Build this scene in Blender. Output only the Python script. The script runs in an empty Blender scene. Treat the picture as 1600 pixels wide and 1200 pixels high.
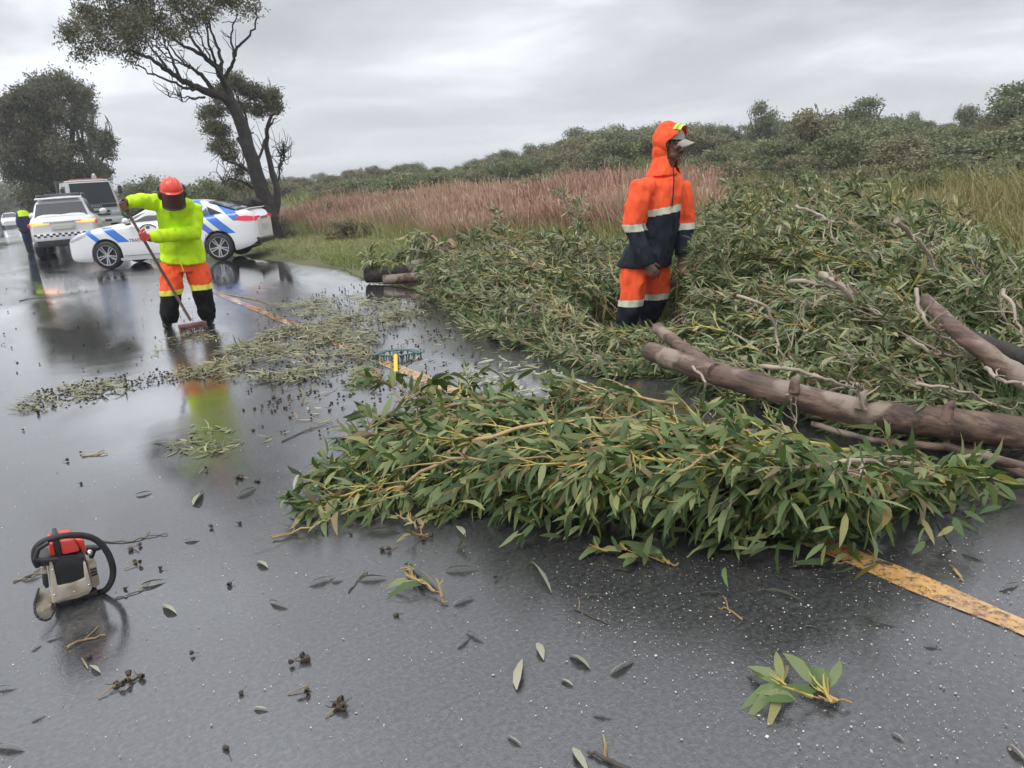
import bpy, bmesh, math, random
import numpy as np
from mathutils import Vector, Matrix, noise as mnoise, Quaternion

SC = bpy.context.scene
COL = SC.collection
R = math.radians

# ------------------------------------------------------------------ camera, sky, sun, exposure
CAM_H = 1.40
PITCH, YAW, ROLL, FOC = R(15.08), R(30.88), R(4.2), 1200.0
cd = bpy.data.cameras.new('camera'); cam = bpy.data.objects.new('camera', cd); COL.objects.link(cam)
cd.sensor_width = 36.0; cd.lens = 36.0 * FOC / 1600.0; cd.clip_start = 0.05; cd.clip_end = 3000
cam.matrix_world = (Matrix.Translation((0, 0, CAM_H)) @ Matrix.Rotation(-YAW, 4, 'Z')
                    @ Matrix.Rotation(R(90) - PITCH, 4, 'X') @ Matrix.Rotation(-ROLL, 4, 'Z'))
SC.camera = cam

SUN_EL, SUN_AZ = R(58), R(-100)
world = bpy.data.worlds.new('World'); SC.world = world; world.use_nodes = True
def build_world():
    nt = world.node_tree; N = nt.nodes; L = nt.links; N.clear()
    out = N.new('ShaderNodeOutputWorld')
    sky = N.new('ShaderNodeTexSky'); sky.sky_type = 'NISHITA'; sky.sun_disc = False
    sky.sun_elevation = SUN_EL; sky.sun_rotation = SUN_AZ
    bg = N.new('ShaderNodeBackground'); bg.inputs[1].default_value = 0.10
    L.new(sky.outputs[0], bg.inputs[0])
    tc = N.new('ShaderNodeTexCoord')
    sep = N.new('ShaderNodeSeparateXYZ'); L.new(tc.outputs['Generated'], sep.inputs[0])
    def m(op, a, b=None, clamp=False):
        n = N.new('ShaderNodeMath'); n.operation = op; n.use_clamp = clamp
        for i, v in enumerate((a, b)):
            if v is None: continue
            if isinstance(v, (int, float)): n.inputs[i].default_value = v
            else: L.new(v, n.inputs[i])
        return n.outputs[0]
    zc = m('MAXIMUM', sep.outputs[2], 0.0)
    den = m('ADD', zc, 0.12)
    cx = m('DIVIDE', sep.outputs[0], den); cy = m('DIVIDE', sep.outputs[1], den)
    comb = N.new('ShaderNodeCombineXYZ'); L.new(cx, comb.inputs[0]); L.new(cy, comb.inputs[1])
    n1 = N.new('ShaderNodeTexNoise'); n1.inputs['Scale'].default_value = 0.66; n1.inputs['Detail'].default_value = 6
    n1.inputs['Roughness'].default_value = 0.52; n1.inputs['Distortion'].default_value = 0.35
    mp = N.new('ShaderNodeMapping'); mp.inputs['Location'].default_value = (SKY_OFF[0], SKY_OFF[1], 0.0)
    L.new(comb.outputs[0], mp.inputs[0]); L.new(mp.outputs[0], n1.inputs['Vector'])
    ramp = N.new('ShaderNodeValToRGB'); cr = ramp.color_ramp
    cr.elements[0].position = 0.36; cr.elements[0].color = (0.21, 0.215, 0.23, 1)
    cr.elements[1].position = 0.66; cr.elements[1].color = (0.70, 0.73, 0.78, 1)
    e = cr.elements.new(0.50); e.color = (0.37, 0.38, 0.405, 1)
    L.new(n1.outputs[0], ramp.inputs[0])
    # milky rain light low down
    hz = m('MULTIPLY', zc, -7.5); hz = m('EXPONENT', hz); hz = m('MULTIPLY', hz, 0.85)
    mix = N.new('ShaderNodeMix'); mix.data_type = 'RGBA'
    L.new(hz, mix.inputs[0]); L.new(ramp.outputs[0], mix.inputs[6]); mix.inputs[7].default_value = (0.72, 0.755, 0.80, 1)
    # overcast: luminance climbs towards the zenith
    lum = m('MULTIPLY', zc, 1.9); lum = m('ADD', lum, 1.0)
    cb = N.new('ShaderNodeBackground'); L.new(mix.outputs[2], cb.inputs[0]); L.new(lum, cb.inputs[1])
    mx = N.new('ShaderNodeMixShader'); mx.inputs[0].default_value = 0.95
    L.new(bg.outputs[0], mx.inputs[1]); L.new(cb.outputs[0], mx.inputs[2]); L.new(mx.outputs[0], out.inputs[0])
SKY_OFF = (5.2, 2.3)
build_world()
sl = bpy.data.lights.new('sun', 'SUN'); sl.energy = 1.4; sl.angle = R(28); sl.color = (1.0, 0.97, 0.93)
sun = bpy.data.objects.new('sun', sl); COL.objects.link(sun)
sun.rotation_euler = (R(90) - SUN_EL, 0, math.pi - SUN_AZ)
sun.location = (0, 0, 60)
vs = SC.view_settings; vs.view_transform = 'Standard'; vs.look = 'None'; vs.gamma = 1; vs.exposure = 0.40
vs.use_curve_mapping = False

# ------------------------------------------------------------------ helpers
rng = np.random.default_rng(7)
random.seed(7)
cP, sP, cY, sY, cR, sR = math.cos(PITCH), math.sin(PITCH), math.cos(YAW), math.sin(YAW), math.cos(ROLL), math.sin(ROLL)
def ray(px, py):
    """direction of the sight line through a photo pixel (1600 x 1200)"""
    u, w = px - 800, py - 600
    a = u * cR - w * sR; v = -(u * sR + w * cR)
    f = FOC * cP + v * sP; up = v * cP - FOC * sP
    return Vector((a * cY + f * sY, f * cY - a * sY, up))
def G(px, py, z=0.0):
    r = ray(px, py); t = (z - CAM_H) / r.z
    return Vector((0, 0, CAM_H)) + r * t
def D(px, py, d):
    r = ray(px, py); t = d / math.hypot(r.x, r.y)
    return Vector((0, 0, CAM_H)) + r * t
class Frame:
    """a thing's own frame: x to the right, y away, z up, origin on the ground"""
    def __init__(s, px, py, d=None, z=0.0):
        s.o = G(px, py, z) if d is None else D(px, py, d)
        s.o.z = z
        s.b = Vector((s.o.x, s.o.y, 0)).normalized(); s.r = Vector((s.b.y, -s.b.x, 0))
        s.dist = math.hypot(s.o.x, s.o.y); s.rz = -math.atan2(s.b.x, s.b.y)
    def at(s, px, py, e=0.0):
        """point on the upright plane e metres behind the origin, in the frame's own coordinates"""
        r = ray(px, py); t = (s.dist + e) / r.dot(s.b)
        p = Vector((0, 0, CAM_H)) + r * t
        return Vector(((p - s.o).dot(s.r), e, p.z - s.o.z))

def put(o, label=None, cat=None, group=None, kind=None):
    for k, v in (('label', label), ('category', cat), ('group', group), ('kind', kind)):
        if v: o[k] = v
    return o
def empty(name, loc=(0, 0, 0), rz=0.0, **kw):
    o = bpy.data.objects.new(name, None); COL.objects.link(o); o.location = loc; o.rotation_euler = (0, 0, rz)
    o.empty_display_size = 0.1
    return put(o, **kw)
def link(name, me, parent=None, **kw):
    o = bpy.data.objects.new(name, me); COL.objects.link(o)
    if parent is not None: o.parent = parent
    return put(o, **kw)
def copy_tree(o, parent=None):
    c = o.copy(); COL.objects.link(c)
    if parent is not None: c.parent = parent
    for ch in list(o.children): copy_tree(ch, c)
    return c

class MB:
    """collects shapes and links them as one mesh"""
    def __init__(s): s.v = []; s.f = []; s.m = []
    def add(s, vs, fs, mi=0):
        b = len(s.v); s.v.extend([tuple(p) for p in vs]); s.f.extend([tuple(i + b for i in f) for f in fs]); s.m.extend([mi] * len(fs)); return s
    def box(s, c, size, rot=None, mi=0, taper=(1, 1)):
        hx, hy, hz = size[0] / 2, size[1] / 2, size[2] / 2
        P = []
        for z in (-1, 1):
            tx, ty = (taper if z > 0 else (1, 1))
            for x, y in ((-1, -1), (1, -1), (1, 1), (-1, 1)): P.append(Vector((x * hx * tx, y * hy * ty, z * hz)))
        if rot is not None: P = [rot @ p for p in P]
        c = Vector(c); P = [p + c for p in P]
        return s.add(P, [(0, 3, 2, 1), (4, 5, 6, 7), (0, 1, 5, 4), (1, 2, 6, 5), (2, 3, 7, 6), (3, 0, 4, 7)], mi)
    def tube(s, pts, rad, n=8, mi=0, cap=True, flat=1.0, jag=0.0):
        pts = [Vector(p) for p in pts]
        if isinstance(rad, (int, float)): rad = [rad] * len(pts)
        T = []
        for i in range(len(pts)):
            a = pts[max(0, i - 1)]; b = pts[min(len(pts) - 1, i + 1)]
            t = b - a; T.append(t.normalized() if t.length > 1e-9 else Vector((0, 0, 1)))
        ref = Vector((0, 0, 1)) if abs(T[0].z) < 0.9 else Vector((1, 0, 0))
        u = (ref - T[0] * ref.dot(T[0])).normalized(); V = []
        for i, p in enumerate(pts):
            u = (u - T[i] * u.dot(T[i])); u = u.normalized() if u.length > 1e-6 else Vector((1, 0, 0))
            w = T[i].cross(u)
            for k in range(n):
                a = 2 * math.pi * k / n
                rr = rad[i] * (1 + (random.uniform(-jag, jag) if jag else 0))
                V.append(p + u * math.cos(a) * rr * flat + w * math.sin(a) * rr)
        Fs = []
        for i in range(len(pts) - 1):
            for k in range(n):
                k2 = (k + 1) % n; Fs.append((i * n + k, i * n + k2, (i + 1) * n + k2, (i + 1) * n + k))
        if cap: Fs.append(tuple(range(n - 1, -1, -1))); Fs.append(tuple(range((len(pts) - 1) * n, len(pts) * n)))
        return s.add(V, Fs, mi)
    def loft(s, secs, n=20, mi=0, cap=True, p=2.0):
        """secs: (centre, half-axis u, half-axis v)"""
        V = []
        for c, u, v in secs:
            c, u, v = Vector(c), Vector(u), Vector(v)
            for k in range(n):
                a = 2 * math.pi * k / n; ca, sa = math.cos(a), math.sin(a)
                q = (abs(ca) ** p + abs(sa) ** p) ** (-1.0 / p)
                V.append(c + u * ca * q + v * sa * q)
        Fs = []
        for i in range(len(secs) - 1):
            for k in range(n):
                k2 = (k + 1) % n; Fs.append((i * n + k, i * n + k2, (i + 1) * n + k2, (i + 1) * n + k))
        if cap: Fs.append(tuple(range(n - 1, -1, -1))); Fs.append(tuple(range((len(secs) - 1) * n, len(secs) * n)))
        return s.add(V, Fs, mi)
    def ball(s, c, r, nu=14, nv=10, rot=None, mi=0):
        if isinstance(r, (int, float)): r = (r, r, r)
        c = Vector(c); V = []
        for j in range(1, nv):
            th = math.pi * j / nv
            for k in range(nu):
                a = 2 * math.pi * k / nu
                p = Vector((r[0] * math.sin(th) * math.cos(a), r[1] * math.sin(th) * math.sin(a), r[2] * math.cos(th)))
                V.append((rot @ p if rot is not None else p) + c)
        for z in (1, -1):
            p = Vector((0, 0, z * r[2])); V.append((rot @ p if rot is not None else p) + c)
        Fs = []; T, B = len(V) - 2, len(V) - 1
        for j in range(nv - 2):
            for k in range(nu):
                k2 = (k + 1) % nu; Fs.append((j * nu + k, (j + 1) * nu + k, (j + 1) * nu + k2, j * nu + k2))
        for k in range(nu):
            k2 = (k + 1) % nu; Fs.append((T, k, k2)); Fs.append((B, (nv - 2) * nu + k2, (nv - 2) * nu + k))
        return s.add(V, Fs, mi)
    def lathe(s, prof, n=24, axis='Z', c=(0, 0, 0), mi=0):
        """prof: (radius, height) open profile"""
        V = []; c = Vector(c)
        for r, h in prof:
            for k in range(n):
                a = 2 * math.pi * k / n
                p = (r * math.cos(a), r * math.sin(a), h) if axis == 'Z' else ((r * math.cos(a), h, r * math.sin(a)) if axis == 'Y' else (h, r * math.cos(a), r * math.sin(a)))
                V.append(c + Vector(p))
        Fs = []
        for i in range(len(prof) - 1):
            for k in range(n):
                k2 = (k + 1) % n; Fs.append((i * n + k, i * n + k2, (i + 1) * n + k2, (i + 1) * n + k))
        return s.add(V, Fs, mi)
    def grid(s, rows, mi=0, close=False):
        nr, nc = len(rows), len(rows[0]); V = [p for r in rows for p in r]; Fs = []
        for i in range(nr - 1):
            for j in range(nc - 1):
                Fs.append((i * nc + j, i * nc + j + 1, (i + 1) * nc + j + 1, (i + 1) * nc + j))
        return s.add(V, Fs, mi)
    def mesh(s, name, mats, sharp=35, weld=False, bevel=0.0):
        me = bpy.data.meshes.new(name); me.from_pydata(s.v, [], s.f)
        for m in (mats if isinstance(mats, (list, tuple)) else [mats]): me.materials.append(m)
        if any(s.m): me.polygons.foreach_set('material_index', s.m)
        bm = bmesh.new(); bm.from_mesh(me)
        if weld: bmesh.ops.remove_doubles(bm, verts=bm.verts, dist=1e-4)
        if bevel > 0:
            es = [e for e in bm.edges if len(e.link_faces) == 2 and e.calc_face_angle(0) > R(40)]
            if es: bmesh.ops.bevel(bm, geom=es, offset=bevel, segments=2, affect='EDGES', profile=0.5, clamp_overlap=True)
        bmesh.ops.recalc_face_normals(bm, faces=bm.faces)
        bm.to_mesh(me); bm.free()
        me.shade_smooth()
        if sharp: me.set_sharp_from_angle(angle=R(sharp))
        me.update(); return me
    def build(s, name, mats, parent=None, sharp=35, weld=False, bevel=0.0, **kw):
        return link(name, s.mesh(name, mats, sharp, weld, bevel), parent, **kw)

def np_mesh(name, V, Q, mat, var=None, smooth=True):
    """fast mesh from arrays; Q is (m,4) or (m,3); var is one value per vertex"""
    me = bpy.data.meshes.new(name); V = np.asarray(V, np.float32); Q = np.asarray(Q, np.int32); k = Q.shape[1]
    me.vertices.add(len(V)); me.vertices.foreach_set('co', V.ravel())
    me.loops.add(Q.size); me.loops.foreach_set('vertex_index', Q.ravel())
    me.polygons.add(len(Q)); me.polygons.foreach_set('loop_start', np.arange(0, Q.size, k, dtype=np.int32))
    me.update(calc_edges=True)
    if smooth: me.shade_smooth()
    if var is not None:
        at = me.attributes.new('var', 'FLOAT', 'POINT'); at.data.foreach_set('value', np.asarray(var, np.float32))
    for m in (mat if isinstance(mat, (list, tuple)) else [mat]): me.materials.append(m)
    return me

# ------------------------------------------------------------------ materials
def mat(name, col, rough=0.6, metal=0.0, spec=0.5, coat=0.0, emit=None, es=0.0, trans=0.0):
    m = bpy.data.materials.new(name); m.use_nodes = True; b = m.node_tree.nodes['Principled BSDF']
    b.inputs['Base Color'].default_value = (*col, 1); b.inputs['Roughness'].default_value = rough
    b.inputs['Metallic'].default_value = metal; b.inputs['Specular IOR Level'].default_value = spec
    b.inputs['Coat Weight'].default_value = coat; b.inputs['Coat Roughness'].default_value = 0.05
    if emit: b.inputs['Emission Color'].default_value = (*emit, 1); b.inputs['Emission Strength'].default_value = es
    return m
def noisy(m, c1, c2, scale=8.0, detail=5, lo=0.35, hi=0.65, bump=0.0, bscale=None, stretch=None, c3=None, dist=0.01, rough=None, coord='Object'):
    """colour varied by noise, with optional relief"""
    nt = m.node_tree; N = nt.nodes; L = nt.links; b = N['Principled BSDF']
    tc = N.new('ShaderNodeTexCoord'); mp = N.new('ShaderNodeMapping'); L.new(tc.outputs[coord], mp.inputs[0])
    if stretch: mp.inputs['Scale'].default_value = stretch
    n = N.new('ShaderNodeTexNoise'); n.inputs['Scale'].default_value = scale; n.inputs['Detail'].default_value = detail
    L.new(mp.outputs[0], n.inputs['Vector'])
    r = N.new('ShaderNodeValToRGB'); r.color_ramp.elements[0].position = lo; r.color_ramp.elements[1].position = hi
    r.color_ramp.elements[0].color = (*c1, 1); r.color_ramp.elements[1].color = (*c2, 1)
    if c3: e = r.color_ramp.elements.new((lo + hi) / 2); e.color = (*c3, 1)
    L.new(n.outputs[0], r.inputs[0]); L.new(r.outputs[0], b.inputs['Base Color'])
    if rough:
        rr = N.new('ShaderNodeMapRange'); rr.inputs[1].default_value = 0.3; rr.inputs[2].default_value = 0.7
        rr.inputs[3].default_value, rr.inputs[4].default_value = rough
        L.new(n.outputs[0], rr.inputs[0]); L.new(rr.outputs[0], b.inputs['Roughness'])
    if bump:
        n2 = N.new('ShaderNodeTexNoise'); n2.inputs['Scale'].default_value = bscale or scale * 3; n2.inputs['Detail'].default_value = 6
        L.new(mp.outputs[0], n2.inputs['Vector'])
        bp = N.new('ShaderNodeBump'); bp.inputs['Strength'].default_value = bump; bp.inputs['Distance'].default_value = dist
        L.new(n2.outputs[0], bp.inputs['Height']); L.new(bp.outputs[0], b.inputs['Normal'])
    return m
def leafy(name, cols, rough=0.45, trans=0.18, spec=0.5):
    """foliage: colour picked per leaf from the 'var' attribute, paler underside"""
    m = mat(name, cols[0], rough, spec=spec); nt = m.node_tree; N = nt.nodes; L = nt.links; b = N['Principled BSDF']
    at = N.new('ShaderNodeAttribute'); at.attribute_name = 'var'
    r = N.new('ShaderNodeValToRGB'); r.color_ramp.interpolation = 'LINEAR'
    r.color_ramp.elements[0].color = (*cols[0], 1); r.color_ramp.elements[1].color = (*cols[-1], 1)
    for i, c in enumerate(cols[1:-1]):
        e = r.color_ramp.elements.new((i + 1) / (len(cols) - 1)); e.color = (*c, 1)
    L.new(at.outputs['Fac'], r.inputs[0])
    geo = N.new('ShaderNodeNewGeometry'); hs = N.new('ShaderNodeHueSaturation'); hs.inputs['Saturation'].default_value = 0.78; hs.inputs['Value'].default_value = 1.3
    L.new(r.outputs[0], hs.inputs['Color']); mx = N.new('ShaderNodeMix'); mx.data_type = 'RGBA'
    L.new(geo.outputs['Backfacing'], mx.inputs[0]); L.new(r.outputs[0], mx.inputs[6]); L.new(hs.outputs[0], mx.inputs[7])
    L.new(mx.outputs[2], b.inputs['Base Color'])
    tr = N.new('ShaderNodeBsdfTranslucent'); L.new(mx.outputs[2], tr.inputs[0])
    ms = N.new('ShaderNodeMixShader'); ms.inputs[0].default_value = trans
    out = N['Material Output']; L.new(b.outputs[0], ms.inputs[1]); L.new(tr.outputs[0], ms.inputs[2]); L.new(ms.outputs[0], out.inputs[0])
    return m

M = {}
M['white_paint'] = mat('white_paint', (0.80, 0.80, 0.80), 0.35, coat=0.6)
M['black_plastic'] = noisy(mat('black_plastic', (0.02, 0.02, 0.022), 0.42), (0.014, 0.014, 0.015), (0.035, 0.034, 0.034), 9, bump=0.05, dist=0.003)
M['rubber'] = noisy(mat('rubber', (0.018, 0.018, 0.018), 0.6), (0.012, 0.012, 0.012), (0.03, 0.03, 0.03), 14)
M['alloy'] = mat('alloy', (0.55, 0.56, 0.58), 0.28, metal=1.0)
M['dark_alloy'] = mat('dark_alloy', (0.06, 0.06, 0.065), 0.35, metal=0.7)
M['glass_dark'] = mat('glass_dark', (0.018, 0.022, 0.024), 0.05, spec=0.9)
M['glass_grey'] = mat('glass_grey', (0.085, 0.095, 0.095), 0.06, spec=0.9)
M['chrome'] = mat('chrome', (0.7, 0.7, 0.72), 0.15, metal=1.0)
M['red_lens'] = mat('red_lens', (0.55, 0.01, 0.03), 0.12, spec=0.8, emit=(1.0, 0.02, 0.08), es=0.25)
M['amber_lit'] = mat('amber_lit', (0.9, 0.35, 0.05), 0.2, emit=(1.0, 0.36, 0.06), es=1.6)
M['clear_lens'] = mat('clear_lens', (0.5, 0.52, 0.55), 0.08, spec=1.0, metal=0.3)
M['blue_lit'] = mat('blue_lit', (0.1, 0.1, 0.9), 0.2, emit=(0.16, 0.16, 1.0), es=14.0)
M['dark_blue'] = mat('dark_blue', (0.012, 0.02, 0.06), 0.5)
M['grey_print'] = mat('grey_print', (0.10, 0.10, 0.11), 0.5)
M['plate'] = mat('plate', (0.55, 0.56, 0.55), 0.4)
def fabric(name, col, rough=0.75, amt=0.16, bump=0.25):
    m = mat(name, col, rough, spec=0.25)
    d = tuple(c * (1 - amt) for c in col); l = tuple(min(1, c * (1 + amt * 0.6)) for c in col)
    return noisy(m, d, l, 7, bump=bump * 1.6, bscale=26, dist=0.010)
M['hi_vis_orange'] = fabric('hi_vis_orange', (1.0, 0.115, 0.035))
M['hi_vis_yellow'] = fabric('hi_vis_yellow', (0.60, 0.93, 0.012), 0.55)
M['navy'] = fabric('navy', (0.016, 0.020, 0.034), 0.7, 0.3)
M['black_cloth'] = fabric('black_cloth', (0.010, 0.010, 0.012), 0.7, 0.3)
M['reflective'] = mat('reflective', (0.62, 0.64, 0.50), 0.35, spec=0.6)
M['reflective_yellow'] = mat('reflective_yellow', (0.80, 0.78, 0.08), 0.4)
M['skin'] = noisy(mat('skin', (0.15, 0.08, 0.055), 0.48), (0.12, 0.062, 0.043), (0.19, 0.102, 0.072), 14, bump=0.08, dist=0.002)
M['hair'] = mat('hair', (0.008, 0.007, 0.006), 0.6)
M['helmet_red'] = mat('helmet_red', (0.80, 0.065, 0.03), 0.3, coat=0.3)
M['red_plastic'] = mat('red_plastic', (0.78, 0.075, 0.055), 0.38)
M['mesh_visor'] = noisy(mat('mesh_visor', (0.05, 0.02, 0.018), 0.5), (0.09, 0.022, 0.018), (0.04, 0.016, 0.014), 240)
M['cap_cloth'] = fabric('cap_cloth', (0.36, 0.325, 0.29), 0.85)
M['glove_red'] = fabric('glove_red', (0.62, 0.09, 0.085))
M['glove_brown'] = fabric('glove_brown', (0.16, 0.10, 0.065))
M['broom_wood'] = noisy(mat('broom_wood', (0.14, 0.09, 0.06), 0.6), (0.10, 0.065, 0.05), (0.2, 0.135, 0.095), 12, stretch=(1, 1, .1))
M['broom_red'] = noisy(mat('broom_red', (0.20, 0.09, 0.085), 0.6), (0.15, 0.06, 0.055), (0.26, 0.13, 0.12), 20)
M['rake_green'] = mat('rake_green', (0.035, 0.10, 0.085), 0.4)
M['rake_yellow'] = mat('rake_yellow', (0.80, 0.52, 0.03), 0.4)
M['saw_cream'] = noisy(mat('saw_cream', (0.5, 0.43, 0.34), 0.45), (0.34, 0.27, 0.20), (0.52, 0.45, 0.36), 16, c3=(0.47, 0.40, 0.31), lo=.3, hi=.55)
M['steel'] = noisy(mat('steel', (0.6, 0.6, 0.6), 0.22, metal=1.0), (0.50, 0.50, 0.49), (0.75, 0.75, 0.75), 20)
M['eye_white'] = mat('eye_white', (0.6, 0.58, 0.55), 0.2)
M['bark'] = noisy(mat('bark', (0.2, 0.13, 0.1), 0.75), (0.070, 0.046, 0.036), (0.30, 0.21, 0.155), 13, 12, c3=(0.155, 0.100, 0.073), bump=.5, bscale=55, dist=0.02, lo=.30, hi=.74, stretch=(1.2, .28, 1.2), rough=(.5, .85))
def cracks(m):
    nt = m.node_tree; N = nt.nodes; L = nt.links; b = N['Principled BSDF']; src = b.inputs['Base Color'].links[0].from_socket
    tc = N.new('ShaderNodeTexCoord'); mp = N.new('ShaderNodeMapping'); mp.inputs['Scale'].default_value = (26, 3.2, 26); L.new(tc.outputs['Object'], mp.inputs[0])
    n = N.new('ShaderNodeTexNoise'); n.inputs['Scale'].default_value = 1.0; n.inputs['Detail'].default_value = 9; n.inputs['Roughness'].default_value = .66; L.new(mp.outputs[0], n.inputs['Vector'])
    r = N.new('ShaderNodeValToRGB'); r.color_ramp.elements[0].position = .40; r.color_ramp.elements[0].color = (.28, .26, .25, 1); r.color_ramp.elements[1].position = .52; r.color_ramp.elements[1].color = (1, 1, 1, 1); L.new(n.outputs[0], r.inputs[0])
    mx = N.new('ShaderNodeMix'); mx.data_type = 'RGBA'; mx.blend_type = 'MULTIPLY'; mx.inputs[0].default_value = .8; L.new(src, mx.inputs[6]); L.new(r.outputs[0], mx.inputs[7])
    # pale grey patches where the outer bark has come off
    n2 = N.new('ShaderNodeTexNoise'); n2.inputs['Scale'].default_value = 3.4; n2.inputs['Detail'].default_value = 7; L.new(tc.outputs['Object'], n2.inputs['Vector'])
    k = N.new('ShaderNodeMapRange'); k.inputs[1].default_value = .54; k.inputs[2].default_value = .60; L.new(n2.outputs[0], k.inputs[0])
    m2 = N.new('ShaderNodeMix'); m2.data_type = 'RGBA'; L.new(k.outputs[0], m2.inputs[0]); L.new(mx.outputs[2], m2.inputs[6]); m2.inputs[7].default_value = (.27, .215, .17, 1)
    L.new(m2.outputs[2], b.inputs['Base Color'])
    bp = N.new('ShaderNodeBump'); bp.inputs['Strength'].default_value = .8; bp.inputs['Distance'].default_value = .012; L.new(n.outputs[0], bp.inputs['Height']); L.new(bp.outputs[0], b.inputs['Normal'])
cracks(M['bark'])
M['bark_dark'] = noisy(mat('bark_dark', (0.03, 0.026, 0.022), 0.8), (0.018, 0.015, 0.013), (0.05, 0.042, 0.036), 4, bump=0.8, bscale=9, dist=0.03)
M['bark_grey'] = noisy(mat('bark_grey', (0.1, 0.085, 0.07), 0.8), (0.05, 0.042, 0.035), (0.13, 0.11, 0.09), 4)
M['wood_cut'] = noisy(mat('wood_cut', (0.42, 0.27, 0.17), 0.7), (0.26, 0.15, 0.09), (0.5, 0.34, 0.22), 14, bump=0.3, dist=0.01)
M['twig'] = noisy(mat('twig', (0.26, 0.17, 0.08), 0.55), (0.20, 0.12, 0.06), (0.42, 0.31, 0.13), 6)
M['twig_pale'] = noisy(mat('twig_pale', (0.34, 0.28, 0.2), 0.6), (0.19, 0.145, 0.11), (0.42, 0.35, 0.27), 7)
M['twig_olive'] = noisy(mat('twig_olive', (0.3, 0.26, 0.06), 0.5), (0.36, 0.21, 0.055), (0.42, 0.42, 0.10), 9)
M['nut'] = noisy(mat('nut', (0.05, 0.035, 0.022), 0.6), (0.022, 0.016, 0.011), (0.085, 0.062, 0.038), 60, coord='Object')
M['leaf'] = leafy('leaf', [(0.030, 0.062, 0.014), (0.052, 0.102, 0.020), (0.090, 0.150, 0.030), (0.150, 0.190, 0.055), (0.27, 0.25, 0.055), (0.17, 0.11, 0.05)], 0.48, 0.25, 0.25)
M['leaf_pile'] = leafy('leaf_pile', [(0.042, 0.070, 0.022), (0.086, 0.130, 0.038), (0.145, 0.190, 0.062), (0.235, 0.265, 0.105), (0.36, 0.32, 0.13), (0.24, 0.16, 0.09)], 0.5, 0.22, 0.25)
M['litter_leaf'] = leafy('litter_leaf', [(0.035, 0.040, 0.014), (0.085, 0.090, 0.024), (0.15, 0.150, 0.042), (0.26, 0.24, 0.085), (0.17, 0.09, 0.035)], 0.4, 0.05)
M['loose_leaf'] = leafy('loose_leaf', [(0.16, 0.20, 0.105), (0.23, 0.265, 0.16), (0.32, 0.34, 0.23), (0.28, 0.25, 0.15)], 0.5, 0.1, 0.3)
M['tree_leaf'] = leafy('tree_leaf', [(0.056, 0.060, 0.032), (0.095, 0.100, 0.052), (0.145, 0.146, 0.075), (0.22, 0.20, 0.105)], 0.65, 0.38)
M['bush_leaf'] = leafy('bush_leaf', [(0.070, 0.098, 0.036), (0.115, 0.145, 0.052), (0.175, 0.195, 0.075), (0.25, 0.25, 0.12)], 0.7, 0.32)
M['bush_olive'] = leafy('bush_olive', [(0.10, 0.098, 0.045), (0.155, 0.145, 0.064), (0.21, 0.19, 0.09), (0.27, 0.235, 0.12)], 0.7, 0.32)
M['reed_red'] = leafy('reed_red', [(0.23, 0.115, 0.070), (0.35, 0.175, 0.118), (0.44, 0.245, 0.168), (0.43, 0.31, 0.18), (0.25, 0.225, 0.075)], 0.7, 0.2)
M['rush'] = leafy('rush', [(0.11, 0.125, 0.030), (0.18, 0.185, 0.045), (0.26, 0.23, 0.065), (0.33, 0.26, 0.12)], 0.7, 0.2)
M['grass'] = leafy('grass', [(0.09, 0.125, 0.022), (0.155, 0.20, 0.034), (0.23, 0.255, 0.055), (0.34, 0.31, 0.12)], 0.6, 0.25)
M['chip'] = leafy('chip', [(0.34, 0.29, 0.22), (0.50, 0.46, 0.40), (0.30, 0.21, 0.14)], 0.6, 0.05)

# ------------------------------------------------------------------ ground
def sstep(a, b, x):
    t = np.clip((x - a) / (b - a), 0, 1); return t * t * (3 - 2 * t)
def terrain_h(X, Y):
    X = np.asarray(X, float); Y = np.asarray(Y, float)
    h = -0.06 + 0.10 * sstep(4.3, 5.1, X) + 0.10 * sstep(6.0, 12, X)
    az, d = np.degrees(np.arctan2(X, Y)), np.hypot(X, Y)
    crest = 1.4 + 74 * np.interp(az, [0, 8, 16.2, 22.8, 30.2, 36.7, 41.2, 45.5, 49.7, 53.7, 57.5, 61.1, 64.4, 80, 110, 180], [0, 0.004, 0.001, 0.001, 0.005, 0.016, 0.017, 0.0175, 0.013, 0.011, 0.008, 0.005, 0.006, 0.015, 0.02, 0.02])            # the hill's crest line, about 74 m off
    h = h + crest * sstep(24, 74, d) * sstep(8, 26, X) * (1 + .06 * np.sin(X * .09) * np.sin(Y * .11))
    h = h + 0.05 * np.sin(X * 1.3 + Y * 0.7) * sstep(6, 9, X) + 0.35 * np.sin(X * 0.21 + 0.4) * np.sin(Y * 0.16) * sstep(14, 30, X)
    h = h + 1.5 * sstep(-8, -60, X) * 0
    return h
def ground_sheet(name, xs, ys, zf, mtl, **kw):
    X, Y = np.meshgrid(xs, ys); Z = zf(X, Y); V = np.stack([X, Y, Z], -1).reshape(-1, 3)
    nx, ny = len(xs), len(ys); i = np.arange(ny - 1)[:, None] * nx + np.arange(nx - 1)[None, :]; i = i.ravel()
    Q = np.stack([i, i + 1, i + 1 + nx, i + nx], -1)
    return link(name, np_mesh(name, V, Q, mtl), **kw)
def spaced(a, b, n, p=1.0): return a + (b - a) * np.linspace(0, 1, n) ** p

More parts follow.
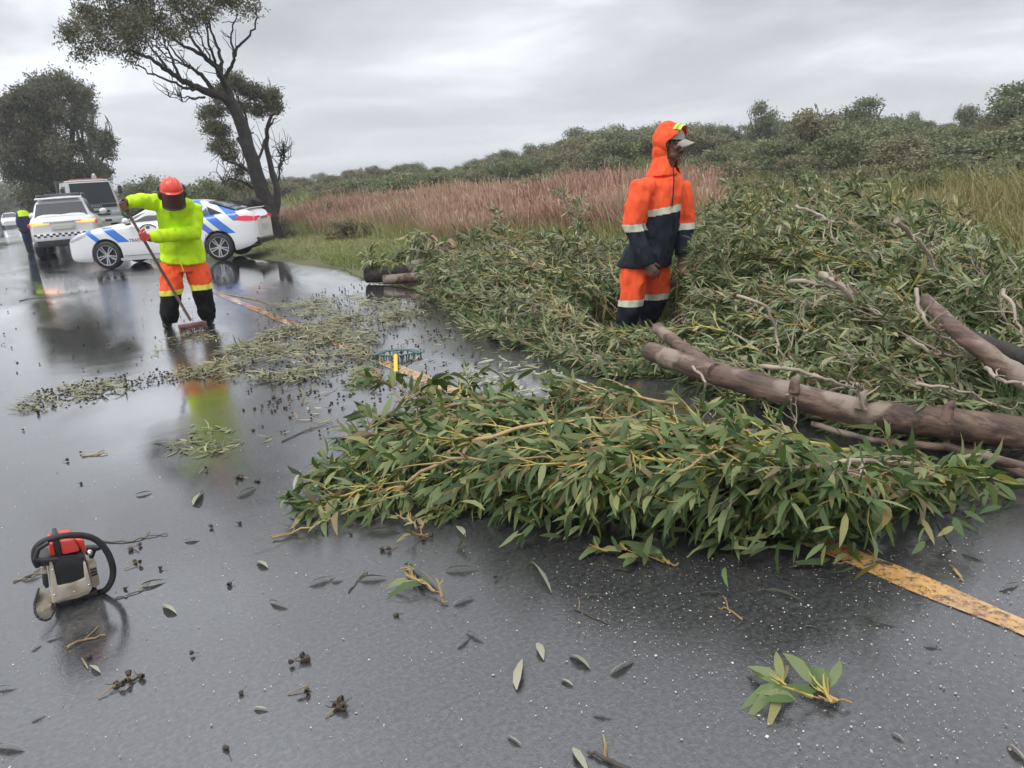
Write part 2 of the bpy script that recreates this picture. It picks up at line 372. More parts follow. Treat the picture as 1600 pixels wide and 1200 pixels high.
m = mat('verge_soil', (0.1, 0.09, 0.04), 0.9)
noisy(m, (0.055, 0.062, 0.022), (0.15, 0.125, 0.065), 0.35, 8, c3=(0.095, 0.095, 0.035), bump=0.6, bscale=3, dist=0.05, lo=.3, hi=.7)
tx = np.concatenate([[-400, -200, -80, -30, -12], np.arange(-8, 4, 2.0), np.arange(4, 14, 0.25), np.arange(14, 90, 1.5), [95, 110, 130, 160, 220, 400, 600]])
ty = np.concatenate([[-250, -100, -40], np.arange(-20, 40, 0.8), np.arange(40, 200, 4.0), [220, 260, 320, 420, 600, 950]])
ground = ground_sheet('ground', tx, ty, terrain_h, m, kind='structure')

def road_material():
    m = mat('wet_asphalt', (0.06, 0.06, 0.063), 0.2, spec=0.85)
    nt = m.node_tree; N = nt.nodes; L = nt.links; b = N['Principled BSDF']
    tc = N.new('ShaderNodeTexCoord')
    def nz(scale, det=4, rough=0.5, st=None, dist=0.0):
        n = N.new('ShaderNodeTexNoise'); n.inputs['Scale'].default_value = scale; n.inputs['Detail'].default_value = det
        n.inputs['Roughness'].default_value = rough; n.inputs['Distortion'].default_value = dist
        if st:
            mp = N.new('ShaderNodeMapping'); mp.inputs['Scale'].default_value = st; L.new(tc.outputs['Object'], mp.inputs[0]); L.new(mp.outputs[0], n.inputs['Vector'])
        else: L.new(tc.outputs['Object'], n.inputs['Vector'])
        return n.outputs[0]
    def mr(v, a, b_, c, d):
        n = N.new('ShaderNodeMapRange'); n.inputs[1].default_value, n.inputs[2].default_value, n.inputs[3].default_value, n.inputs[4].default_value = a, b_, c, d
        L.new(v, n.inputs[0]); return n.outputs[0]
    def mth(op, a, b_=None):
        n = N.new('ShaderNodeMath'); n.operation = op
        for i, v in enumerate((a, b_)):
            if v is None: continue
            if isinstance(v, (int, float)): n.inputs[i].default_value = v
            else: L.new(v, n.inputs[i])
        return n.outputs[0]
    big = nz(0.45, 5, 0.55, st=(1.0, 0.35, 1), dist=0.6)     # sheets of standing water, drawn out along the road
    sx = N.new('ShaderNodeSeparateXYZ'); L.new(tc.outputs['Object'], sx.inputs[0])          # smoother, wetter wheel tracks along the road
    trk = mth('COSINE', mth('MULTIPLY', mth('SUBTRACT', sx.outputs[0], 0.35), 3.6))
    wet = mr(mth('ADD', big, mth('MULTIPLY', trk, 0.05)), 0.40, 0.56, 0.0, 1.0)
    agg = nz(190, 2, 0.6); grain = nz(60, 4, 0.6)
    # stone chips in the tar
    vor = N.new('ShaderNodeTexVoronoi'); vor.inputs['Scale'].default_value = 150; L.new(tc.outputs['Object'], vor.inputs['Vector'])
    cr = N.new('ShaderNodeValToRGB'); cr.color_ramp.elements[0].position = 0.32; cr.color_ramp.elements[1].position = 0.72
    cr.color_ramp.elements[0].color = (0.026, 0.026, 0.027, 1); cr.color_ramp.elements[1].color = (0.090, 0.090, 0.092, 1)
    L.new(grain, cr.inputs[0])
    mx = N.new('ShaderNodeMix'); mx.data_type = 'RGBA'; mx.blend_type = 'MULTIPLY'; mx.inputs[0].default_value = 0.6
    L.new(cr.outputs[0], mx.inputs[6]); sc2 = N.new('ShaderNodeValToRGB'); sc2.color_ramp.elements[0].position = 0.3; sc2.color_ramp.elements[1].position = 0.75
    sc2.color_ramp.elements[0].color = (0.62, 0.62, 0.62, 1); sc2.color_ramp.elements[1].color = (1.0, 1.0, 1.0, 1)
    L.new(nz(1.6, 6, 0.6), sc2.inputs[0]); L.new(sc2.outputs[0], mx.inputs[7])
    L.new(mx.outputs[2], b.inputs['Base Color'])
    rg = mr(wet, 0, 1, 0.20, 0.06); rg2 = mth('MULTIPLY', mr(nz(7, 5), 0.3, 0.7, 0.75, 1.3), rg)
    L.new(rg2, b.inputs['Roughness'])
    b.inputs['Coat Weight'].default_value = 1.0; b.inputs['Coat IOR'].default_value = 1.38
    L.new(mr(wet, 0, 1, 0.13, 0.04), b.inputs['Coat Roughness'])
    st = mr(wet, 0, 1, 0.40, 0.05)
    bp = N.new('ShaderNodeBump'); bp.inputs['Distance'].default_value = 0.0016
    hgt = mth('ADD', agg, mth('MULTIPLY', vor.outputs['Distance'], 0.5)); L.new(hgt, bp.inputs['Height']); L.new(st, bp.inputs['Strength'])
    b2 = N.new('ShaderNodeBump'); b2.inputs['Distance'].default_value = 0.010; b2.inputs['Strength'].default_value = 0.09
    L.new(nz(3.2, 3), b2.inputs['Height']); L.new(bp.outputs[0], b2.inputs['Normal'])
    L.new(b2.outputs[0], b.inputs['Normal']); L.new(b2.outputs[0], b.inputs['Coat Normal'])
    return m
M['road'] = road_material()
ry = np.concatenate([[-250, -60], np.arange(-30, 45, 0.5), np.arange(45, 200, 5.0), [250, 400, 700, 950]])
us = np.concatenate([[0, .15, .4, .7, .9], np.linspace(.94, 1, 5)])
Xr = 4.62 + 0.20 * np.sin(ry * 0.55) + 0.11 * np.sin(ry * 1.9 + 1) + 0.05 * np.sin(ry * 4.3)
Vr = np.array([(-9.0 + (xr + 9.0) * u, y, 0.0 - (0.05 if u == 1 else 0)) for y, xr in zip(ry, Xr) for u in us])
nx = len(us); i = (np.arange(len(ry) - 1)[:, None] * nx + np.arange(nx - 1)[None, :]).ravel()
road = link('road', np_mesh('road', Vr, np.stack([i, i + 1, i + 1 + nx, i + nx], -1), M['road']), kind='structure')

m = mat('road_paint', (0.62, 0.32, 0.055), 0.4)
def worn_paint(m, c1, c2):
    noisy(m, c1, c2, 5, 7, lo=.38, hi=.62, bump=0.3, bscale=90, dist=0.002, rough=(.2, .45))
    nt = m.node_tree; N = nt.nodes; L = nt.links; b = N['Principled BSDF']
    tc = N.new('ShaderNodeTexCoord'); n = N.new('ShaderNodeTexNoise'); n.inputs['Scale'].default_value = 22; n.inputs['Detail'].default_value = 12; n.inputs['Roughness'].default_value = .82
    L.new(tc.outputs['Object'], n.inputs['Vector']); r = N.new('ShaderNodeMapRange'); r.inputs[1].default_value = .41; r.inputs[2].default_value = .52; r.inputs[3].default_value = 0.15
    L.new(n.outputs[0], r.inputs[0]); L.new(r.outputs[0], b.inputs['Alpha'])
worn_paint(m, (0.42, 0.23, 0.085), (0.62, 0.35, 0.12))
m.node_tree.nodes['Principled BSDF'].inputs['Coat Weight'].default_value = 0.8
yl = np.concatenate([np.arange(-30, 45, 0.08), np.arange(45, 200, 8.0)])
wob = 0.006 * np.sin(yl * 5.1) + 0.006 * np.sin(yl * 11.3)
Vl = np.array([(2.275 + s * (0.054 + w), y, 0.004) for y, w in zip(yl, wob) for s in (-1, 1)])
i = np.arange(len(yl) - 1) * 2
link('road_edge_line', np_mesh('road_edge_line', Vl, np.stack([i, i + 1, i + 3, i + 2], -1), m), kind='structure')

# ------------------------------------------------------------------ foliage built from many small leaves
def leaf_strips(pos, dirs, nrm, ln, wd, curl, sick):
    """long narrow leaves, four quads each"""
    n = len(pos); dirs = dirs / np.linalg.norm(dirs, axis=1, keepdims=True)
    side = np.cross(nrm, dirs); side /= np.linalg.norm(side, axis=1, keepdims=True) + 1e-9
    up = np.cross(dirs, side)
    ts = np.array([0, .2, .5, .8, 1.0]); ws = np.array([.10, .85, 1.0, .55, .04])
    V = np.zeros((n, 5, 2, 3))
    for k, (t, w) in enumerate(zip(ts, ws)):
        c = pos + dirs * (ln * t)[:, None] + up * (-curl * ln * t * t)[:, None] + side * (sick * ln * t * (1 - t) * 1.2)[:, None]
        o = side * (wd * 0.5 * w)[:, None]; fold = up * (wd * 0.16 * w)[:, None]
        V[:, k, 0] = c - o + fold; V[:, k, 1] = c + o + fold * 0.2
    b = (np.arange(n) * 10)[:, None]
    q = np.concatenate([np.stack([b[:, 0] + 2 * k, b[:, 0] + 2 * k + 1, b[:, 0] + 2 * k + 3, b[:, 0] + 2 * k + 2], -1) for k in range(4)])
    return V.reshape(-1, 3), q
def leaf_rhombs(pos, dirs, nrm, ln, wd):
    n = len(pos); dirs = dirs / (np.linalg.norm(dirs, axis=1, keepdims=True) + 1e-9)
    side = np.cross(nrm, dirs); side /= np.linalg.norm(side, axis=1, keepdims=True) + 1e-9
    V = np.zeros((n, 4, 3)); V[:, 0] = pos; m_ = pos + dirs * (ln * .5)[:, None]
    V[:, 1] = m_ + side * (wd * .5)[:, None]; V[:, 2] = pos + dirs * ln[:, None]; V[:, 3] = m_ - side * (wd * .5)[:, None]
    return V.reshape(-1, 3), np.arange(n * 4).reshape(n, 4)
def rand_dirs(n, r=None):
    r = r or rng; d = r.normal(size=(n, 3)); return d / np.linalg.norm(d, axis=1, keepdims=True)
def clump_mesh(name, blobs, n, ln, wd, mtl, seed=1, up=0.1, shell=0.45, droop=0.0, lobes=0):
    """foliage filling a set of blobs (x, y, z, rx, ry, rz); each blob breaks into sprays of leaves"""
    r = np.random.default_rng(seed); B = np.array(blobs, float)
    if lobes:                                                # every mass breaks up into smaller lobes with gaps between
        S_ = []
        for b in B:
            for _ in range(lobes):
                d = rand_dirs(1, r)[0]; d[2] = abs(d[2]) * .9 - .25; q = r.uniform(.30, .46); S_.append((*(b[:3] + d * b[3:6] * r.uniform(.45, .95)), *(b[3:6] * q)))
        B = np.array(S_)
    tone = r.normal(0, .20, len(B)); w = (B[:, 3] * B[:, 4] * B[:, 5]) ** 0.667; w /= w.sum()
    nsp = max(1, n // 9); bi = r.choice(len(B), nsp, p=w)
    d = rand_dirs(nsp, r); rad = shell + (1 - shell) * r.random(nsp) ** 0.6; rad *= 1 + 0.16 * r.normal(size=nsp)
    c = B[bi, :3] + d * B[bi, 3:6] * rad[:, None]
    pos = np.repeat(c, 9, 0); out = np.repeat(d, 9, 0); k = len(pos)
    pos = pos + r.normal(size=(k, 3)) * ln * 0.9
    dirs = out * 0.55 + rand_dirs(k, r) + np.array([0, 0, up - droop]); nr = rand_dirs(k, r) + np.array([0, 0, 0.7])
    L_ = ln * r.uniform(.6, 1.3, k); W_ = wd * r.uniform(.7, 1.25, k)
    V, Q = leaf_rhombs(pos, dirs, nr, L_, W_)
    hi = np.clip(np.repeat(r.random(nsp) + tone[bi], 9) * 0.6 + r.random(k) * 0.4, 0, 1)
    return np_mesh(name, V, Q, mtl, np.repeat(hi, 4), smooth=False)

def limb(mb, pts, r0, r1, n=7, wob=0.0, sub=4, seed=0):
    """a tapered, slightly crooked limb through the given points"""
    r = random.Random(seed); P = [Vector(p) for p in pts]; out = []
    for i in range(len(P) - 1):
        a = P[max(0, i - 1)]; b = P[i]; c = P[i + 1]; d = P[min(len(P) - 1, i + 2)]
        for k in range(sub):
            t = k / sub
            q = 0.5 * ((2 * b) + (c - a) * t + (2 * a - 5 * b + 4 * c - d) * t * t + (3 * b - a - 3 * c + d) * t ** 3)
            if wob and (i or k): q = q + Vector((r.uniform(-1, 1), r.uniform(-1, 1), r.uniform(-1, 1))) * wob
            out.append(q)
    out.append(P[-1]); m_ = len(out)
    mb.tube(out, [r0 + (r1 - r0) * (j / (m_ - 1)) ** 0.8 for j in range(m_)], n)
    return out

# --- the leaning tree by the parked car
def pxpts(fr, L_): return [fr.at(x, y, e) for x, y, e in L_]
def leaning_tree():
    fr = Frame(428, 380, 25.0); fr.o.z = float(terrain_h(fr.o.x, fr.o.y)) - 0.05
    t = empty('leaning_tree', fr.o, fr.rz, label='tall dark gum tree leaning over the patrol car with a bare right side', cat='tree')
    mb = MB(); tr = [(430, 384, 0), (424, 350, 0), (413, 308, 0), (398, 262, 0), (384, 218, .1), (372, 180, .1), (362, 160, .2)]
    limb(mb, pxpts(fr, tr), 0.27, 0.155, 10, .02, seed=1)
    limb(mb, pxpts(fr, [(436, 386, .3), (428, 372, .2), (421, 350, 0)]), 0.42, 0.3, 9)
    mb.build('trunk', M['bark_dark'], t, sharp=60)
    limbs = [([(424, 345, 0), (404, 322, -.3), (388, 318, -.6), (370, 322, -.8), (352, 316, -1.0)], .28, .10),   # low limb reaching left
             ([(424, 350, 0), (432, 320, .3), (430, 285, .5), (418, 240, .6), (417, 205, .5), (425, 182, .4), (436, 178, .2)], .14, .03),
             ([(417, 208, .5), (424, 192, .5), (432, 186, .6)], .05, .015),
             ([(364, 164, .2), (340, 148, 0), (310, 138, -.4), (285, 126, -.8), (262, 112, -1.1), (236, 92, -1.5), (205, 78, -2)], .15, .03),
             ([(364, 164, .2), (350, 130, .3), (338, 105, .2), (318, 88, 0), (296, 76, -.2), (270, 60, -.4)], .13, .03),
             ([(338, 148, 0), (318, 122, .3), (300, 108, .6), (280, 92, .8), (262, 66, 1)], .08, .02),
             ([(345, 118, .2), (346, 96, .4), (340, 70, .7), (328, 45, 1), (322, 20, 1.2)], .07, .02),
             ([(350, 125, .3), (362, 104, .2), (368, 84, 0), (378, 66, -.2), (394, 50, -.4), (402, 26, -.5), (398, 6, -.5)], .06, .015),
             ([(366, 90, 0), (362, 60, .3), (366, 34, .5), (372, 8, .6)], .04, .012),
             ([(338, 105, .2), (330, 80, -.4), (324, 50, -.7), (330, 22, -1)], .05, .015),
             ([(310, 138, -.4), (290, 138, -.9), (268, 128, -1.2), (240, 118, -1.4), (212, 100, -1.7), (196, 92, -1.9)], .05, .012),
             ([(320, 152, -.1), (300, 153, -.5), (282, 150, -.8), (262, 140, -1)], .035, .008), ([(300, 153, -.5), (285, 158, -.7), (266, 152, -1)], .02, .006),
             ([(285, 126, -.8), (272, 100, -.5), (262, 78, -.2), (250, 50, 0)], .05, .015),
             ([(318, 88, 0), (302, 62, .4), (290, 36, .6), (276, 10, .8)], .05, .015),
             ([(262, 112, -1.1), (240, 80, -.8), (222, 52, -.6)], .04, .012),
             ([(325, 130, 0), (306, 110, -.3), (284, 100, -.9), (256, 84, -1.4), (240, 60, -1.6)], .045, .012),
             ([(352, 140, .3), (344, 116, -.3), (330, 96, -.9), (314, 60, -1.2), (304, 28, -1.4)], .045, .012)]
    for k, (L_, a, b) in enumerate(limbs): bm_ = MB(); limb(bm_, pxpts(fr, L_), a, b, 6, .035, seed=k + 5); bm_.build('limb', M['bark_dark'], t, sharp=60)
    bm_ = MB()
    rr = random.Random(3)
    for k in range(70):                                      # thin bare twigs among the limbs
        L_, a, b = limbs[rr.randrange(3, len(limbs))]; i = rr.randrange(1, len(L_)); x, y, e = L_[i]
        dx, dy = rr.uniform(-34, 10), rr.uniform(-40, 4)
        limb(bm_, pxpts(fr, [(x, y, e), (x + dx * .5, y + dy * .4, e + rr.uniform(-.3, .3)), (x + dx, y + dy, e + rr.uniform(-.6, .6))]), .018, .006, 4, .02, 3, seed=k)
    bm_.build('bare_twigs', M['bark_dark'], t, sharp=60, kind='stuff')
    bl = []
    for x, y, r_, e in ((125, 55, 24, -2), (150, 72, 22, -2.2), (112, 48, 12, -2), (172, 42, 34, -1.6), (205, 60, 34, -1.7), (150, 28, 30, -1.2), (200, 25, 40, -1), (240, 42, 36, -1), (128, 88, 14, -2.2),
                        (140, 18, 16, -1.5), (245, 5, 40, -.4), (285, 18, 36, -.2), (290, -25, 44, .2), (330, -8, 36, .4), (350, -40, 44, .4), (330, 25, 20, .6), (262, 62, 22, -1), (228, 82, 18, -1.6), (190, 84, 16, -2), (385, 22, 15, -.5), (398, 10, 12, -.5), (372, 10, 20, .4), (235, -45, 46, -.4),
                        (180, -20, 40, -1.2), (300, 44, 18, .3), (405, -20, 22, -.3), (280, -70, 46, 0), (350, 6, 20, 1)):
        p = fr.at(x, y, e); s = r_ * 0.0212
        bl.append((p.x, p.y, p.z, s, s * 1.15, s * .82))
    link('crown', clump_mesh('crown', bl, 34000, .105, .034, M['tree_leaf'], 5, shell=.25, lobes=7), t)
leaning_tree()

def back_tree():
    fr = Frame(436, 362, 33.0); fr.o.z = float(terrain_h(fr.o.x, fr.o.y)) - 0.05
    t = empty('small_tree', fr.o, fr.rz, label='smaller half bare tree just behind the leaning gum tree', cat='tree')
    mb = MB(); limb(mb, pxpts(fr, [(430, 362, 0), (424, 330, 0), (408, 290, .3), (392, 250, .5), (372, 215, .6)]), .26, .10, 8, .03)
    mb.build('trunk', M['bark_dark'], t, sharp=60)
    mb = MB(); rr = random.Random(8)
    L0 = [[(408, 290, .3), (380, 262, .2), (352, 250, 0), (336, 225, 0)], [(392, 250, .5), (388, 210, .3), (380, 170, .2), (366, 140, 0)], [(400, 270, .4), (410, 230, .6), (420, 200, .8), (430, 160, .8)],
          [(412, 300, .3), (390, 290, -.2), (366, 280, -.4), (350, 284, -.6)], [(425, 320, 0), (434, 290, .3), (436, 262, .5), (440, 235, .5)], [(436, 262, .5), (443, 250, .5), (444, 240, .4)]]
    for k, L_ in enumerate(L0): mb = MB(); limb(mb, pxpts(fr, L_), .08, .02, 6, .04, seed=k); mb.build('limb', M['bark_dark'], t, sharp=60)
    mb = MB()
    for k in range(90):
        L_ = L0[rr.randrange(6)]; x, y, e = L_[rr.randrange(1, len(L_))]
        limb(mb, pxpts(fr, [(x, y, e), (x + rr.uniform(-14, 12), y + rr.uniform(-22, 6), e + rr.uniform(-.5, .5)), (x + rr.uniform(-26, 20), y + rr.uniform(-44, 4), e)]), .022, .008, 4, .02, 3, seed=k)
    mb.build('bare_twigs', M['bark_dark'], t, sharp=60, kind='stuff')
    bl = []
    for x, y, r_ in ((368, 132, 18), (345, 150, 18), (385, 142, 20), (410, 152, 18), (428, 170, 14), (334, 178, 18), (345, 205, 16), (330, 200, 12), (352, 226, 16), (400, 175, 14), (372, 168, 16), (360, 246, 12), (376, 268, 10), (430, 150, 10), (372, 290, 10), (336, 232, 8)):
        p = fr.at(x, y, rr.uniform(-.6, .8)); s = r_ * .0265; bl.append((p.x, p.y, p.z, s, s * 1.2, s * .85))
    link('crown', clump_mesh('crown', bl, 20000, .12, .042, M['tree_leaf'], 9, shell=.25, lobes=8), t)
back_tree()

def far_trees():
    fr = Frame(95, 322, 58.0); fr.o.z = 0.0
    t = empty('dense_tree', fr.o, fr.rz, label='big dense dark tree at the road side behind the truck', cat='tree')
    mb = MB()
    for k, L_ in enumerate(([(88, 330, 0), (90, 290, 0), (84, 230, 0), (70, 180, 0)], [(96, 330, .4), (104, 280, .5), (112, 220, .6), (118, 170, .6)], [(80, 330, -.4), (66, 280, -.5), (50, 230, -.5), (36, 190, -.4)])):
        limb(mb, pxpts(fr, L_), .34, .10, 7, .05, seed=k)
    mb.build('trunk', M['bark_dark'], t, sharp=60)
    bl = []
    for x, y, r_, e in ((70, 140, 26, 0), (95, 136, 26, 0), (45, 158, 26, -.5), (20, 172, 24, -.5), (8, 168, 14, -.5), (120, 150, 18, .6), (60, 185, 34, 0), (95, 190, 34, 0), (30, 205, 28, -.5), (20, 235, 24, -.5), (60, 235, 40, -.4), (95, 245, 42, 0), (40, 270, 28, 0),
                        (75, 285, 40, 0), (110, 285, 34, .2), (130, 270, 24, .4), (12, 245, 14, -.8), (60, 315, 26, 0), (145, 285, 16, .4), (132, 175, 12, .6), (14, 200, 16, -.6), (100, 320, 30, .5), (128, 235, 20, .6), (60, 345, 16, .0), (95, 350, 22, .5), (130, 305, 20, .5), (55, 300, 22, -.4)):
        p = fr.at(x, y, e * 2); s = r_ * .0505; bl.append((p.x, p.y, max(p.z, s * .5), s, s * 1.3, s * .9))
    link('crown', clump_mesh('crown', bl, 75000, .21, .085, M['tree_leaf'], 11, shell=.3, lobes=9), t)
    fr = Frame(150, 322, 64.0); fr.o.z = 0.0
    t = empty('thin_tree', fr.o, fr.rz, label='thin tree with bare upright stems on the right side of the dense dark tree', cat='tree')
    mb = MB(); rr = random.Random(5)
    L0 = [[(140, 325, 0), (136, 270, 0), (128, 215, 0), (120, 160, 0)], [(138, 270, 0), (142, 220, .4), (144, 180, .4), (140, 150, .4)], [(140, 290, 0), (152, 262, -.3), (164, 238, -.4), (170, 215, -.4)], [(134, 250, 0), (120, 200, 1), (112, 165, 1)], [(145, 300, 0), (160, 285, .3), (170, 275, .3)]]
    for k, L_ in enumerate(L0): limb(mb, pxpts(fr, L_), .16, .04, 6, .06, seed=k)
    for k in range(50):
        L_ = L0[rr.randrange(5)]; x, y, e = L_[rr.randrange(1, len(L_))]
        limb(mb, pxpts(fr, [(x, y, e), (x + rr.uniform(-8, 8), y - rr.uniform(4, 18), e), (x + rr.uniform(-14, 12), y - rr.uniform(10, 36), e)]), .04, .015, 4, .03, 3, seed=k)
    mb.build('trunk', M['bark_dark'], t, sharp=60)
    bl = []
    for x, y, r_ in ((158, 218, 13), (168, 225, 9), (148, 225, 10), (162, 240, 12), (130, 150, 10), (138, 168, 8), (165, 268, 10), (152, 262, 12), (155, 285, 12), (118, 158, 10), (146, 205, 6)):
        p = fr.at(x, y, 0); s = r_ * .0555; bl.append((p.x, p.y, p.z, s, s * 1.2, s * .85))
    link('crown', clump_mesh('crown', bl, 11000, .21, .085, M['tree_leaf'], 13, shell=.25, lobes=8), t)
far_trees()

# --- shrubs on the hillside: eight forms, copied
def shrub_form(seed, mtl, hgt=1.0, n=1500, trunk=False, spread=.55):
    r = np.random.default_rng(seed); bl = []
    for k in range(12):
        a = r.uniform(0, 6.28); q = r.uniform(0, spread); z = r.uniform(.22, .86) * hgt
        s = r.uniform(.15, .30); bl.append((math.cos(a) * q, math.sin(a) * q, z, s, s, s * .72))
    if not trunk:
        for k in range(6): a = k * 1.05; bl.append((math.cos(a) * spread * .9, math.sin(a) * spread * .9, .16 * hgt, .26, .26, .2))
    return clump_mesh('foliage', bl, n, .070, .032, mtl, seed + 50, shell=.25, lobes=6)
def stems_form(seed):
    mb = MB(); r = random.Random(seed)
    for k in range(5):
        a = r.uniform(0, 6.28); limb(mb, [(0, 0, -.05), (math.cos(a) * .08, math.sin(a) * .08, .25), (math.cos(a) * .3, math.sin(a) * .3, .75)], .035, .008, 5, .02, 3, seed=k)
    return mb.mesh('stem', M['bark_grey'], 60)
FORMS = [shrub_form(k, M['bush_leaf'] if k % 3 else M['bush_olive'], n=6300) for k in range(7)]
TFORMS = [shrub_form(30 + k, M['bush_leaf'], n=3600, trunk=True, spread=.42) for k in range(3)]
STEMS = [stems_form(k) for k in range(3)]
prof = [(200, 300), (320, 285), (440, 282), (520, 276), (600, 262), (680, 262), (760, 246), (840, 236), (900, 205), (980, 195), (1080, 196), (1160, 200), (1240, 185), (1330, 178), (1420, 190), (1500, 190), (1600, 170), (1700, 165)]
def top_y(px):
    for (a, ya), (b, yb) in zip(prof[:-1], prof[1:]):
        if a <= px <= b: return ya + (yb - ya) * (px - a) / (b - a)
    return prof[-1][1]
def on_hill(px, d):
    r = ray(px, 250); q = Vector((r.x, r.y)).normalized() * d; return q, float(terrain_h(q.x, q.y))
_first = {}
def shrub(px, py, d, w, h, label, group=None, tree=False, k=None, name=None, mtl=None):
    """px, py: the photo pixel of its foot's sight line; d metres off; w across and h tall"""
    p = D(px, py, d); z = float(terrain_h(p.x, p.y)) - 0.08
    k = random.randrange(7) if k is None else k
    nm = name or ('small_tree' if tree else 'shrub')
    o = empty(nm, (p.x, p.y, z), random.uniform(0, 6.28), label=label, cat='tree' if tree else 'shrub', group=group)
    f = link('foliage', TFORMS[k % 3] if tree else FORMS[k % 7], o); f.scale = (w / 1.5, w / 1.5, h / 1.05)
    s = link('stem' if not tree else 'trunk', STEMS[k % 3], o); s.scale = (w / 1.3, w / 1.3, h / 1.0)
    return o
def skyline_z(p, py_top, d): return D(p, py_top, d).z
# the belt of shrubs along the foot and the flank of the hill
rr = random.Random(21)
n_sh = 0
GH = 'shrubs covering the far hillside'
for px in range(1110, 1730, 26):
    for d0 in (31, 40, 50):
        d = d0 * rr.uniform(.9, 1.12); kk = rr.choice((0, 3, 6, 1));  h = min(rr.uniform(.9, 1.6) * (d0 / 36) ** .4, max(.5, D(px, top_y(px) + 22, d).z - on_hill(px, d)[1]))
        if d0 < 35 and rr.random() < .5: continue
        if not (1110 < px < 1250 and d0 > 45): shrub(px + rr.uniform(-10, 10), 280, d, h * rr.uniform(1.3, 2.1), h, 'low bushy shrub among many on the near slope of the right hillside', 'low shrubs on the near right slope', k=kk)
for row, (d0, d1, step, hm) in enumerate(((120, 170, 30, 4.2), (84, 110, 34, 3.2), (66, 76, 44, 2.6))):
    px = 190 if row < 1 else 320
    while px < 1720:
        d = rr.uniform(d0, d1)
        if px > 1050: d *= 0.72
        q, z = on_hill(px, d)
        # keep below the photo's skyline
        zt = D(px, top_y(px) - rr.uniform(-4, 9), d).z
        h = min(hm * rr.uniform(.7, 1.25), max(1.2, zt - z))
        w = h * rr.uniform(1.2, 1.9)
        if px > 430 and px < 900: w *= 1.25
        if not (1110 < px < 1250 and row == 2):
            o = shrub(px, 250, d, w, h, 'bushy green shrub among the many on the far hillside', GH)
            n_sh += 1
        px += step * rr.uniform(.7, 1.35)
for d0 in (44, 52, 60, 70):
    for px in range(425, 960, 23):
        d = d0 * rr.uniform(.93, 1.08); x_ = px + rr.uniform(-9, 9); q, z = on_hill(x_, d); h = min(rr.uniform(1.3, 2.7) * (d0 / 56) ** .5, max(.8, D(x_, top_y(x_) + rr.uniform(-3, 16), d).z - z))
        if q.x > 17: shrub(x_, 280, d, h * rr.uniform(1.5, 2.3), h, 'low green shrub in the belt between the red reeds and the hill', 'shrub belt behind the red reeds')
for j, (px, top, d, w) in enumerate(((1205, 205, 36, 3.2), (1262, 168, 38, 4.2), (1310, 196, 34, 3.4), (1352, 186, 38, 4.4), (1402, 200, 33, 3.6), (1452, 222, 31, 3.8), (1500, 204, 36, 4.6), (1548, 196, 33, 4.2), (1600, 176, 35, 5.0), (1660, 176, 34, 5.0), (1150, 218, 44, 3.6), (1100, 205, 50, 4.4), (960, 196, 54, 5.0), (915, 204, 58, 5.0), (1010, 200, 52, 4.4), (1056, 204, 56, 4.6), (1425, 246, 27, 3.0), (1530, 262, 25, 3.2), (1340, 250, 28, 2.6))):
    h = max(1.0, D(px, top, d).z - on_hill(px, d)[1])
    ORD = 'first second third fourth fifth sixth seventh eighth ninth tenth eleventh twelfth thirteenth fourteenth fifteenth sixteenth seventeenth eighteenth nineteenth'.split()
    rk = sum(1 for q in (1205, 1262, 1310, 1352, 1402, 1452, 1500, 1548, 1600, 1660, 1150, 1100, 960, 915, 1010, 1056, 1425, 1530, 1340) if q < px)
    shrub(px, 280, d, w, h, ORD[rk] + ' from the left of the large dense bushes on the slope behind the fallen crown', 'large bushes on the slope', k=(1, 0, 2, 4, 3, 6, 5)[j % 7])
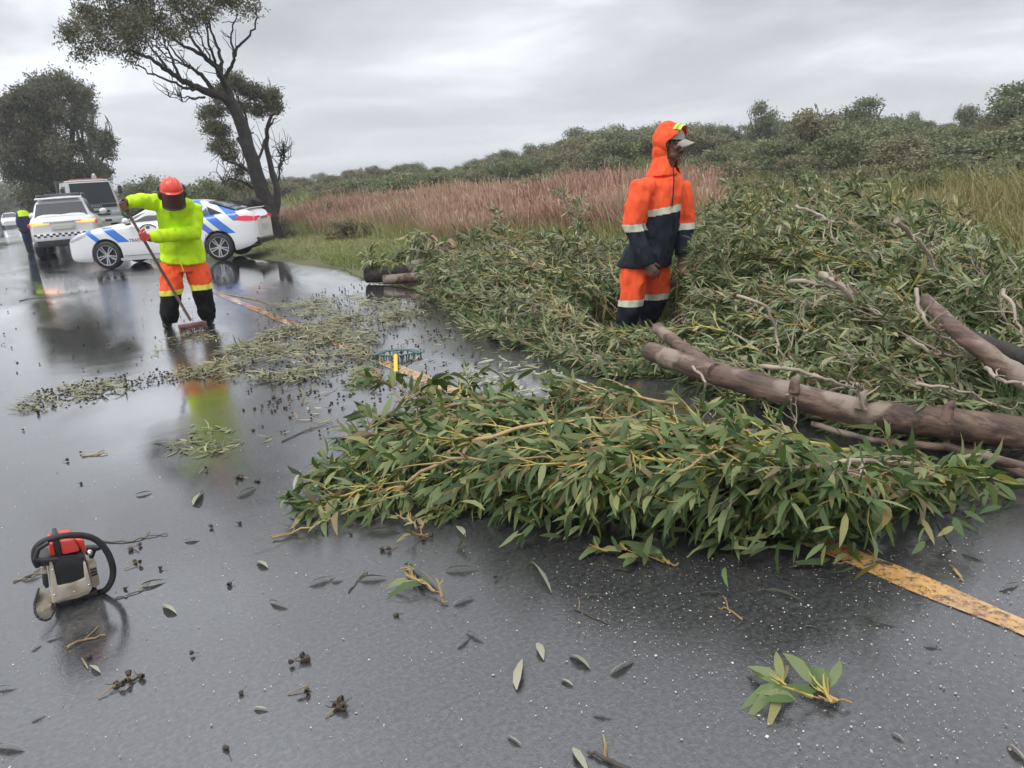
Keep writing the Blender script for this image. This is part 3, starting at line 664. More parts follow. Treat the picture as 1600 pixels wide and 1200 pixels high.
# single trees and shrubs that stand out
TOPS = {(1187, 60): 154, (1350, 62): 148, (1432, 66): 176, (1578, 56): 134, (1505, 60): 170, (1265, 50): 166, (1350, 44): 196, (1480, 36): 240, (790, 72): 238, (840, 76): 229, (880, 36): 258, (905, 30): 278, (645, 90): 250}
for px, py, d, w, h, lab, tr in (
    (1187, 262, 60, 3.0, 5.4, 'lone rounded small tree on the skyline right of the man in orange', True),
    (1350, 240, 62, 4.8, 5.6, 'small tree with an open crown on the ridge right of the skyline gap', True),
    (1432, 235, 66, 2.0, 4.0, 'thin little tree between the ridge trees and the right edge', True),
    (1578, 240, 56, 5.2, 6.2, 'large pale green tree on the ridge at the right edge of the picture', True),
    (1505, 240, 60, 2.6, 4.1, 'low loose tree just left of the large ridge tree at the right edge', True),
    (1265, 280, 50, 4.4, 4.6, 'broad bushy shrub on the slope below the ridge tree', False),
    (1350, 300, 44, 4.6, 3.8, 'dark wide shrub on the slope in the middle of the right hillside', False),
    (1480, 330, 36, 4.8, 2.7, 'low sprawling shrub above the yellow rushes', False),
    (790, 300, 72, 4.2, 4.4, 'tall dark green shrub rising above the shrub belt left of the man in orange', False),
    (840, 290, 76, 4.0, 4.6, 'tallest dark shrub at the foot of the wooded rise', False),
    (880, 300, 36, 3.2, 2.6, 'pale grey green shrub at the back of the red reeds', False),
    (905, 310, 30, 2.2, 1.6, 'small leafy shrub standing among the red reeds beside the man in orange', False),
    (645, 290, 90, 4.4, 3.6, 'round shrub rising over the middle of the shrub belt', False),
    (550, 392, 22.5, 1.35, .62, 'low round green bush on the grass in front of the red reeds', False),
    (440, 376, 25.5, 1.0, 1.05, 'dark green bush at the foot of the leaning gum tree', False),
    (345, 330, 40, 2.2, 2.5, 'grey green shrub behind the roof of the patrol car', False),
    (300, 330, 46, 4.0, 2.6, 'wide dim shrub behind the sweeping worker', False),
    (235, 330, 60, 5.2, 3.3, 'dim shrub between the truck and the sweeping worker', False)):
    q_, z_ = on_hill(px, d); tp = TOPS.get((px, d)); h2 = max(.5 * h, min(1.3 * h, D(px, tp, d).z - z_)) if tp else h
    shrub(px, py, d, w * (1.5 if tr else 1.1) * (h2 / h) ** .4, h2, lab, None, tr, mtl=None)
for px, py, d, w, h in ((900, 220, 100, 8, 5.2), (960, 220, 96, 8, 5), (1015, 220, 92, 7, 4.6), (1080, 220, 88, 7, 4.4), (1130, 220, 84, 6, 3.6), (1230, 220, 74, 6, 3.8), (1300, 220, 70, 6, 4), (1420, 220, 64, 6, 3.6), (1540, 220, 60, 6, 4)):
    tp = {900: 196, 960: 190, 1015: 188, 1080: 190, 1130: 192, 1230: 186, 1300: 180, 1420: 188, 1540: 178}[px]; h = max(1.2, D(px, tp, d).z - on_hill(px, d)[1]); w = max(4, min(w, h * 1.8))
    _n = globals().get('_n', 0) + 1; shrub(px, py, d, w, h, '%s dark bushy tree from the left in the row along the wooded rise' % ['first', 'second', 'third', 'fourth', 'fifth', 'sixth', 'seventh', 'eighth', 'ninth'][_n - 1], 'trees along the wooded rise', True)
for px, d in ((2, 190), (14, 260), (30, 320), (-14, 150)):
    shrub(px, 330, d, 16, 8, 'hazy far tree beyond the distant cars', 'hazy far trees beside the road', True)

for px, d, h, w in ((505, 30, 1.0, 1.5), (610, 31, 1.15, 1.9), (672, 27, .9, 1.4), (735, 30, 1.25, 2.0), (820, 26, 1.1, 1.7), (855, 31, 1.5, 2.4), (925, 24, 1.05, 1.6), (700, 22, .7, 1.2)):
    shrub(px, 300, d, w, h, 'small green shrub standing among the red reeds', 'small shrubs among the red reeds')

for px, d, h, w in ((1130, 17, .8, 1.5), (1190, 21, 1.0, 1.8), (1250, 24, 1.2, 2.4), (1330, 20, .9, 1.8), (1395, 24, 1.3, 2.5), (1450, 18, .85, 1.7), (1500, 22, 1.2, 2.2), (1560, 17, .9, 1.9), (1600, 22, 1.2, 2.4), (1290, 16, .7, 1.4), (1650, 19, 1.0, 2.0)):
    shrub(px, 300, d, w, h, 'low olive bush scattered in the yellow green rushes behind the high pile', 'low bushes scattered in the rushes')
# --- reeds, rushes and grass
def blades(name, n, area, hgt, wd, mtl, seed, lean=0.25, heads=0.0, hvar=.35, patch=None, kind='stuff', label=None):
    r = np.random.default_rng(seed); X, Y = area(r, n); n = len(X); Z = terrain_h(X, Y) - 0.02
    if patch is not None: hg = hgt * (1 + hvar * r.normal(size=n) * .6) * patch(X, Y)
    else: hg = hgt * (1 + hvar * r.normal(size=n) * .6)
    hg = np.maximum(hg, hgt * .2); a = r.uniform(0, 6.28, n); le = lean * hg * np.abs(r.normal(size=n)) + .02
    wind = np.array([-0.6, 0.35]); tipx = np.cos(a) * le + wind[0] * lean * hg * .5; tipy = np.sin(a) * le + wind[1] * lean * hg * .5
    f = r.uniform(0, 6.28, n); sx, sy = np.cos(f) * wd * .5, np.sin(f) * wd * .5
    V = np.zeros((n, 6, 3))
    for k, (t, w) in enumerate(((0, .7), (.6, 1.0), (1.0, .25))):
        cx_ = X + tipx * t * t; cy_ = Y + tipy * t * t; cz = Z + hg * t * (1 - .06 * t)
        ww = w if not heads or k < 2 else heads
        if heads and k == 1: ww = .5 * w
        V[:, 2 * k] = np.stack([cx_ - sx * ww, cy_ - sy * ww, cz], -1); V[:, 2 * k + 1] = np.stack([cx_ + sx * ww, cy_ + sy * ww, cz], -1)
    b = np.arange(n) * 6; Q = np.concatenate([np.stack([b, b + 1, b + 3, b + 2], -1), np.stack([b + 2, b + 3, b + 5, b + 4], -1)])
    sm = np.sin(X * .55 + Y * .21) * .13 + np.sin(X * .23 - Y * .41 + 2) * .15
    var = np.clip(r.random(n) * .62 + .19 + sm, 0, 1)
    o = link(name, np_mesh(name, V.reshape(-1, 3), Q, mtl, np.repeat(var, 6), smooth=False)); o["kind"] = kind
    if label: o['label'] = label
    return o
def sector(px0, px1, d0, d1, cond=None):
    def f(r, n):
        a = np.array([[*ray(x, 330)[:2]] for x in np.linspace(px0, px1, 60)]); a /= np.linalg.norm(a, axis=1, keepdims=True)
        t = r.uniform(0, 59, n); i = t.astype(int); i = np.clip(i, 0, 58); q = (t - i)[:, None]
        v = a[i] * (1 - q) + a[i + 1] * q; d = np.sqrt(r.uniform(d0 * d0, d1 * d1, n)) if d1 / d0 < 2 else d0 * (d1 / d0) ** r.random(n)
        X, Y = v[:, 0] * d, v[:, 1] * d
        k = X > 4.8
        if cond is not None: k &= cond(X, Y)
        return X[k], Y[k]
    return f
reed_zone = lambda X, Y: (X > 8.4 + 0.5 * np.sin(Y * .7)) & (X < 22 + 2 * np.sin(Y * .4))
blades('reeds', 110000, sector(425, 1120, 11, 36, reed_zone), .80, .019, M['reed_red'], 3, .16, heads=1.2, patch=lambda X, Y: (.72 + .3 * sstep(8.5, 12, X) + .16 * np.sin(X * .9) * np.sin(Y * .7)))
blades('rushes', 42000, sector(1000, 1720, 9.5, 48, lambda X, Y: X > 8), .66, .024, M['rush'], 4, .3, patch=lambda X, Y: .75 + .35 * np.sin(X * .8 + 1) * np.sin(Y * .9))
blades('hill_grass', 22000, sector(380, 1720, 44, 95, lambda X, Y: X > 15), .6, .06, M['grass'], 6, .35)
blades('verge_grass', 60000, sector(300, 760, 11, 34, lambda X, Y: (X > 4.75 + .2 * np.sin(Y * 1.7)) & (X < 10.5)), .085, .012, M['grass'], 5, .6, hvar=.6)
blades('tall_verge_grass', 14000, sector(400, 1000, 11, 34, lambda X, Y: (X > 7.6) & (X < 11)), .42, .014, M['grass'], 15, .4, hvar=.6)
blades('bank_grass', 20000, sector(760, 1720, 7, 14, lambda X, Y: (X > 5.2) & (X < 12)), .35, .014, M['rush'], 25, .5, hvar=.6)

# ------------------------------------------------------------------ vehicles
def lerp_tab(tab, x):
    """piecewise linear table sorted by falling x"""
    if x >= tab[0][0]: return tab[0][1]
    for (a, va), (b, vb) in zip(tab[:-1], tab[1:]):
        if b <= x <= a: return va + (vb - va) * (a - x) / (a - b) if a != b else vb
    return tab[-1][1]
def smooth_tab(tab, x, w=.09): return (lerp_tab(tab, x - w) + 2 * lerp_tab(tab, x) + lerp_tab(tab, x + w)) / 4
class CarShape:
    """x forward, y to the car's left, z up"""
    def __init__(s, ztop, wid, zbot, wheels, ra, hub, sh, roof, zbelt, tumble, wroof):
        s.ztop, s.wid, s.zbot, s.wheels, s.ra, s.hub, s.sh, s.roof, s.zbelt, s.tumble, s.wroof = ztop, wid, zbot, wheels, ra, hub, sh, roof, zbelt, tumble, wroof
    def w(s, x): return lerp_tab(s.wid, x)
    def zt(s, x): return smooth_tab(s.ztop, x, .05)
    def side_y(s, x, z):
        """half width of the lower body at height z"""
        W = s.w(x); zt = s.zt(x); sh = min(s.sh, zt - .06)
        if z < .42: return W * (1 - .05 * ((.42 - z) / .25) ** 2)
        if z < sh: return W * (1 - .018 * ((z - .42) / max(.05, sh - .42)))
        q = min(1, (z - sh) / max(.03, zt - sh)); return W * (.982 - .085 * q * q)
    def zb(s, x):
        z = lerp_tab(s.zbot, x)
        for xw in s.wheels:
            d = abs(x - xw)
            if d < s.ra: z = max(z, s.hub + math.sqrt(max(0, s.ra ** 2 - d * d)))
        return z
    def stations(s):
        x0, x1 = s.wid[0][0], s.wid[-1][0]; X = list(np.linspace(x0, x1, 46)) + [x0 - .01, x0 - .03, x0 - .07, x1 + .01, x1 + .03, x1 + .07]
        for xw in s.wheels:
            X += [xw + s.ra * math.cos(a) for a in np.linspace(0, math.pi, 15)] + [xw + s.ra + .004, xw - s.ra - .004]
        return sorted(set(round(x, 4) for x in X), reverse=True)
    def body(s, mb, mi=0):
        rows = []
        for x in s.stations():
            zb, zt = s.zb(x), s.zt(x); zb = min(zb, zt - .1); half = []
            half.append((0, zb)); half.append((s.side_y(x, zb) - .12, zb)); half.append((s.side_y(x, zb) - .015, zb + .003))
            for q in (.06, .2, .4, .6, .78, .9, .97): z = zb + (zt - zb) * q; half.append((s.side_y(x, z), z))
            yt = s.side_y(x, zt)
            for q, dz in ((.95, .012), (.8, .03), (.5, .045), (.2, .05)): half.append((yt * q, zt + dz * min(1, s.w(x) / .8)))
            half.append((0, zt + .05 * min(1, s.w(x) / .8)))
            rows.append([(x, y, z) for y, z in half] + [(x, -y, z) for y, z in reversed(half[1:-1])] + [(x, half[0][0], half[0][1])])
        mb.grid(rows, mi)
        for r, rev in ((rows[0], 0), (rows[-1], 1)): mb.add(r[:-1], [tuple(range(len(r) - 1))], mi)
    def gy(s, x, z):
        """half width of the cabin at height z"""
        wb = s.side_y(x, s.zt(x)) - .02; return wb - (z - s.zbelt) * s.tumble - .10 * max(0, (z - (lerp_tab(s.roof, x) - .10))) / .1
    def cabin(s, mb, mi=0):
        rows = []; x0, x1 = s.roof[0][0], s.roof[-1][0]
        for x in np.linspace(x0, x1, 44):
            zr = max(smooth_tab(s.roof, x, .06), s.zbelt - .03); half = []; z0 = s.zbelt - .08
            for q in (0, .25, .5, .75, .88): z = z0 + (zr - .05 - z0) * q; half.append((s.gy(x, z), z))
            ye = s.gy(x, zr - .05)
            for q, dz in ((.97, -.028), (.9, -.01), (.7, .004), (.35, .014), (0, .018)): half.append((ye * q, zr + dz))
            rows.append([(x, y, z) for y, z in half] + [(x, -y, z) for y, z in reversed(half[:-1])])
        mb.grid(rows, mi)
    def side_panel(s, mb, poly_top, poly_bot, sgn=1, off=.013, cab=True, mi=0, n=10):
        """strip between a lower and an upper line of (x, z), laid on the flank"""
        rows = []
        for j in range(3):
            row = []
            for k in range(n + 1):
                t = k / n
                def pt(pl):
                    u = t * (len(pl) - 1); i = min(int(u), len(pl) - 2); f = u - i
                    return (pl[i][0] + (pl[i + 1][0] - pl[i][0]) * f, pl[i][1] + (pl[i + 1][1] - pl[i][1]) * f)
                a, b = pt(poly_bot), pt(poly_top); x, z = a[0] + (b[0] - a[0]) * j / 2, a[1] + (b[1] - a[1]) * j / 2
                y = (s.gy(x, z) if cab else s.side_y(x, z)) + off; row.append((x, sgn * y, z))
            rows.append(row)
        mb.grid(rows, mi)
    def top_panel(s, mb, xa, xb, inset, off=.008, mi=0, n=10):
        """pane on the cabin's sloping front or rear"""
        rows = []
        for k in range(n + 1):
            x = xa + (xb - xa) * k / n; zr = smooth_tab(s.roof, x, .06); ye = s.gy(x, zr - .05) - inset
            rows.append([(x, ye * q, zr + .004 + .014 * (1 - abs(q)) + off) for q in (-1, -.9, -.5, 0, .5, .9, 1)])
        mb.grid(rows, mi)

def wheel(parent, x, y, r, w, sgn, spokes=10, rim=.72, rmat=None):
    wo = empty('wheel', (x, y, r)); wo.parent = parent
    mb = MB(); h = w / 2
    mb.lathe([(r * rim, -h), (r * .9, -h * 1.02), (r * .985, -h * .8), (r, -h * .4), (r, h * .4), (r * .985, h * .8), (r * .9, h * 1.02), (r * rim, h)], 36, 'Y'); mb.build('tyre', M['rubber'], wo, sharp=50)
    mb = MB(); ro = r * rim; f = sgn * h * .85
    mb.lathe([(ro, -h), (ro, sgn * h * 1.0), (ro * .95, sgn * h * .97), (ro * .93, f * .4), (.02, f * .3)], 36, 'Y', mi=1)
    mb.lathe([(ro * 1.005, sgn * h * .9), (ro * 1.005, sgn * h * 1.03), (ro * .94, sgn * h * 1.0), (ro * .93, sgn * h * .8)], 36, 'Y')
    for k in range(spokes):
        a = 2 * math.pi * k / spokes; q = (.16 if k % 2 else -.16) * (10 / spokes)
        p0 = Vector((math.cos(a) * ro * .14, f * .92, math.sin(a) * ro * .14)); p1 = Vector((math.cos(a + q) * ro * .95, f * 1.02, math.sin(a + q) * ro * .95))
        d = p1 - p0; M3 = Matrix((d.normalized(), Vector((0, 1, 0)), d.normalized().cross(Vector((0, 1, 0))))).transposed()
        mb.box((p0 + p1) / 2, (d.length, .02, r * .075), M3, taper=(1, 1))
    mb.lathe([(0.001, f * 1.0), (ro * .17, f * 1.0), (ro * .2, f * .8)], 14, 'Y')
    mb.build('rim', [rmat or M['alloy'], M['dark_alloy']], wo, sharp=40)
    return wo
def letters(text, size, mtl, parent, loc, rot, name='lettering', depth=.0015, sx=1.0):
    cu = bpy.data.curves.new(name, 'FONT'); cu.body = text; cu.size = size; cu.extrude = depth; cu.align_x = 'CENTER'; cu.align_y = 'CENTER'
    tmp = bpy.data.objects.new('tmp', cu); COL.objects.link(tmp); dg = bpy.context.evaluated_depsgraph_get()
    me = bpy.data.meshes.new_from_object(tmp.evaluated_get(dg)); bpy.data.objects.remove(tmp); bpy.data.curves.remove(cu)
    me.materials.clear(); me.materials.append(mtl)
    o = link(name, me, parent); o.location = loc; o.rotation_euler = rot; o.scale = (sx, 1, 1); return o

def livery(name, bands, zmin, base=(0.80, 0.80, 0.80)):
    """white paint with slanting blue bands printed on it"""
    m = mat(name, base, 0.32, coat=0.7); nt = m.node_tree; N = nt.nodes; L = nt.links; b = N['Principled BSDF']
    tc = N.new('ShaderNodeTexCoord'); sp = N.new('ShaderNodeSeparateXYZ'); L.new(tc.outputs['Object'], sp.inputs[0])
    def mth(op, a, c):
        n = N.new('ShaderNodeMath'); n.operation = op
        for i, v in enumerate((a, c)):
            if isinstance(v, (int, float)): n.inputs[i].default_value = v
            else: L.new(v, n.inputs[i])
        return n.outputs[0]
    u = mth('SUBTRACT', sp.outputs[0], mth('MULTIPLY', sp.outputs[2], 1.1)); col = None; prev = None
    for lo, hi, z0, z1, c in bands:
        k = mth('MULTIPLY', mth('MULTIPLY', mth('GREATER_THAN', u, lo), mth('LESS_THAN', u, hi)), mth('MULTIPLY', mth('GREATER_THAN', sp.outputs[2], z0), mth('LESS_THAN', sp.outputs[2], z1)))
        mx = N.new('ShaderNodeMix'); mx.data_type = 'RGBA'; L.new(k, mx.inputs[0]); mx.inputs[7].default_value = (*c, 1)
        if prev is None: mx.inputs[6].default_value = (*base, 1)
        else: L.new(prev, mx.inputs[6])
        prev = mx.outputs[2]
    L.new(prev, b.inputs['Base Color']); return m

BLUE = (0.03, 0.17, 0.62); BLUE2 = (0.10, 0.13, 0.58); PALE = (0.62, 0.76, 0.80)
def sedan():
    S = CarShape(ztop=[(2.34, .64), (2.30, .72), (2.10, .81), (1.6, .92), (1.0, .99), (.2, 1.0), (-1.2, 1.03), (-1.75, 1.08), (-2.06, 1.11), (-2.18, 1.07), (-2.26, .88)],
                 wid=[(2.34, .60), (2.30, .68), (2.2, .77), (2.0, .84), (1.7, .87), (1.2, .89), (0, .89), (-1.4, .89), (-1.9, .86), (-2.1, .80), (-2.21, .74), (-2.28, .64)],
                 zbot=[(2.34, .30), (2.2, .21), (1.8, .19), (.9, .17), (-.9, .17), (-1.8, .22), (-2.1, .30), (-2.28, .42)],
                 wheels=(1.35, -1.35), ra=.37, hub=.325, sh=.80,
                 roof=[(1.12, .97), (.30, 1.36), (.05, 1.41), (-.45, 1.435), (-.85, 1.42), (-1.15, 1.36), (-1.95, 1.09)], zbelt=1.0, tumble=.42, wroof=.6)
    t = empty('patrol_car', (2.98, 20.1, 0), R(151), label='white patrol sedan with blue slanting stripes parked across the wet road', cat='car')
    t.scale = (.94, .98, .975)
    paint = livery('patrol_livery', [(-.86, -.62, .60, 1.2, BLUE), (-.60, -.53, .60, 1.2, PALE), (-.12, .10, .62, .93, BLUE), (-.20, -.12, .62, .93, PALE),
                                     (-2.06, -1.86, .60, 1.5, BLUE2), (-2.22, -2.06, .62, 1.5, (.74, .76, .62)), (-2.47, -2.22, .62, 1.5, BLUE), (-3.02, -2.76, .90, 1.5, BLUE)], .6)
    # (front bands sit on u = x - 1.1 z as well)
    paint = livery('patrol_livery', [(.10, .37, .60, .96, BLUE), (.37, .43, .58, .96, PALE), (.70, .86, .60, .93, BLUE), (.63, .70, .60, .93, PALE),
                                     (-2.04, -1.84, .62, 1.5, BLUE2), (-2.20, -2.04, .62, 1.5, (.74, .76, .62)), (-2.47, -2.20, .62, 1.5, BLUE), (-3.02, -2.76, .90, 1.5, BLUE)], .6)
    mb = MB(); S.body(mb); mb.build('body', paint, t, sharp=38)
    mb = MB(); S.cabin(mb); mb.build('cabin', paint, t, sharp=38)
    mb = MB(); mb.box((0, 0, .42), (3.9, 1.30, .42)); mb.box((1.35, 0, .5), (.8, 1.62, .38)); mb.box((-1.35, 0, .5), (.8, 1.62, .38)); mb.build('underbody', M['black_plastic'], t, sharp=0)
    for sg in (1, -1):
        for top, bot, nm in (([(.16, 1.335), (-.30, 1.385)], [(.93, 1.03), (-.30, 1.05)], 0), ([(-.37, 1.385), (-.80, 1.375), (-1.05, 1.31)], [(-.37, 1.05), (-.80, 1.06), (-1.18, 1.075)], 1)):
            mb = MB(); S.side_panel(mb, top, bot, sg); mb.build('side_window', M['glass_grey'] if sg > 0 else M['glass_dark'], t)
        mb = MB(); S.side_panel(mb, [(-1.08, 1.30), (-1.20, 1.235)], [(-1.21, 1.077), (-1.50, 1.09)], sg, n=4); mb.build('quarter_window', M['glass_dark'], t)
        mb = MB(); S.side_panel(mb, [(-.305, 1.385), (-.365, 1.385)], [(-.305, 1.05), (-.365, 1.05)], sg, off=.008, n=3); mb.build('pillar', M['black_plastic'], t)
        mb = MB()
        for xd in (.92, -.33, -1.02):                          # shut lines
            S.side_panel(mb, [(xd + .006 - (.1 if xd < -1 else 0), .98), (xd - .006 - (.1 if xd < -1 else 0), .98)], [(xd + .006, .28), (xd - .006, .28)], sg, .002, False, n=2)
        S.side_panel(mb, [(.92, .285), (-1.0, .285)], [(.92, .275), (-1.0, .275)], sg, .002, False, n=8)
        mb.build('shut_line', M['grey_print'], t)
        for xd in (-.12, -.92):
            mb = MB(); y = S.side_y(xd, .86) + .016; mb.box((xd, sg * y, .865), (.19, .022, .03)); mb.build('door_handle', paint, t, bevel=.008)
        mb = MB(); S.side_panel(mb, [(1.30, .24), (-1.0, .24)], [(1.0, .175), (-1.0, .175)], sg, .018, False, n=8); mb.build('sill', M['white_paint'], t)
        mo = empty('wing_mirror', (.72, sg * .99, 1.07)); mo.parent = t
        mb = MB(); mb.ball((0, 0, 0), (.075, .10, .075)); mb.build('housing', M['white_paint'], mo)
        mb = MB(); mb.box((-.02, -sg * .06, -.07), (.09, .13, .05)); mb.build('foot', M['black_plastic'], mo, bevel=.01)
        # lamps
        mb = MB(); S.side_panel(mb, [(2.26, .75), (2.04, .81), (1.78, .86)], [(2.31, .66), (2.07, .71), (1.80, .80)], sg, .008, False, n=8); mb.build('headlight', M['clear_lens'], t)
        mb = MB(); S.side_panel(mb, [(-1.86, .99), (-2.05, 1.0), (-2.22, .97)], [(-1.80, .92), (-2.05, .88), (-2.24, .87)], sg, .008, False, n=8)
        mb.box((-2.262, sg * .52, .92), (.03, .36, .10)); mb.build('tail_light', M['red_lens'], t)
        wheel(t, 1.35, sg * .80, .325, .215, sg); wheel(t, -1.35, sg * .80, .325, .215, sg)
    mb = MB(); S.top_panel(mb, 1.02, .30, .03); mb.build('windscreen', M['glass_dark'], t)
    mb = MB(); S.top_panel(mb, -1.14, -1.84, .035); mb.build('rear_window', M['glass_grey'], t)
    mb = MB(); mb.box((-2.27, 0, .92), (.03, .62, .06)); mb.build('boot_trim', M['chrome'], t)
    mb = MB(); mb.box((-2.29, 0, .72), (.012, .5, .11)); mb.build('number_plate', M['plate'], t)
    mb = MB(); mb.box((-2.20, 0, .40), (.16, 1.36, .16), taper=(1.0, 1.05)); mb.build('rear_valance', M['black_plastic'], t, bevel=.02)
    mb = MB(); mb.box((2.31, 0, .43), (.07, .90, .22)); mb.build('grille', M['black_plastic'], t, bevel=.02)
    mb = MB(); mb.box((-2.10, 0, 1.15), (.13, 1.30, .02), rot=Matrix.Rotation(R(12), 3, 'Y')); mb.build('boot_lip', M['white_paint'], t, bevel=.006)
    mb = MB(); mb.box((-.42, .615, 1.335), (.22, .03, .05)); mb.build('strobe_light', M['blue_lit'], t, bevel=.008)
    # door writing and badge
    y = S.side_y(.3, .60) + .003
    letters('TRAFFIC SERVICES', .115, M['grey_print'], t, (.34, y, .62), (R(90), 0, R(180)), sx=.92)
    y = S.side_y(.3, .90) + .004; mb = MB()
    arc = [(.19 * math.cos(a) + .28, y, .86 + .10 * math.sin(a)) for a in np.linspace(.15, math.pi - .15, 14)]
    mb.tube(arc, .014, 6, flat=1); mb.ball((.28, y, .885), (.05, .006, .045)); mb.box((.28, y, .835), (.30, .006, .014)); mb.build('door_badge', M['grey_print'], t)
    return t
sedan()

def suv():
    S = CarShape(ztop=[(2.40, .80), (2.34, .98), (1.9, 1.10), (1.2, 1.16), (0, 1.18), (-1.6, 1.20), (-2.25, 1.20), (-2.36, 1.12), (-2.40, 1.0)],
                 wid=[(2.40, .62), (2.3, .80), (2.0, .89), (1.4, .925), (0, .925), (-1.6, .925), (-2.1, .91), (-2.30, .87), (-2.40, .80)],
                 zbot=[(2.40, .42), (1.9, .33), (0, .32), (-1.9, .36), (-2.2, .44), (-2.40, .52)],
                 wheels=(1.37, -1.37), ra=.46, hub=.385, sh=.95,
                 roof=[(1.35, 1.16), (.55, 1.68), (.2, 1.77), (-.6, 1.80), (-1.7, 1.76), (-1.98, 1.71), (-2.30, 1.18)], zbelt=1.17, tumble=.36, wroof=.6)
    t = empty('patrol_suv', (1.02, 27.2, 0), R(84), label='white patrol SUV seen from behind with lit amber lights and chequered bumper', cat='car')
    # its own origin is the middle of the car
    f = Vector((math.cos(R(84)), math.sin(R(84)), 0)); t.location = Vector((0.95, 26.9, 0)) + f * 2.4
    mb = MB(); S.body(mb); mb.build('body', M['white_paint'], t, sharp=38)
    mb = MB(); S.cabin(mb); mb.build('cabin', M['white_paint'], t, sharp=38)
    mb = MB(); mb.box((0, 0, .58), (4.2, 1.36, .5)); mb.box((1.37, 0, .66), (.95, 1.66, .4)); mb.box((-1.37, 0, .66), (.95, 1.66, .4)); mb.build('underbody', M['black_plastic'], t, sharp=0)
    for sg in (1, -1):
        for top, bot in (([(.42, 1.60), (-.28, 1.70)], [(1.08, 1.21), (-.28, 1.22)]), ([(-.36, 1.70), (-1.15, 1.69)], [(-.36, 1.22), (-1.15, 1.24)]), ([(-1.23, 1.685), (-1.75, 1.64)], [(-1.23, 1.25), (-1.90, 1.30)])):
            mb = MB(); S.side_panel(mb, top, bot, sg); mb.build('side_window', M['glass_dark'], t)
        mb = MB(); mb.tube([(.35, sg * .60, 1.80), (.2, sg * .60, 1.86), (-1.5, sg * .60, 1.86), (-1.7, sg * .60, 1.78)], .022, 7); mb.build('roof_rail', M['black_plastic'], t)
        # slim lamp band, lit amber
        mb = MB(); mb.box((-2.385, sg * .55, 1.03), (.05, .40, .075), rot=Matrix.Rotation(sg * R(-3), 3, 'X')); S.side_panel(mb, [(-2.05, 1.05), (-2.385, 1.08)], [(-2.12, 1.02), (-2.39, .99)], sg, .012, False, n=6)
        mb.build('tail_light', M['amber_lit'], t, bevel=.01)
        mb = MB(); mb.box((-2.30, sg * .885, 1.0), (.10, .06, .10)); mb.build('side_lamp', M['red_lens'], t, bevel=.01)
        mb = MB(); mb.box((-2.40, sg * .70, .60), (.05, .26, .10)); mb.build('reflector', M['clear_lens'], t, bevel=.02)
        mo = MB(); mo.ball((.92, sg * 1.04, 1.26), (.09, .12, .10)); mo.build('wing_mirror', M['white_paint'], t)
        wheel(t, 1.37, sg * .79, .385, .26, sg, 12, .62); wheel(t, -1.37, sg * .79, .385, .26, sg, 12, .62)
    rows = []
    for k in range(9):                                             # rear window pane
        x = -2.05 - (.20) * k / 8; z = 1.60 - .385 * k / 8; w_ = .60 + .10 * k / 8
        rows.append([(x - .025 - .02 * (1 - abs(q)) , w_ * q, z) for q in (-1, -.7, 0, .7, 1)])
    mb = MB(); mb.grid(rows)
    for o_ in (0,): mb.build('rear_window', M['glass_dark'], t)
    mb = MB(); mb.box((-2.02, 0, 1.745), (.30, 1.24, .035), rot=Matrix.Rotation(R(-6), 3, 'Y')); mb.build('roof_spoiler', M['white_paint'], t, bevel=.012)
    mb = MB(); mb.box((-2.425, 0, 1.06), (.03, 1.0, .045)); mb.build('tailgate_trim', M['chrome'], t, bevel=.006)
    mb = MB(); mb.box((-2.425, 0, .90), (.05, .62, .15)); mb.build('plate_recess', M['plate'], t, bevel=.01)
    mb = MB(); mb.box((-2.453, 0, .895), (.008, .46, .10)); mb.build('number_plate', M['reflective'], t)
    mb = MB(); mb.box((-2.42, 0, .63), (.10, 1.60, .20), taper=(1, .98)); mb.build('rear_bumper', M['white_paint'], t, bevel=.03)
    mb = MB(); mb.box((-2.38, 0, .45), (.14, 1.5, .20)); mb.build('lower_bumper', M['black_plastic'], t, bevel=.03)
    mb = MB()                                                       # chequered tape on the bumper
    for i in range(20):
        for j in range(2):
            if (i + j) % 2 == 0: mb.box((-2.474, -.76 + i * .08, .655 + j * .052), (.004, .078, .050))
    for sg in (1, -1):
        for i in range(3):
            for j in range(4):
                if (i + j) % 2 == 0: mb.box((-2.36 + i * .07, sg * (.875 + i * .013), .56 + j * .05), (.066, .004, .048))
    mb.build('chequer_tape', M['dark_blue'], t, sharp=0)
    mb = MB(); mb.box((-.3, 0, 1.86), (.28, 1.0, .07)); mb.build('light_bar', M['grey_print'], t, bevel=.02)
    mb = MB(); mb.tube([(-1.9, .3, 1.74), (-2.02, .3, 2.0)], .006, 5); mb.build('aerial', M['black_plastic'], t)
suv()

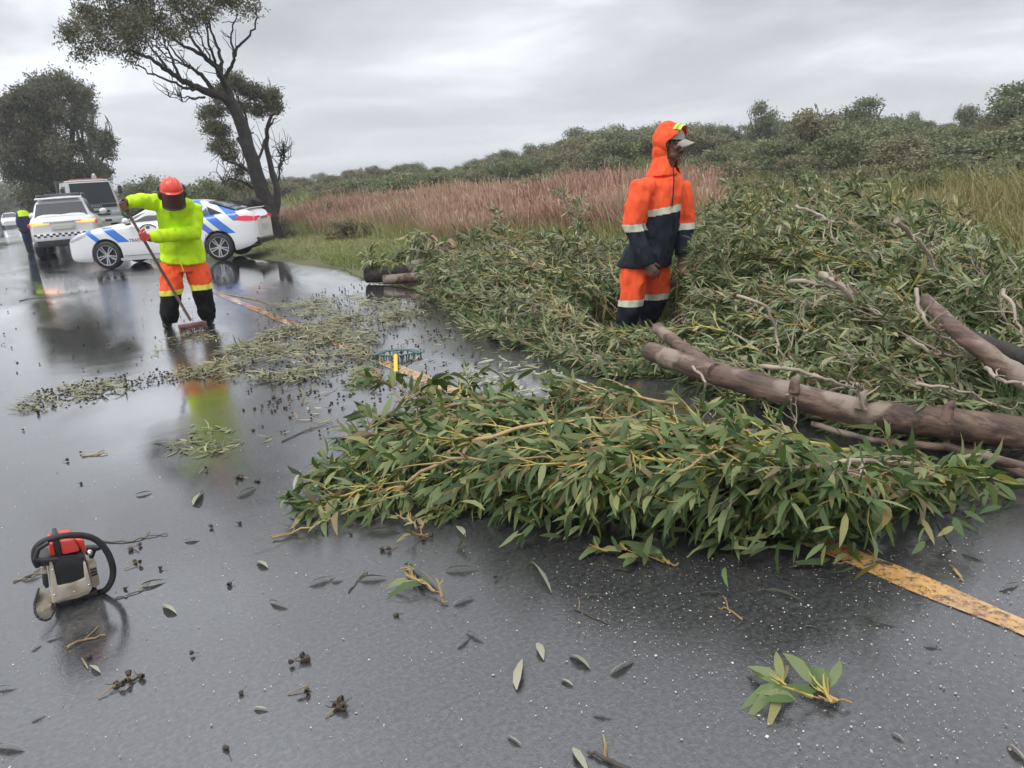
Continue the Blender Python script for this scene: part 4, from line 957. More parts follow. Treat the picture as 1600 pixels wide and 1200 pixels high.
def truck():
    t = empty('recovery_truck', (2.95, 41.5, 0), R(280), label='white flat nosed truck facing the camera behind the SUV', cat='truck')
    t.scale = (1.08, 1.08, 1.06); W = .98; cabp = mat('truck_paint', (.42, .42, .41), .4, coat=.4); dark = mat('truck_glass', (.012, .015, .017), .12, spec=.3)
    def sec(x, w0, w1, z0, z1): return [(x, -w0, z0), (x, w0, z0), (x, w1, z1), (x, -w1, z1)]
    mb = MB()                                                       # cab shell, front at x = 0
    mb.add(sec(0, W, W * 1.0, .62, 1.42) + sec(-1.7, W, W, .62, 1.42), [(0, 1, 2, 3), (7, 6, 5, 4), (0, 4, 5, 1), (1, 5, 6, 2), (3, 2, 6, 7), (0, 3, 7, 4)])
    mb.add([(-.03, -W, 1.42), (-.03, W, 1.42), (-1.7, W, 1.42), (-1.7, -W, 1.42), (-.36, -W * .90, 2.42), (-.36, W * .90, 2.42), (-1.62, W * .9, 2.46), (-1.62, -W * .9, 2.46)], [(0, 1, 5, 4), (1, 2, 6, 5), (2, 3, 7, 6), (3, 0, 4, 7), (4, 5, 6, 7)])
    mb.build('cab', cabp, t, bevel=.05)
    def front(x0, z): return x0 - .03 - .33 * (z - 1.42)
    mb = MB(); z0, z1 = 1.46, 2.375
    mb.grid([[(front(0, z) + .012 + .02 * (1 - abs(q)), q * (W * (1 - .10 * (z - 1.42)) - .10), z) for q in (-1, -.5, 0, .5, 1)] for z in (z0, (z0 + z1) / 2, z1)]); mb.build('windscreen', dark, t)
    mb = MB(); mb.box((.012, 0, 1.36), (.03, 1.72, .15)); mb.build('front_panel', M['black_plastic'], t, bevel=.01)
    letters('ISUZU', .12, M['plate'], t, (.032, 0, 1.36), (R(90), 0, R(90)), sx=1.5)
    for z in (1.12, .98):
        mb = MB(); mb.box((.012, 0, z), (.03, 1.05, .085)); mb.build('grille_slot', M['black_plastic'], t, bevel=.01)
    mb = MB(); mb.box((.05, 0, .72), (.16, 2.0, .26)); mb.build('bumper', M['plate'], t, bevel=.03)
    mb = MB(); mb.box((.135, 0, .72), (.01, 1.0, .10)); mb.build('bumper_slot', M['black_plastic'], t)
    mb = MB(); mb.box((.142, 0, .74), (.008, .44, .10)); mb.build('number_plate', M['reflective'], t)
    for sg in (1, -1):
        mb = MB(); mb.box((.015, sg * .76, 1.04), (.04, .34, .20)); mb.build('headlight', M['clear_lens'], t, bevel=.03)
        mb = MB(); mb.add([(-.50, sg * (W - .002), 1.5), (-1.25, sg * (W - .002), 1.5), (-1.25, sg * (W * .915), 2.28), (-.62, sg * (W * .915), 2.28)], [(0, 1, 2, 3)])
        for v in range(4): mb.v[v] = (mb.v[v][0], mb.v[v][1] + sg * .012, mb.v[v][2])
        mb.build('side_window', dark, t)
        mo = empty('mirror', (-.1, sg * 1.13, 2.0)); mo.parent = t
        mb = MB(); mb.box((0, 0, 0), (.08, .16, .36)); mb.build('mirror_head', M['black_plastic'], mo, bevel=.02)
        mb = MB(); mb.tube([(-.05, -sg * .14, .22), (.02, 0, .24), (.02, 0, -.26), (-.05, -sg * .14, -.3)], .014, 6); mb.build('mirror_arm', M['black_plastic'], mo)
        for x in (-.75, -4.0):
            wheel(t, x, sg * .86, .39, .24, sg, 8, .6, M['plate'])
    mb = MB(); mb.box((-.7, 0, 2.52), (.30, 1.3, .06)); mb.build('light_bar', mat('roof_lamps', (.42, .12, .08), .3, emit=(1, .3, .15), es=.06), t, bevel=.02)
    mb = MB(); mb.box((-.75, 0, 2.475), (.5, 1.64, .05)); mb.build('roof_board', M['white_paint'], t, bevel=.01)
    mb = MB(); mb.box((-3.6, 0, .95), (3.6, 2.1, .16)); mb.build('flatbed', M['grey_print'], t, bevel=.01)
    mb = MB(); mb.box((-3.0, 0, .7), (5.0, .8, .22)); mb.build('chassis', M['black_plastic'], t)
    mb = MB()
    for y in (-.95, -.32, .32, .95): mb.box((-1.86, y, 1.75), (.07, .07, 1.5))
    for z in (1.4, 2.0, 2.5): mb.box((-1.86, 0, z), (.06, 2.0, .07))
    mb.build('headboard', M['grey_print'], t)
    mb = MB(); mb.box((-2.1, .7, 2.45), (.16, .16, .5)); mb.ball((-2.1, .7, 2.74), .08); mb.build('work_lamp', M['plate'], t)
truck()

def far_car(x, y, rz, label, paint, lit):
    S = CarShape(ztop=[(2.1, .62), (1.9, .80), (1.0, .92), (-1.7, .98), (-2.05, .95), (-2.1, .7)], wid=[(2.1, .62), (1.9, .78), (1.3, .86), (-1.5, .86), (-2.0, .8), (-2.1, .7)], zbot=[(2.1, .25), (-2.1, .28)], wheels=(1.3, -1.3), ra=.37, hub=.31, sh=.75,
                 roof=[(1.1, .95), (.3, 1.42), (-.4, 1.47), (-1.3, 1.42), (-2.0, .97)], zbelt=.96, tumble=.4, wroof=.6)
    t = empty('distant_car', (x, y, 0), R(rz), label=label, cat='car')
    mb = MB(); S.body(mb); S.cabin(mb); mb.build('body', paint, t)
    mb = MB(); S.top_panel(mb, 1.02, .34, .04); mb.build('windscreen', M['glass_dark'], t)
    for sg in (1, -1):
        mb = MB(); S.side_panel(mb, [(.2, 1.36), (-1.2, 1.36)], [(.8, 1.0), (-1.5, 1.02)], sg); mb.build('side_window', M['glass_dark'], t)
        mb = MB(); mb.ball((2.06, sg * .58, .68), (.06, .13, .08)); mb.build('headlight', lit, t)
        for xw in (1.3, -1.3):
            mb = MB(); mb.lathe([(.02, -.1), (.31, -.1), (.31, .1), (.02, .1)], 16, 'Y', (xw, sg * .76, .31)); mb.build('wheel', M['rubber'], t)
lampm = mat('lit_headlamp', (.8, .8, .8), .2, emit=(1, .97, .9), es=2.2)
far_car(-1.2, 96, -90, 'tiny white car far down the road left of the officer', M['white_paint'], lampm)
far_car(-3.6, 118, -90, 'tiny grey car farthest down the road at the left edge', mat('grey_paint', (.3, .31, .33), .3, coat=.5), lampm)

# ------------------------------------------------------------------ people
def melt(mb, voxel, smooth=6, fold=0.0, fscale=(5, 5, 2.2), seed=0.0, cut=None, solid=0.0):
    """one continuous skin over the collected shapes, with cloth folds if asked"""
    me = bpy.data.meshes.new('tmp'); me.from_pydata(mb.v, [], mb.f)
    o = bpy.data.objects.new('tmp', me); COL.objects.link(o)
    m_ = o.modifiers.new('r', 'REMESH'); m_.mode = 'VOXEL'; m_.voxel_size = voxel
    s_ = o.modifiers.new('s', 'SMOOTH'); s_.factor = .5; s_.iterations = smooth
    dg = bpy.context.evaluated_depsgraph_get(); out = bpy.data.meshes.new_from_object(o.evaluated_get(dg))
    bpy.data.objects.remove(o); bpy.data.meshes.remove(me)
    bm = bmesh.new(); bm.from_mesh(out); bm.normal_update()
    if fold:
        for v in bm.verts:
            p = v.co; q = Vector((p.x * fscale[0], p.y * fscale[1], p.z * fscale[2])) + Vector((seed, seed * 2, 0))
            n1 = mnoise.noise(q); n2 = mnoise.noise(q * 2.3 + Vector((7, 3, 1))); rid = 1 - abs(mnoise.noise(q * 1.4 + Vector((3, 9, 5)))) * 2
            v.co = p + v.normal * fold * (n1 * .9 + n2 * .5 + rid * .45)
    if cut is not None:
        bmesh.ops.delete(bm, geom=[v for v in bm.verts if cut(v.co)], context='VERTS')
    bm.to_mesh(out); bm.free(); out.shade_smooth(); out.update()
    if solid:
        o = bpy.data.objects.new('tmp', out); COL.objects.link(o); m_ = o.modifiers.new('t', 'SOLIDIFY'); m_.thickness = solid; m_.offset = -1
        o2 = bpy.data.meshes.new_from_object(o.evaluated_get(bpy.context.evaluated_depsgraph_get())); bpy.data.objects.remove(o); out = o2; out.shade_smooth()
    return out
def clad(name, me, mats, cls, parent, band=None, band_name='reflective_band', lift=.004):
    """material by place; the faces of class 'band' become pieces of tape of their own, lying on the cloth"""
    for m in mats: me.materials.append(m)
    idx = [cls(p.center) for p in me.polygons]
    me.polygons.foreach_set('material_index', [min(i, len(mats) - 1) for i in idx])
    o = link(name, me, parent)
    if band is not None:
        for bi, bmtl in band.items():
            fs = [p for p, i in zip(me.polygons, idx) if i == bi]
            if not fs: continue
            mp = {}; V = []; F = []
            for p in fs:
                f = []
                for vi in p.vertices:
                    if vi not in mp: mp[vi] = len(V); v = me.vertices[vi]; V.append(v.co + v.normal * lift)
                    f.append(mp[vi])
                F.append(f)
            b = bpy.data.meshes.new(band_name); b.from_pydata(V, [], F); b.materials.append(bmtl); b.shade_smooth(); link(band_name, b, parent)
    return o
def bend(a, axis, ang): return Quaternion(axis, ang) @ a
def hand_open(mb, w, d, n, side, s=1.0, curls=(14, 26, 22)):
    """relaxed hand: palm, four unequal fingers and a thumb from the side of the palm"""
    d, n = d.normalized(), n.normalized(); side = (side - d * side.dot(d)).normalized(); n = (n - d * n.dot(d)).normalized()
    mb.loft([(w - d * .03 * s, side * .027 * s, n * .022 * s), (w, side * .028 * s, n * .020 * s), (w + d * .04 * s, side * .040 * s, n * .017 * s), (w + d * .085 * s, side * .042 * s, n * .0145 * s), (w + d * .098 * s, side * .036 * s, n * .010 * s)], 14)
    for i, L_ in enumerate((.072, .080, .074, .056)):
        p = w + d * (.088 - .004 * abs(i - 1)) * s + side * (.032 - .0215 * i) * s; dd = (d + side * (.10 - .07 * i)).normalized(); pts = [p - dd * .02 * s, p]; ax = dd.cross(n)
        for k, q in enumerate((.45, .31, .24)):
            dd = bend(dd, ax, R(curls[k] * (1 + .12 * i))); p = p + dd * L_ * q * s; pts.append(p)
        mb.tube(pts, [.0100 * s, .0100 * s, .0095 * s, .0088 * s, .0074 * s], 8); mb.ball(pts[-1], .0078 * s, 8, 6)
    p = w + d * .022 * s + side * .030 * s + n * .004 * s; dd = (side * .75 + d * .72 + n * .30).normalized(); pts = [p, p + dd * .036 * s]
    dd = (dd + d * .5 + n * .25 - side * .25).normalized(); pts.append(pts[-1] + dd * .028 * s); pts.append(pts[-1] + dd * .02 * s)
    mb.tube(pts, [.0155 * s, .0125 * s, .0112 * s, .0085 * s], 8); mb.ball(pts[-1], .009 * s, 8, 6)
def hand_grip(mb, c, axis, w, rad, s=1.0, up=1):
    """hand closed round a pole through c; w is the wrist"""
    axis = axis.normalized(); d = (c - w); d = (d - axis * d.dot(axis)).normalized(); side = axis.cross(d)
    kc = c - side * (rad + .018 * s); 
    mb.loft([(w, axis * .028 * s, side * .024 * s), (w.lerp(kc, .5), axis * .038 * s, side * .022 * s), (kc - d * .012 * s, axis * .044 * s, side * .018 * s), (kc + d * .022 * s, axis * .042 * s, side * .014 * s)], 14)
    for i in range(4):
        o = axis * (.032 - .0215 * i) * s * up; pts = []; R_ = rad + .010 * s
        ext = (235, 250, 240, 215)[i]
        for k in range(8):
            a = R(ext) * k / 7; pts.append(c + o + (-side * math.cos(a) + d * math.sin(a)) * R_)
        mb.tube(pts, [.0108 * s] * 3 + [.0102 * s] * 3 + [.0095 * s, .008 * s], 8); mb.ball(pts[-1], .0085 * s, 8, 6)
    pts = []
    for k in range(6):
        a = R(-20 - 150 * k / 5); pts.append(c + axis * (.050 + .010 * k / 5) * s * up + (-side * math.cos(a) + d * math.sin(a)) * (rad + .012 * s))
    mb.tube([w.lerp(kc, .6)] + pts, [.015 * s, .0135 * s, .0125 * s, .0115 * s, .011 * s, .010 * s, .0085 * s], 8)
def head_shape(mb, c, f, u):
    f = f.normalized(); s = f.cross(u).normalized(); u = s.cross(f).normalized(); rot = Matrix((s, f, u)).transposed()
    def b(x, y, z, r, nu=14, nv=10): mb.ball(c + s * x + f * y + u * z, r, nu, nv, rot)
    b(0, -.012, .028, (.076, .098, .100)); b(0, .020, -.045, (.060, .072, .072)); b(0, .062, -.104, (.028, .026, .022)); b(0, .070, .020, (.056, .024, .016))
    b(0, .100, -.020, (.010, .020, .026)); b(0, .110, -.034, (.016, .017, .013)); b(.012, .100, -.037, (.010, .010, .008)); b(-.012, .100, -.037, (.010, .010, .008))
    for q in (1, -1): b(q * .042, .062, -.022, (.022, .022, .020)); b(q * .078, -.008, -.005, (.010, .020, .034)); b(q * .036, .030, -.08, (.026, .04, .03))
    b(0, .090, -.062, (.027, .014, .0075)); b(0, .087, -.077, (.024, .014, .008)); b(0, .070, -.07, (.034, .022, .028))
    return s, f, u
def boot(mb, heel, toe, ank, top, r=.055):
    """rubber boot from heel and toe on the ground up to the shaft's top"""
    d = (toe - heel); d.z = 0; L_ = d.length; d.normalize(); s = Vector((d.y, -d.x, 0)); z = Vector((0, 0, 1))
    secs = []
    for t, w, h in ((0, .034, .045), (.10, .046, .060), (.3, .050, .060), (.55, .052, .048), (.78, .056, .038), (.93, .046, .030), (1.0, .024, .018)):
        secs.append((heel + d * L_ * t + z * (h + .002), s * w, z * h))
    mb.loft(secs, 14, p=2.6)
    mb.loft([(heel + d * L_ * .25 + z * .05, s * r * .85, d * r * 1.1), (ank, s * r * .9, d * r * 1.05), (ank.lerp(top, .5), s * r * 1.05, d * r * 1.15), (top, s * r * 1.15, d * r * 1.25)], 16)
def v3(*a): return Vector(a)

# --- the worker sweeping with the broom
def sweeping_worker():
    fr = Frame(287, 515); A = fr.at
    t = empty('person', fr.o, fr.rz, label='worker in yellow jacket and orange trousers with a red helmet sweeping the wet road', cat='person')
    def gl(px, py): p = G(px, py) - fr.o; return v3(p.dot(fr.r), p.dot(fr.b), 0)
    hc = A(269, 303, -.40); sh_r, el_r, wr_r = A(250, 318, -.20), A(222, 314, -.26), A(199, 316, -.32)
    sh_l, el_l, wr_l = A(303, 327, -.17), A(304, 364, -.22), A(234, 371, -.42)
    hip_l, kn_l, an_l = A(270, 408, .04), A(267, 456, -.06), A(264, 502, .0)
    hip_r, kn_r, an_r = A(305, 408, .04), A(315, 452, -.02), A(326, 498, .06)
    pel = A(288, 400, .08); chest = A(275, 338, -.16); neck = A(270, 318, -.30)
    gr_t, gr_m, foot = A(194, 322, -.34), A(226, 369, -.46), A(298, 501, -.22)
    # body: one skin, mostly under the clothes
    mb = MB(); up = v3(0, .25, .97).normalized(); fw = v3(.05, -.94, -.30)
    head_shape(mb, hc, fw, up)
    mb.tube([hc - up * .06, neck, chest + v3(0, 0, .1)], [.055, .058, .09], 14)
    mb.loft([(pel, v3(.15, 0, 0), v3(0, .10, 0)), (pel.lerp(chest, .5), v3(.14, 0, 0), v3(0, .10, .02)), (chest, v3(.17, 0, 0), v3(0, .11, .04)), (chest + v3(0, -.03, .12), v3(.15, 0, 0), v3(0, .08, .03))], 18)
    for a, b, c in ((sh_r, el_r, wr_r), (sh_l, el_l, wr_l)): mb.tube([chest.lerp(a, .6), a, a.lerp(b, .5), b, b.lerp(c, .5), c], [.07, .058, .052, .045, .042, .032], 12)
    for a, b, c in ((hip_l, kn_l, an_l), (hip_r, kn_r, an_r)): mb.tube([pel.lerp(a, .7), a, a.lerp(b, .5), b, b.lerp(c, .4), c], [.10, .09, .08, .06, .058, .042], 12)
    me = melt(mb, .0075, 4); me.materials.append(M['skin']); link('body', me, t)
    # jacket
    mb = MB(); rows = [(405, 251, 322, .06, .20), (392, 251, 319, .05, .185), (372, 250, 312, .0, .165), (352, 247, 307, -.08, .17), (336, 245, 306, -.15, .16), (322, 245, 305, -.21, .14), (313, 250, 299, -.25, .115), (307, 256, 288, -.29, .08)]
    secs = []
    for py, xl, xr, e, hd in rows:
        a, b = A(xl, py, e), A(xr, py, e); secs.append(((a + b) / 2, (b - a) / 2, v3(0, hd, hd * .25)))
    mb.loft(secs, 26, p=2.3)
    mb.tube([sh_r + v3(.07, 0, -.02), sh_r, sh_r.lerp(el_r, .5), el_r, el_r.lerp(wr_r, .55), wr_r + (wr_r - el_r) * .02], [.096, .090, .082, .073, .064, .052], 16)
    mb.tube([sh_l + v3(-.05, 0, 0), sh_l, sh_l.lerp(el_l, .5), el_l + v3(.0, 0, -.0), el_l.lerp(wr_l, .5), wr_l], [.096, .094, .087, .080, .070, .052], 16)
    me = melt(mb, .009, 5, .016, (10, 10, 5), 3.3); clad('jacket', me, [M['hi_vis_yellow']], lambda c: 0, t)
    # zip flap and hem cord
    mb = MB(); mb.tube([A(281, 402, -.13), A(283, 412, -.15), A(287, 424, -.13)], .007, 6); mb.build('drawcord', M['reflective_yellow'], t)
    # trousers: orange above, tape at the knee, black below
    mb = MB()
    mb.loft([(A(287, 392, .06), v3(.175, 0, 0), v3(0, .12, 0)), (A(288, 408, .05), v3(.205, 0, 0), v3(0, .14, 0)), (A(288, 424, .04), v3(.225, 0, 0), v3(0, .155, 0))], 22, p=2.3)
    for a, b, c, q in ((hip_l, kn_l, an_l, 1), (hip_r, kn_r, an_r, -1)):
        mb.tube([a + v3(0, 0, -.04), a.lerp(b, .45), b, b.lerp(c, .3), b.lerp(c, .75), c + v3(0, 0, .0)], [.122, .118, .104, .100, .092, .074], 18)
    zb0, zb1 = A(290, 457, 0).z, A(290, 449, 0).z
    def cls(c):
        dz = .02 if c.x > A(290, 450, 0).x else 0.0
        return 3 if c.z < zb0 + dz else (1 if c.z < zb1 + dz else 0)
    me = melt(mb, .009, 5, .020, (11, 11, 6), 9.1)
    def cls2(c):
        k = cls(c); return {0: 0, 1: 2, 3: 1}[k]
    clad('trousers', me, [M['hi_vis_orange'], M['black_cloth']], cls2, t, {2: M['reflective_yellow']})
    for px, py, tx, ty, an in ((263, 508, 261, 523, an_l), (322, 501, 337, 510, an_r)):
        mb = MB(); h = gl(px, py); q = gl(tx, ty); d = (q - h).normalized(); boot(mb, h - d * .03, h + d * .30, v3(an.x, an.y + .0, .12), v3(an.x, an.y, .24), .075)
        me = melt(mb, .008, 4); me.materials.append(M['black_plastic']); link('boot', me, t)
    # gloves closed on the broom handle
    ax = (gr_t - foot).normalized()
    for c, w, m_, q in ((gr_t, wr_r, M['glove_brown'], 1), (gr_m, wr_l, M['glove_red'], 1)):
        mb = MB(); hand_grip(mb, c, ax, w, .016, 1.12, q); mb.tube([w.lerp(c, -.25), w, w.lerp(c, .3)], [.046, .044, .036], 12)
        me = melt(mb, .0055, 3); me.materials.append(m_); link('glove', me, t)
    # helmet, mesh visor, ear defenders
    ho = empty('helmet', hc); ho.parent = t
    s = fw.cross(up).normalized(); rot = Matrix((s, fw.normalized(), s.cross(fw).normalized())).transposed()
    mb = MB(); n_, m2 = 22, 9; V = []
    for j in range(m2 + 1):
        th = math.pi * .5 * j / m2; row = []
        for k in range(n_ + 1):
            a = 2 * math.pi * k / n_; rdg = 1
            row.append(rot @ v3(.112 * math.sin(th) * math.cos(a) * rdg, .132 * math.sin(th) * math.sin(a) * rdg - .012, .125 * math.cos(th) * (1.0 if j else 1) + .045))
        V.append(row)
    mb.grid(V); br = []
    for rr_, dz in ((1.0, 0.0), (1.0, -.016)):
        br.append([rot @ v3(.114 * math.cos(a), (.134 + .030 * max(0, math.sin(a)) ** 2) * math.sin(a) - .012, .046 + dz - .02 * max(0, math.sin(a))) for a in np.linspace(0, 2 * math.pi, 25)])
    mb.grid([V[-1][:1] * 25 if False else [rot @ v3(.112 * math.cos(a), .132 * math.sin(a) - .012, .047) for a in np.linspace(0, 2 * math.pi, 25)]] + br)
    mb.tube([rot @ v3(0, .115 * math.sin(a) - .012, .045 + .125 * math.cos(a)) for a in np.linspace(-1.1, 1.2, 12)], .011, 8)
    for q in (-1, 1): mb.tube([rot @ v3(q * .05, .112 * math.sin(a) - .012, .045 + .112 * math.cos(a)) for a in np.linspace(-.9, 1.1, 10)], .008, 6)
    mb.build('shell', M['helmet_red'], ho, sharp=30)
    mb = MB(); mb.grid([[rot @ v3(.112 * math.sin(a), .150 * math.cos(a) + .015, z) for a in np.linspace(-1.25, 1.25, 17)] for z in np.linspace(.04, -.115, 7)]); mb.build('mesh_visor', M['mesh_visor'], ho)
    mb = MB(); mb.tube([rot @ v3(.113 * math.sin(a), .152 * math.cos(a) + .015, -.118) for a in np.linspace(-1.25, 1.25, 17)], .009, 6)
    mb.tube([rot @ v3(.108, .06, .04), rot @ v3(.108, .062, -.12)], .006, 6); mb.tube([rot @ v3(-.108, .06, .04), rot @ v3(-.108, .062, -.12)], .006, 6); mb.build('visor_frame', M['black_plastic'], ho)
    for q in (1, -1):
        mb = MB(); mb.ball(rot @ v3(q * .108, -.015, -.005), (.034, .045, .058), rot=rot); mb.tube([rot @ v3(q * .122, -.015, -.01), rot @ v3(q * .132, -.02, .04), rot @ v3(q * .116, -.012, .085)], .008, 6); mb.build('ear_defender', M['black_plastic'], ho)
    # the broom he holds: a thing of its own
    b = empty('broom', fr.o, fr.rz, label='long wooden broom held by the sweeping worker in yellow', cat='broom')
    top = gr_t + ax * .06; mb = MB(); mb.tube([top, top.lerp(foot, .5), foot + v3(0, 0, -.0)], [.0145, .015, .0155], 10); mb.build('handle', M['broom_wood'], b)
    d = v3(.90, .22, 0).normalized(); hb = v3(foot.x + .01, foot.y - .01, .075); rz = Matrix.Rotation(math.atan2(d.y, d.x), 3, 'Z')
    mb = MB(); mb.box(hb, (.29, .07, .042), rz); mb.build('head', M['broom_red'], b, bevel=.008)
    mb = MB(); rr = random.Random(2)
    for i in range(26):
        for j in range(4):
            p = hb + rz @ v3(-.138 + .276 * i / 25, -.028 + .056 * j / 3, -.02); q = p + rz @ v3(rr.uniform(-.012, .012), rr.uniform(-.02, .02) + (j - 1.5) * .008, -.052)
            mb.tube([p, q], [.0035, .0025], 4)
    mb.build('bristles', M['broom_red'], b, sharp=0, kind='stuff')
sweeping_worker()

# --- the man in orange standing among the branches
def standing_man():
    fr = Frame(1002, 524); A = fr.at
    t = empty('person', fr.o, fr.rz, label='man in orange and navy rain suit with raised hood and cap standing among the branches', cat='person')
    fw = v3(.88, -.46, -.12).normalized(); f0 = v3(.88, -.47, 0).normalized(); s0 = v3(-.47, -.88, 0).normalized()   # s0: towards his right hand
    hc = A(1049, 226, -.02)
    sh_n, el_n, wr_n = A(1002, 296, -.16), A(988, 352, -.22), A(1010, 412, -.24)
    sh_f, el_f, wr_f = A(1063, 296, .12), A(1071, 345, .10), A(1066, 399, .02)
    pel, chest, neck = A(1008, 398, .02), A(1032, 300, 0), A(1040, 262, 0)
    hip_n, kn_n, an_n = A(992, 416, -.06), A(988, 468, -.10), A(978, 508, -.06)
    hip_f, kn_f, an_f = A(1026, 410, .10), A(1026, 460, .12), A(1012, 500, .16)
    mb = MB(); hs, hf, hu = head_shape(mb, hc, fw, v3(0, 0, 1))
    mb.tube([hc - v3(.01, 0, .07), neck, chest + v3(0, 0, .06)], [.058, .062, .10], 14)
    mb.loft([(pel, f0 * .10, s0 * .15), (pel.lerp(chest, .5), f0 * .10, s0 * .15), (chest, f0 * .115, s0 * .18), (chest + v3(0, 0, .10), f0 * .08, s0 * .15)], 18)
    for a, b, c in ((sh_n, el_n, wr_n), (sh_f, el_f, wr_f)): mb.tube([chest.lerp(a, .6), a, a.lerp(b, .5), b, b.lerp(c, .5), c], [.07, .058, .052, .045, .042, .030], 12)
    for a, b, c in ((hip_n, kn_n, an_n), (hip_f, kn_f, an_f)): mb.tube([pel.lerp(a, .7), a, a.lerp(b, .5), b, b.lerp(c, .4), c, c + v3(0, 0, -.05)], [.10, .09, .08, .06, .058, .042, .04], 12)
    hand_open(mb, wr_n, v3(.62, -.12, -.78), v3(-.3, .95, -.2), v3(.75, .1, .6), 1.0)
    hand_open(mb, wr_f, v3(-.12, -.10, -.99), v3(.25, -.55, 0), f0, 1.0)
    me = melt(mb, .0055, 4); me.materials.append(M['skin']); link('body', me, t)
    for q in (1, -1):
        e = hc + hs * q * .031 + hf * .076 + hu * .0
        mb = MB(); mb.ball(e, .0135, 10, 8); mb.ball(e + hf * .0085, .0068, 8, 6, mi=1); mb.build('eye', [M['eye_white'], M['hair']], t)
    mb = MB()
    for q in np.linspace(-1, 1, 9): mb.ball(hc + hs * q * .030 + hf * (.102 - .012 * q * q) - hu * (.053 + .006 * q * q), (.006, .006, .008), 6, 5)
    mb.build('moustache', M['hair'], t)
    mb = MB(); rot = Matrix((hs, hf, hu)).transposed(); mb.ball(hc + hu * .036 - hf * .018, (.080, .100, .098), 16, 10, rot); mb.build('hair', M['hair'], t)
    # cap
    c = empty('cap', hc); c.parent = t
    mb = MB(); mb.grid([[hs * .090 * math.sin(th) * math.cos(a) + hf * (.112 * math.sin(th) * math.sin(a) - .004) + hu * (.115 * math.cos(th) + .035) for a in np.linspace(0, 2 * math.pi, 25)] for th in np.linspace(.02, 1.5, 9)]); mb.build('crown', M['cap_cloth'], c)
    mb = MB()
    for off in (0, -.006):
        mb.grid([[hs * (.084 * math.sin(a) * (1 - .10 * q)) + hf * (.085 + .028 * math.cos(a) + q * (.085 * math.cos(a) ** .6)) + hu * (.048 - .030 * math.sin(a) ** 2 - .026 * q + off) for a in np.linspace(-1.35, 1.35, 17)] for q in (0, .25, .5, .75, 1.0)])
    mb.build('peak', M['cap_cloth'], c)
    # hood, open at the face
    mb = MB(); mb.ball(hc + hu * .040 - hf * .030, (.112, .128, .135), 22, 16, rot); mb.ball(hc - hf * .05 - hu * .06, (.105, .095, .11), 18, 12, rot); mb.ball(hc + hf * .05 + hu * .075, (.095, .09, .082), 16, 10, rot)
    mb.loft([(neck + v3(-.02, 0, -.06), f0 * .13, s0 * .155), (neck + v3(-.01, 0, .01), f0 * .11, s0 * .12), (hc - hf * .03 - hu * .10, f0 * .10, s0 * .10)], 20)
    def cut(p):
        q = p - hc; x, y, z = q.dot(hs), q.dot(hf), q.dot(hu)
        edge = .012 + (.078 if z > .085 else (.078 * max(0, (z - .02) / .065) if z > .02 else 0))
        if z < -.08: edge = .012 + (-.08 - z) * .5
        if z < -.17: return abs(x) < .028 and y > 0
        return y > edge and z > -.17
    me = melt(mb, .007, 4, .014, (12, 12, 8), 2.0, cut, .006); me.materials.append(M['hi_vis_orange']); link('hood', me, t)
    for dy, m_ in ((.052, M['reflective_yellow']), (.072, mat('stripe_green', (.16, .40, .08), .5)), (.092, M['reflective_yellow'])):
        mb = MB(); rows = []
        for a in np.linspace(-1.0, 1.0, 19):
            rr_ = []
            for k in (-.010, .010):
                y = dy + k - .05; r_ = math.sqrt(max(.05, 1 - (y / .098) ** 2)); rr_.append(hc + hf * (.05 + y) + hs * .1005 * r_ * math.sin(a) + hu * (.075 + .0885 * r_ * math.cos(a)))
            rows.append(rr_)
        mb.grid(rows); mb.build('hood_stripe', m_, t)
    # jacket
    mb = MB(); secs = []
    for py, xl, xr, e, hd in ((414, 968, 1047, .02, .215), (400, 973, 1049, .02, .21), (380, 984, 1053, .01, .19), (352, 1000, 1060, 0, .175), (328, 1003, 1063, 0, .18), (305, 998, 1068, 0, .185), (290, 1000, 1068, 0, .17), (279, 1010, 1064, 0, .14), (268, 1022, 1058, 0, .10)):
        a, b = A(xl, py, e), A(xr, py, e); secs.append(((a + b) / 2, (b - a) / 2, v3(.03, hd, 0)))
    mb.loft(secs, 26, p=2.7)
    mb.tube([sh_n + v3(.07, .04, 0), sh_n, sh_n.lerp(el_n, .5), el_n, el_n.lerp(wr_n, .5), wr_n + v3(.005, 0, -.01)], [.092, .088, .084, .080, .072, .056], 18)
    mb.tube([sh_f + v3(-.06, -.04, 0), sh_f, sh_f.lerp(el_f, .5), el_f, el_f.lerp(wr_f, .5), wr_f], [.09, .088, .080, .074, .068, .056], 18)
    me = melt(mb, .0075, 5, .019, (10, 10, 5), 5.2)
    def near(p, a, b):
        ab = b - a; q = max(0, min(1, (p - a).dot(ab) / ab.length_squared)); return (p - (a + ab * q)).length
    tz = A(1030, 336, -.15).z, A(1030, 325, -.15).z; nz = A(990, 362, -.25).z, A(990, 350, -.25).z; fz = A(1070, 358, .1).z, A(1070, 348, .1).z
    def cls(p):
        dn = min(near(p, sh_n, el_n), near(p, el_n, wr_n)); df = min(near(p, sh_f, el_f), near(p, el_f, wr_f))
        z = nz if dn < .112 and dn < df and p.x < A(1012, 340, 0).x else (fz if (df < .10 and p.x > A(1050, 340, 0).x) or p.x > A(1063, 340, 0).x else tz)
        tilt = (p.x - A(1030, 330, 0).x) * .12 if z is tz else 0
        return 1 if p.z < z[0] + tilt else (2 if p.z < z[1] + tilt else 0)
    clad('jacket', me, [M['hi_vis_orange'], M['navy']], cls, t, {2: M['reflective']})
    mb = MB(); zp = [A(1052, 262, -.14), A(1053, 280, -.19), A(1052, 300, -.20), A(1050, 323, -.20)]
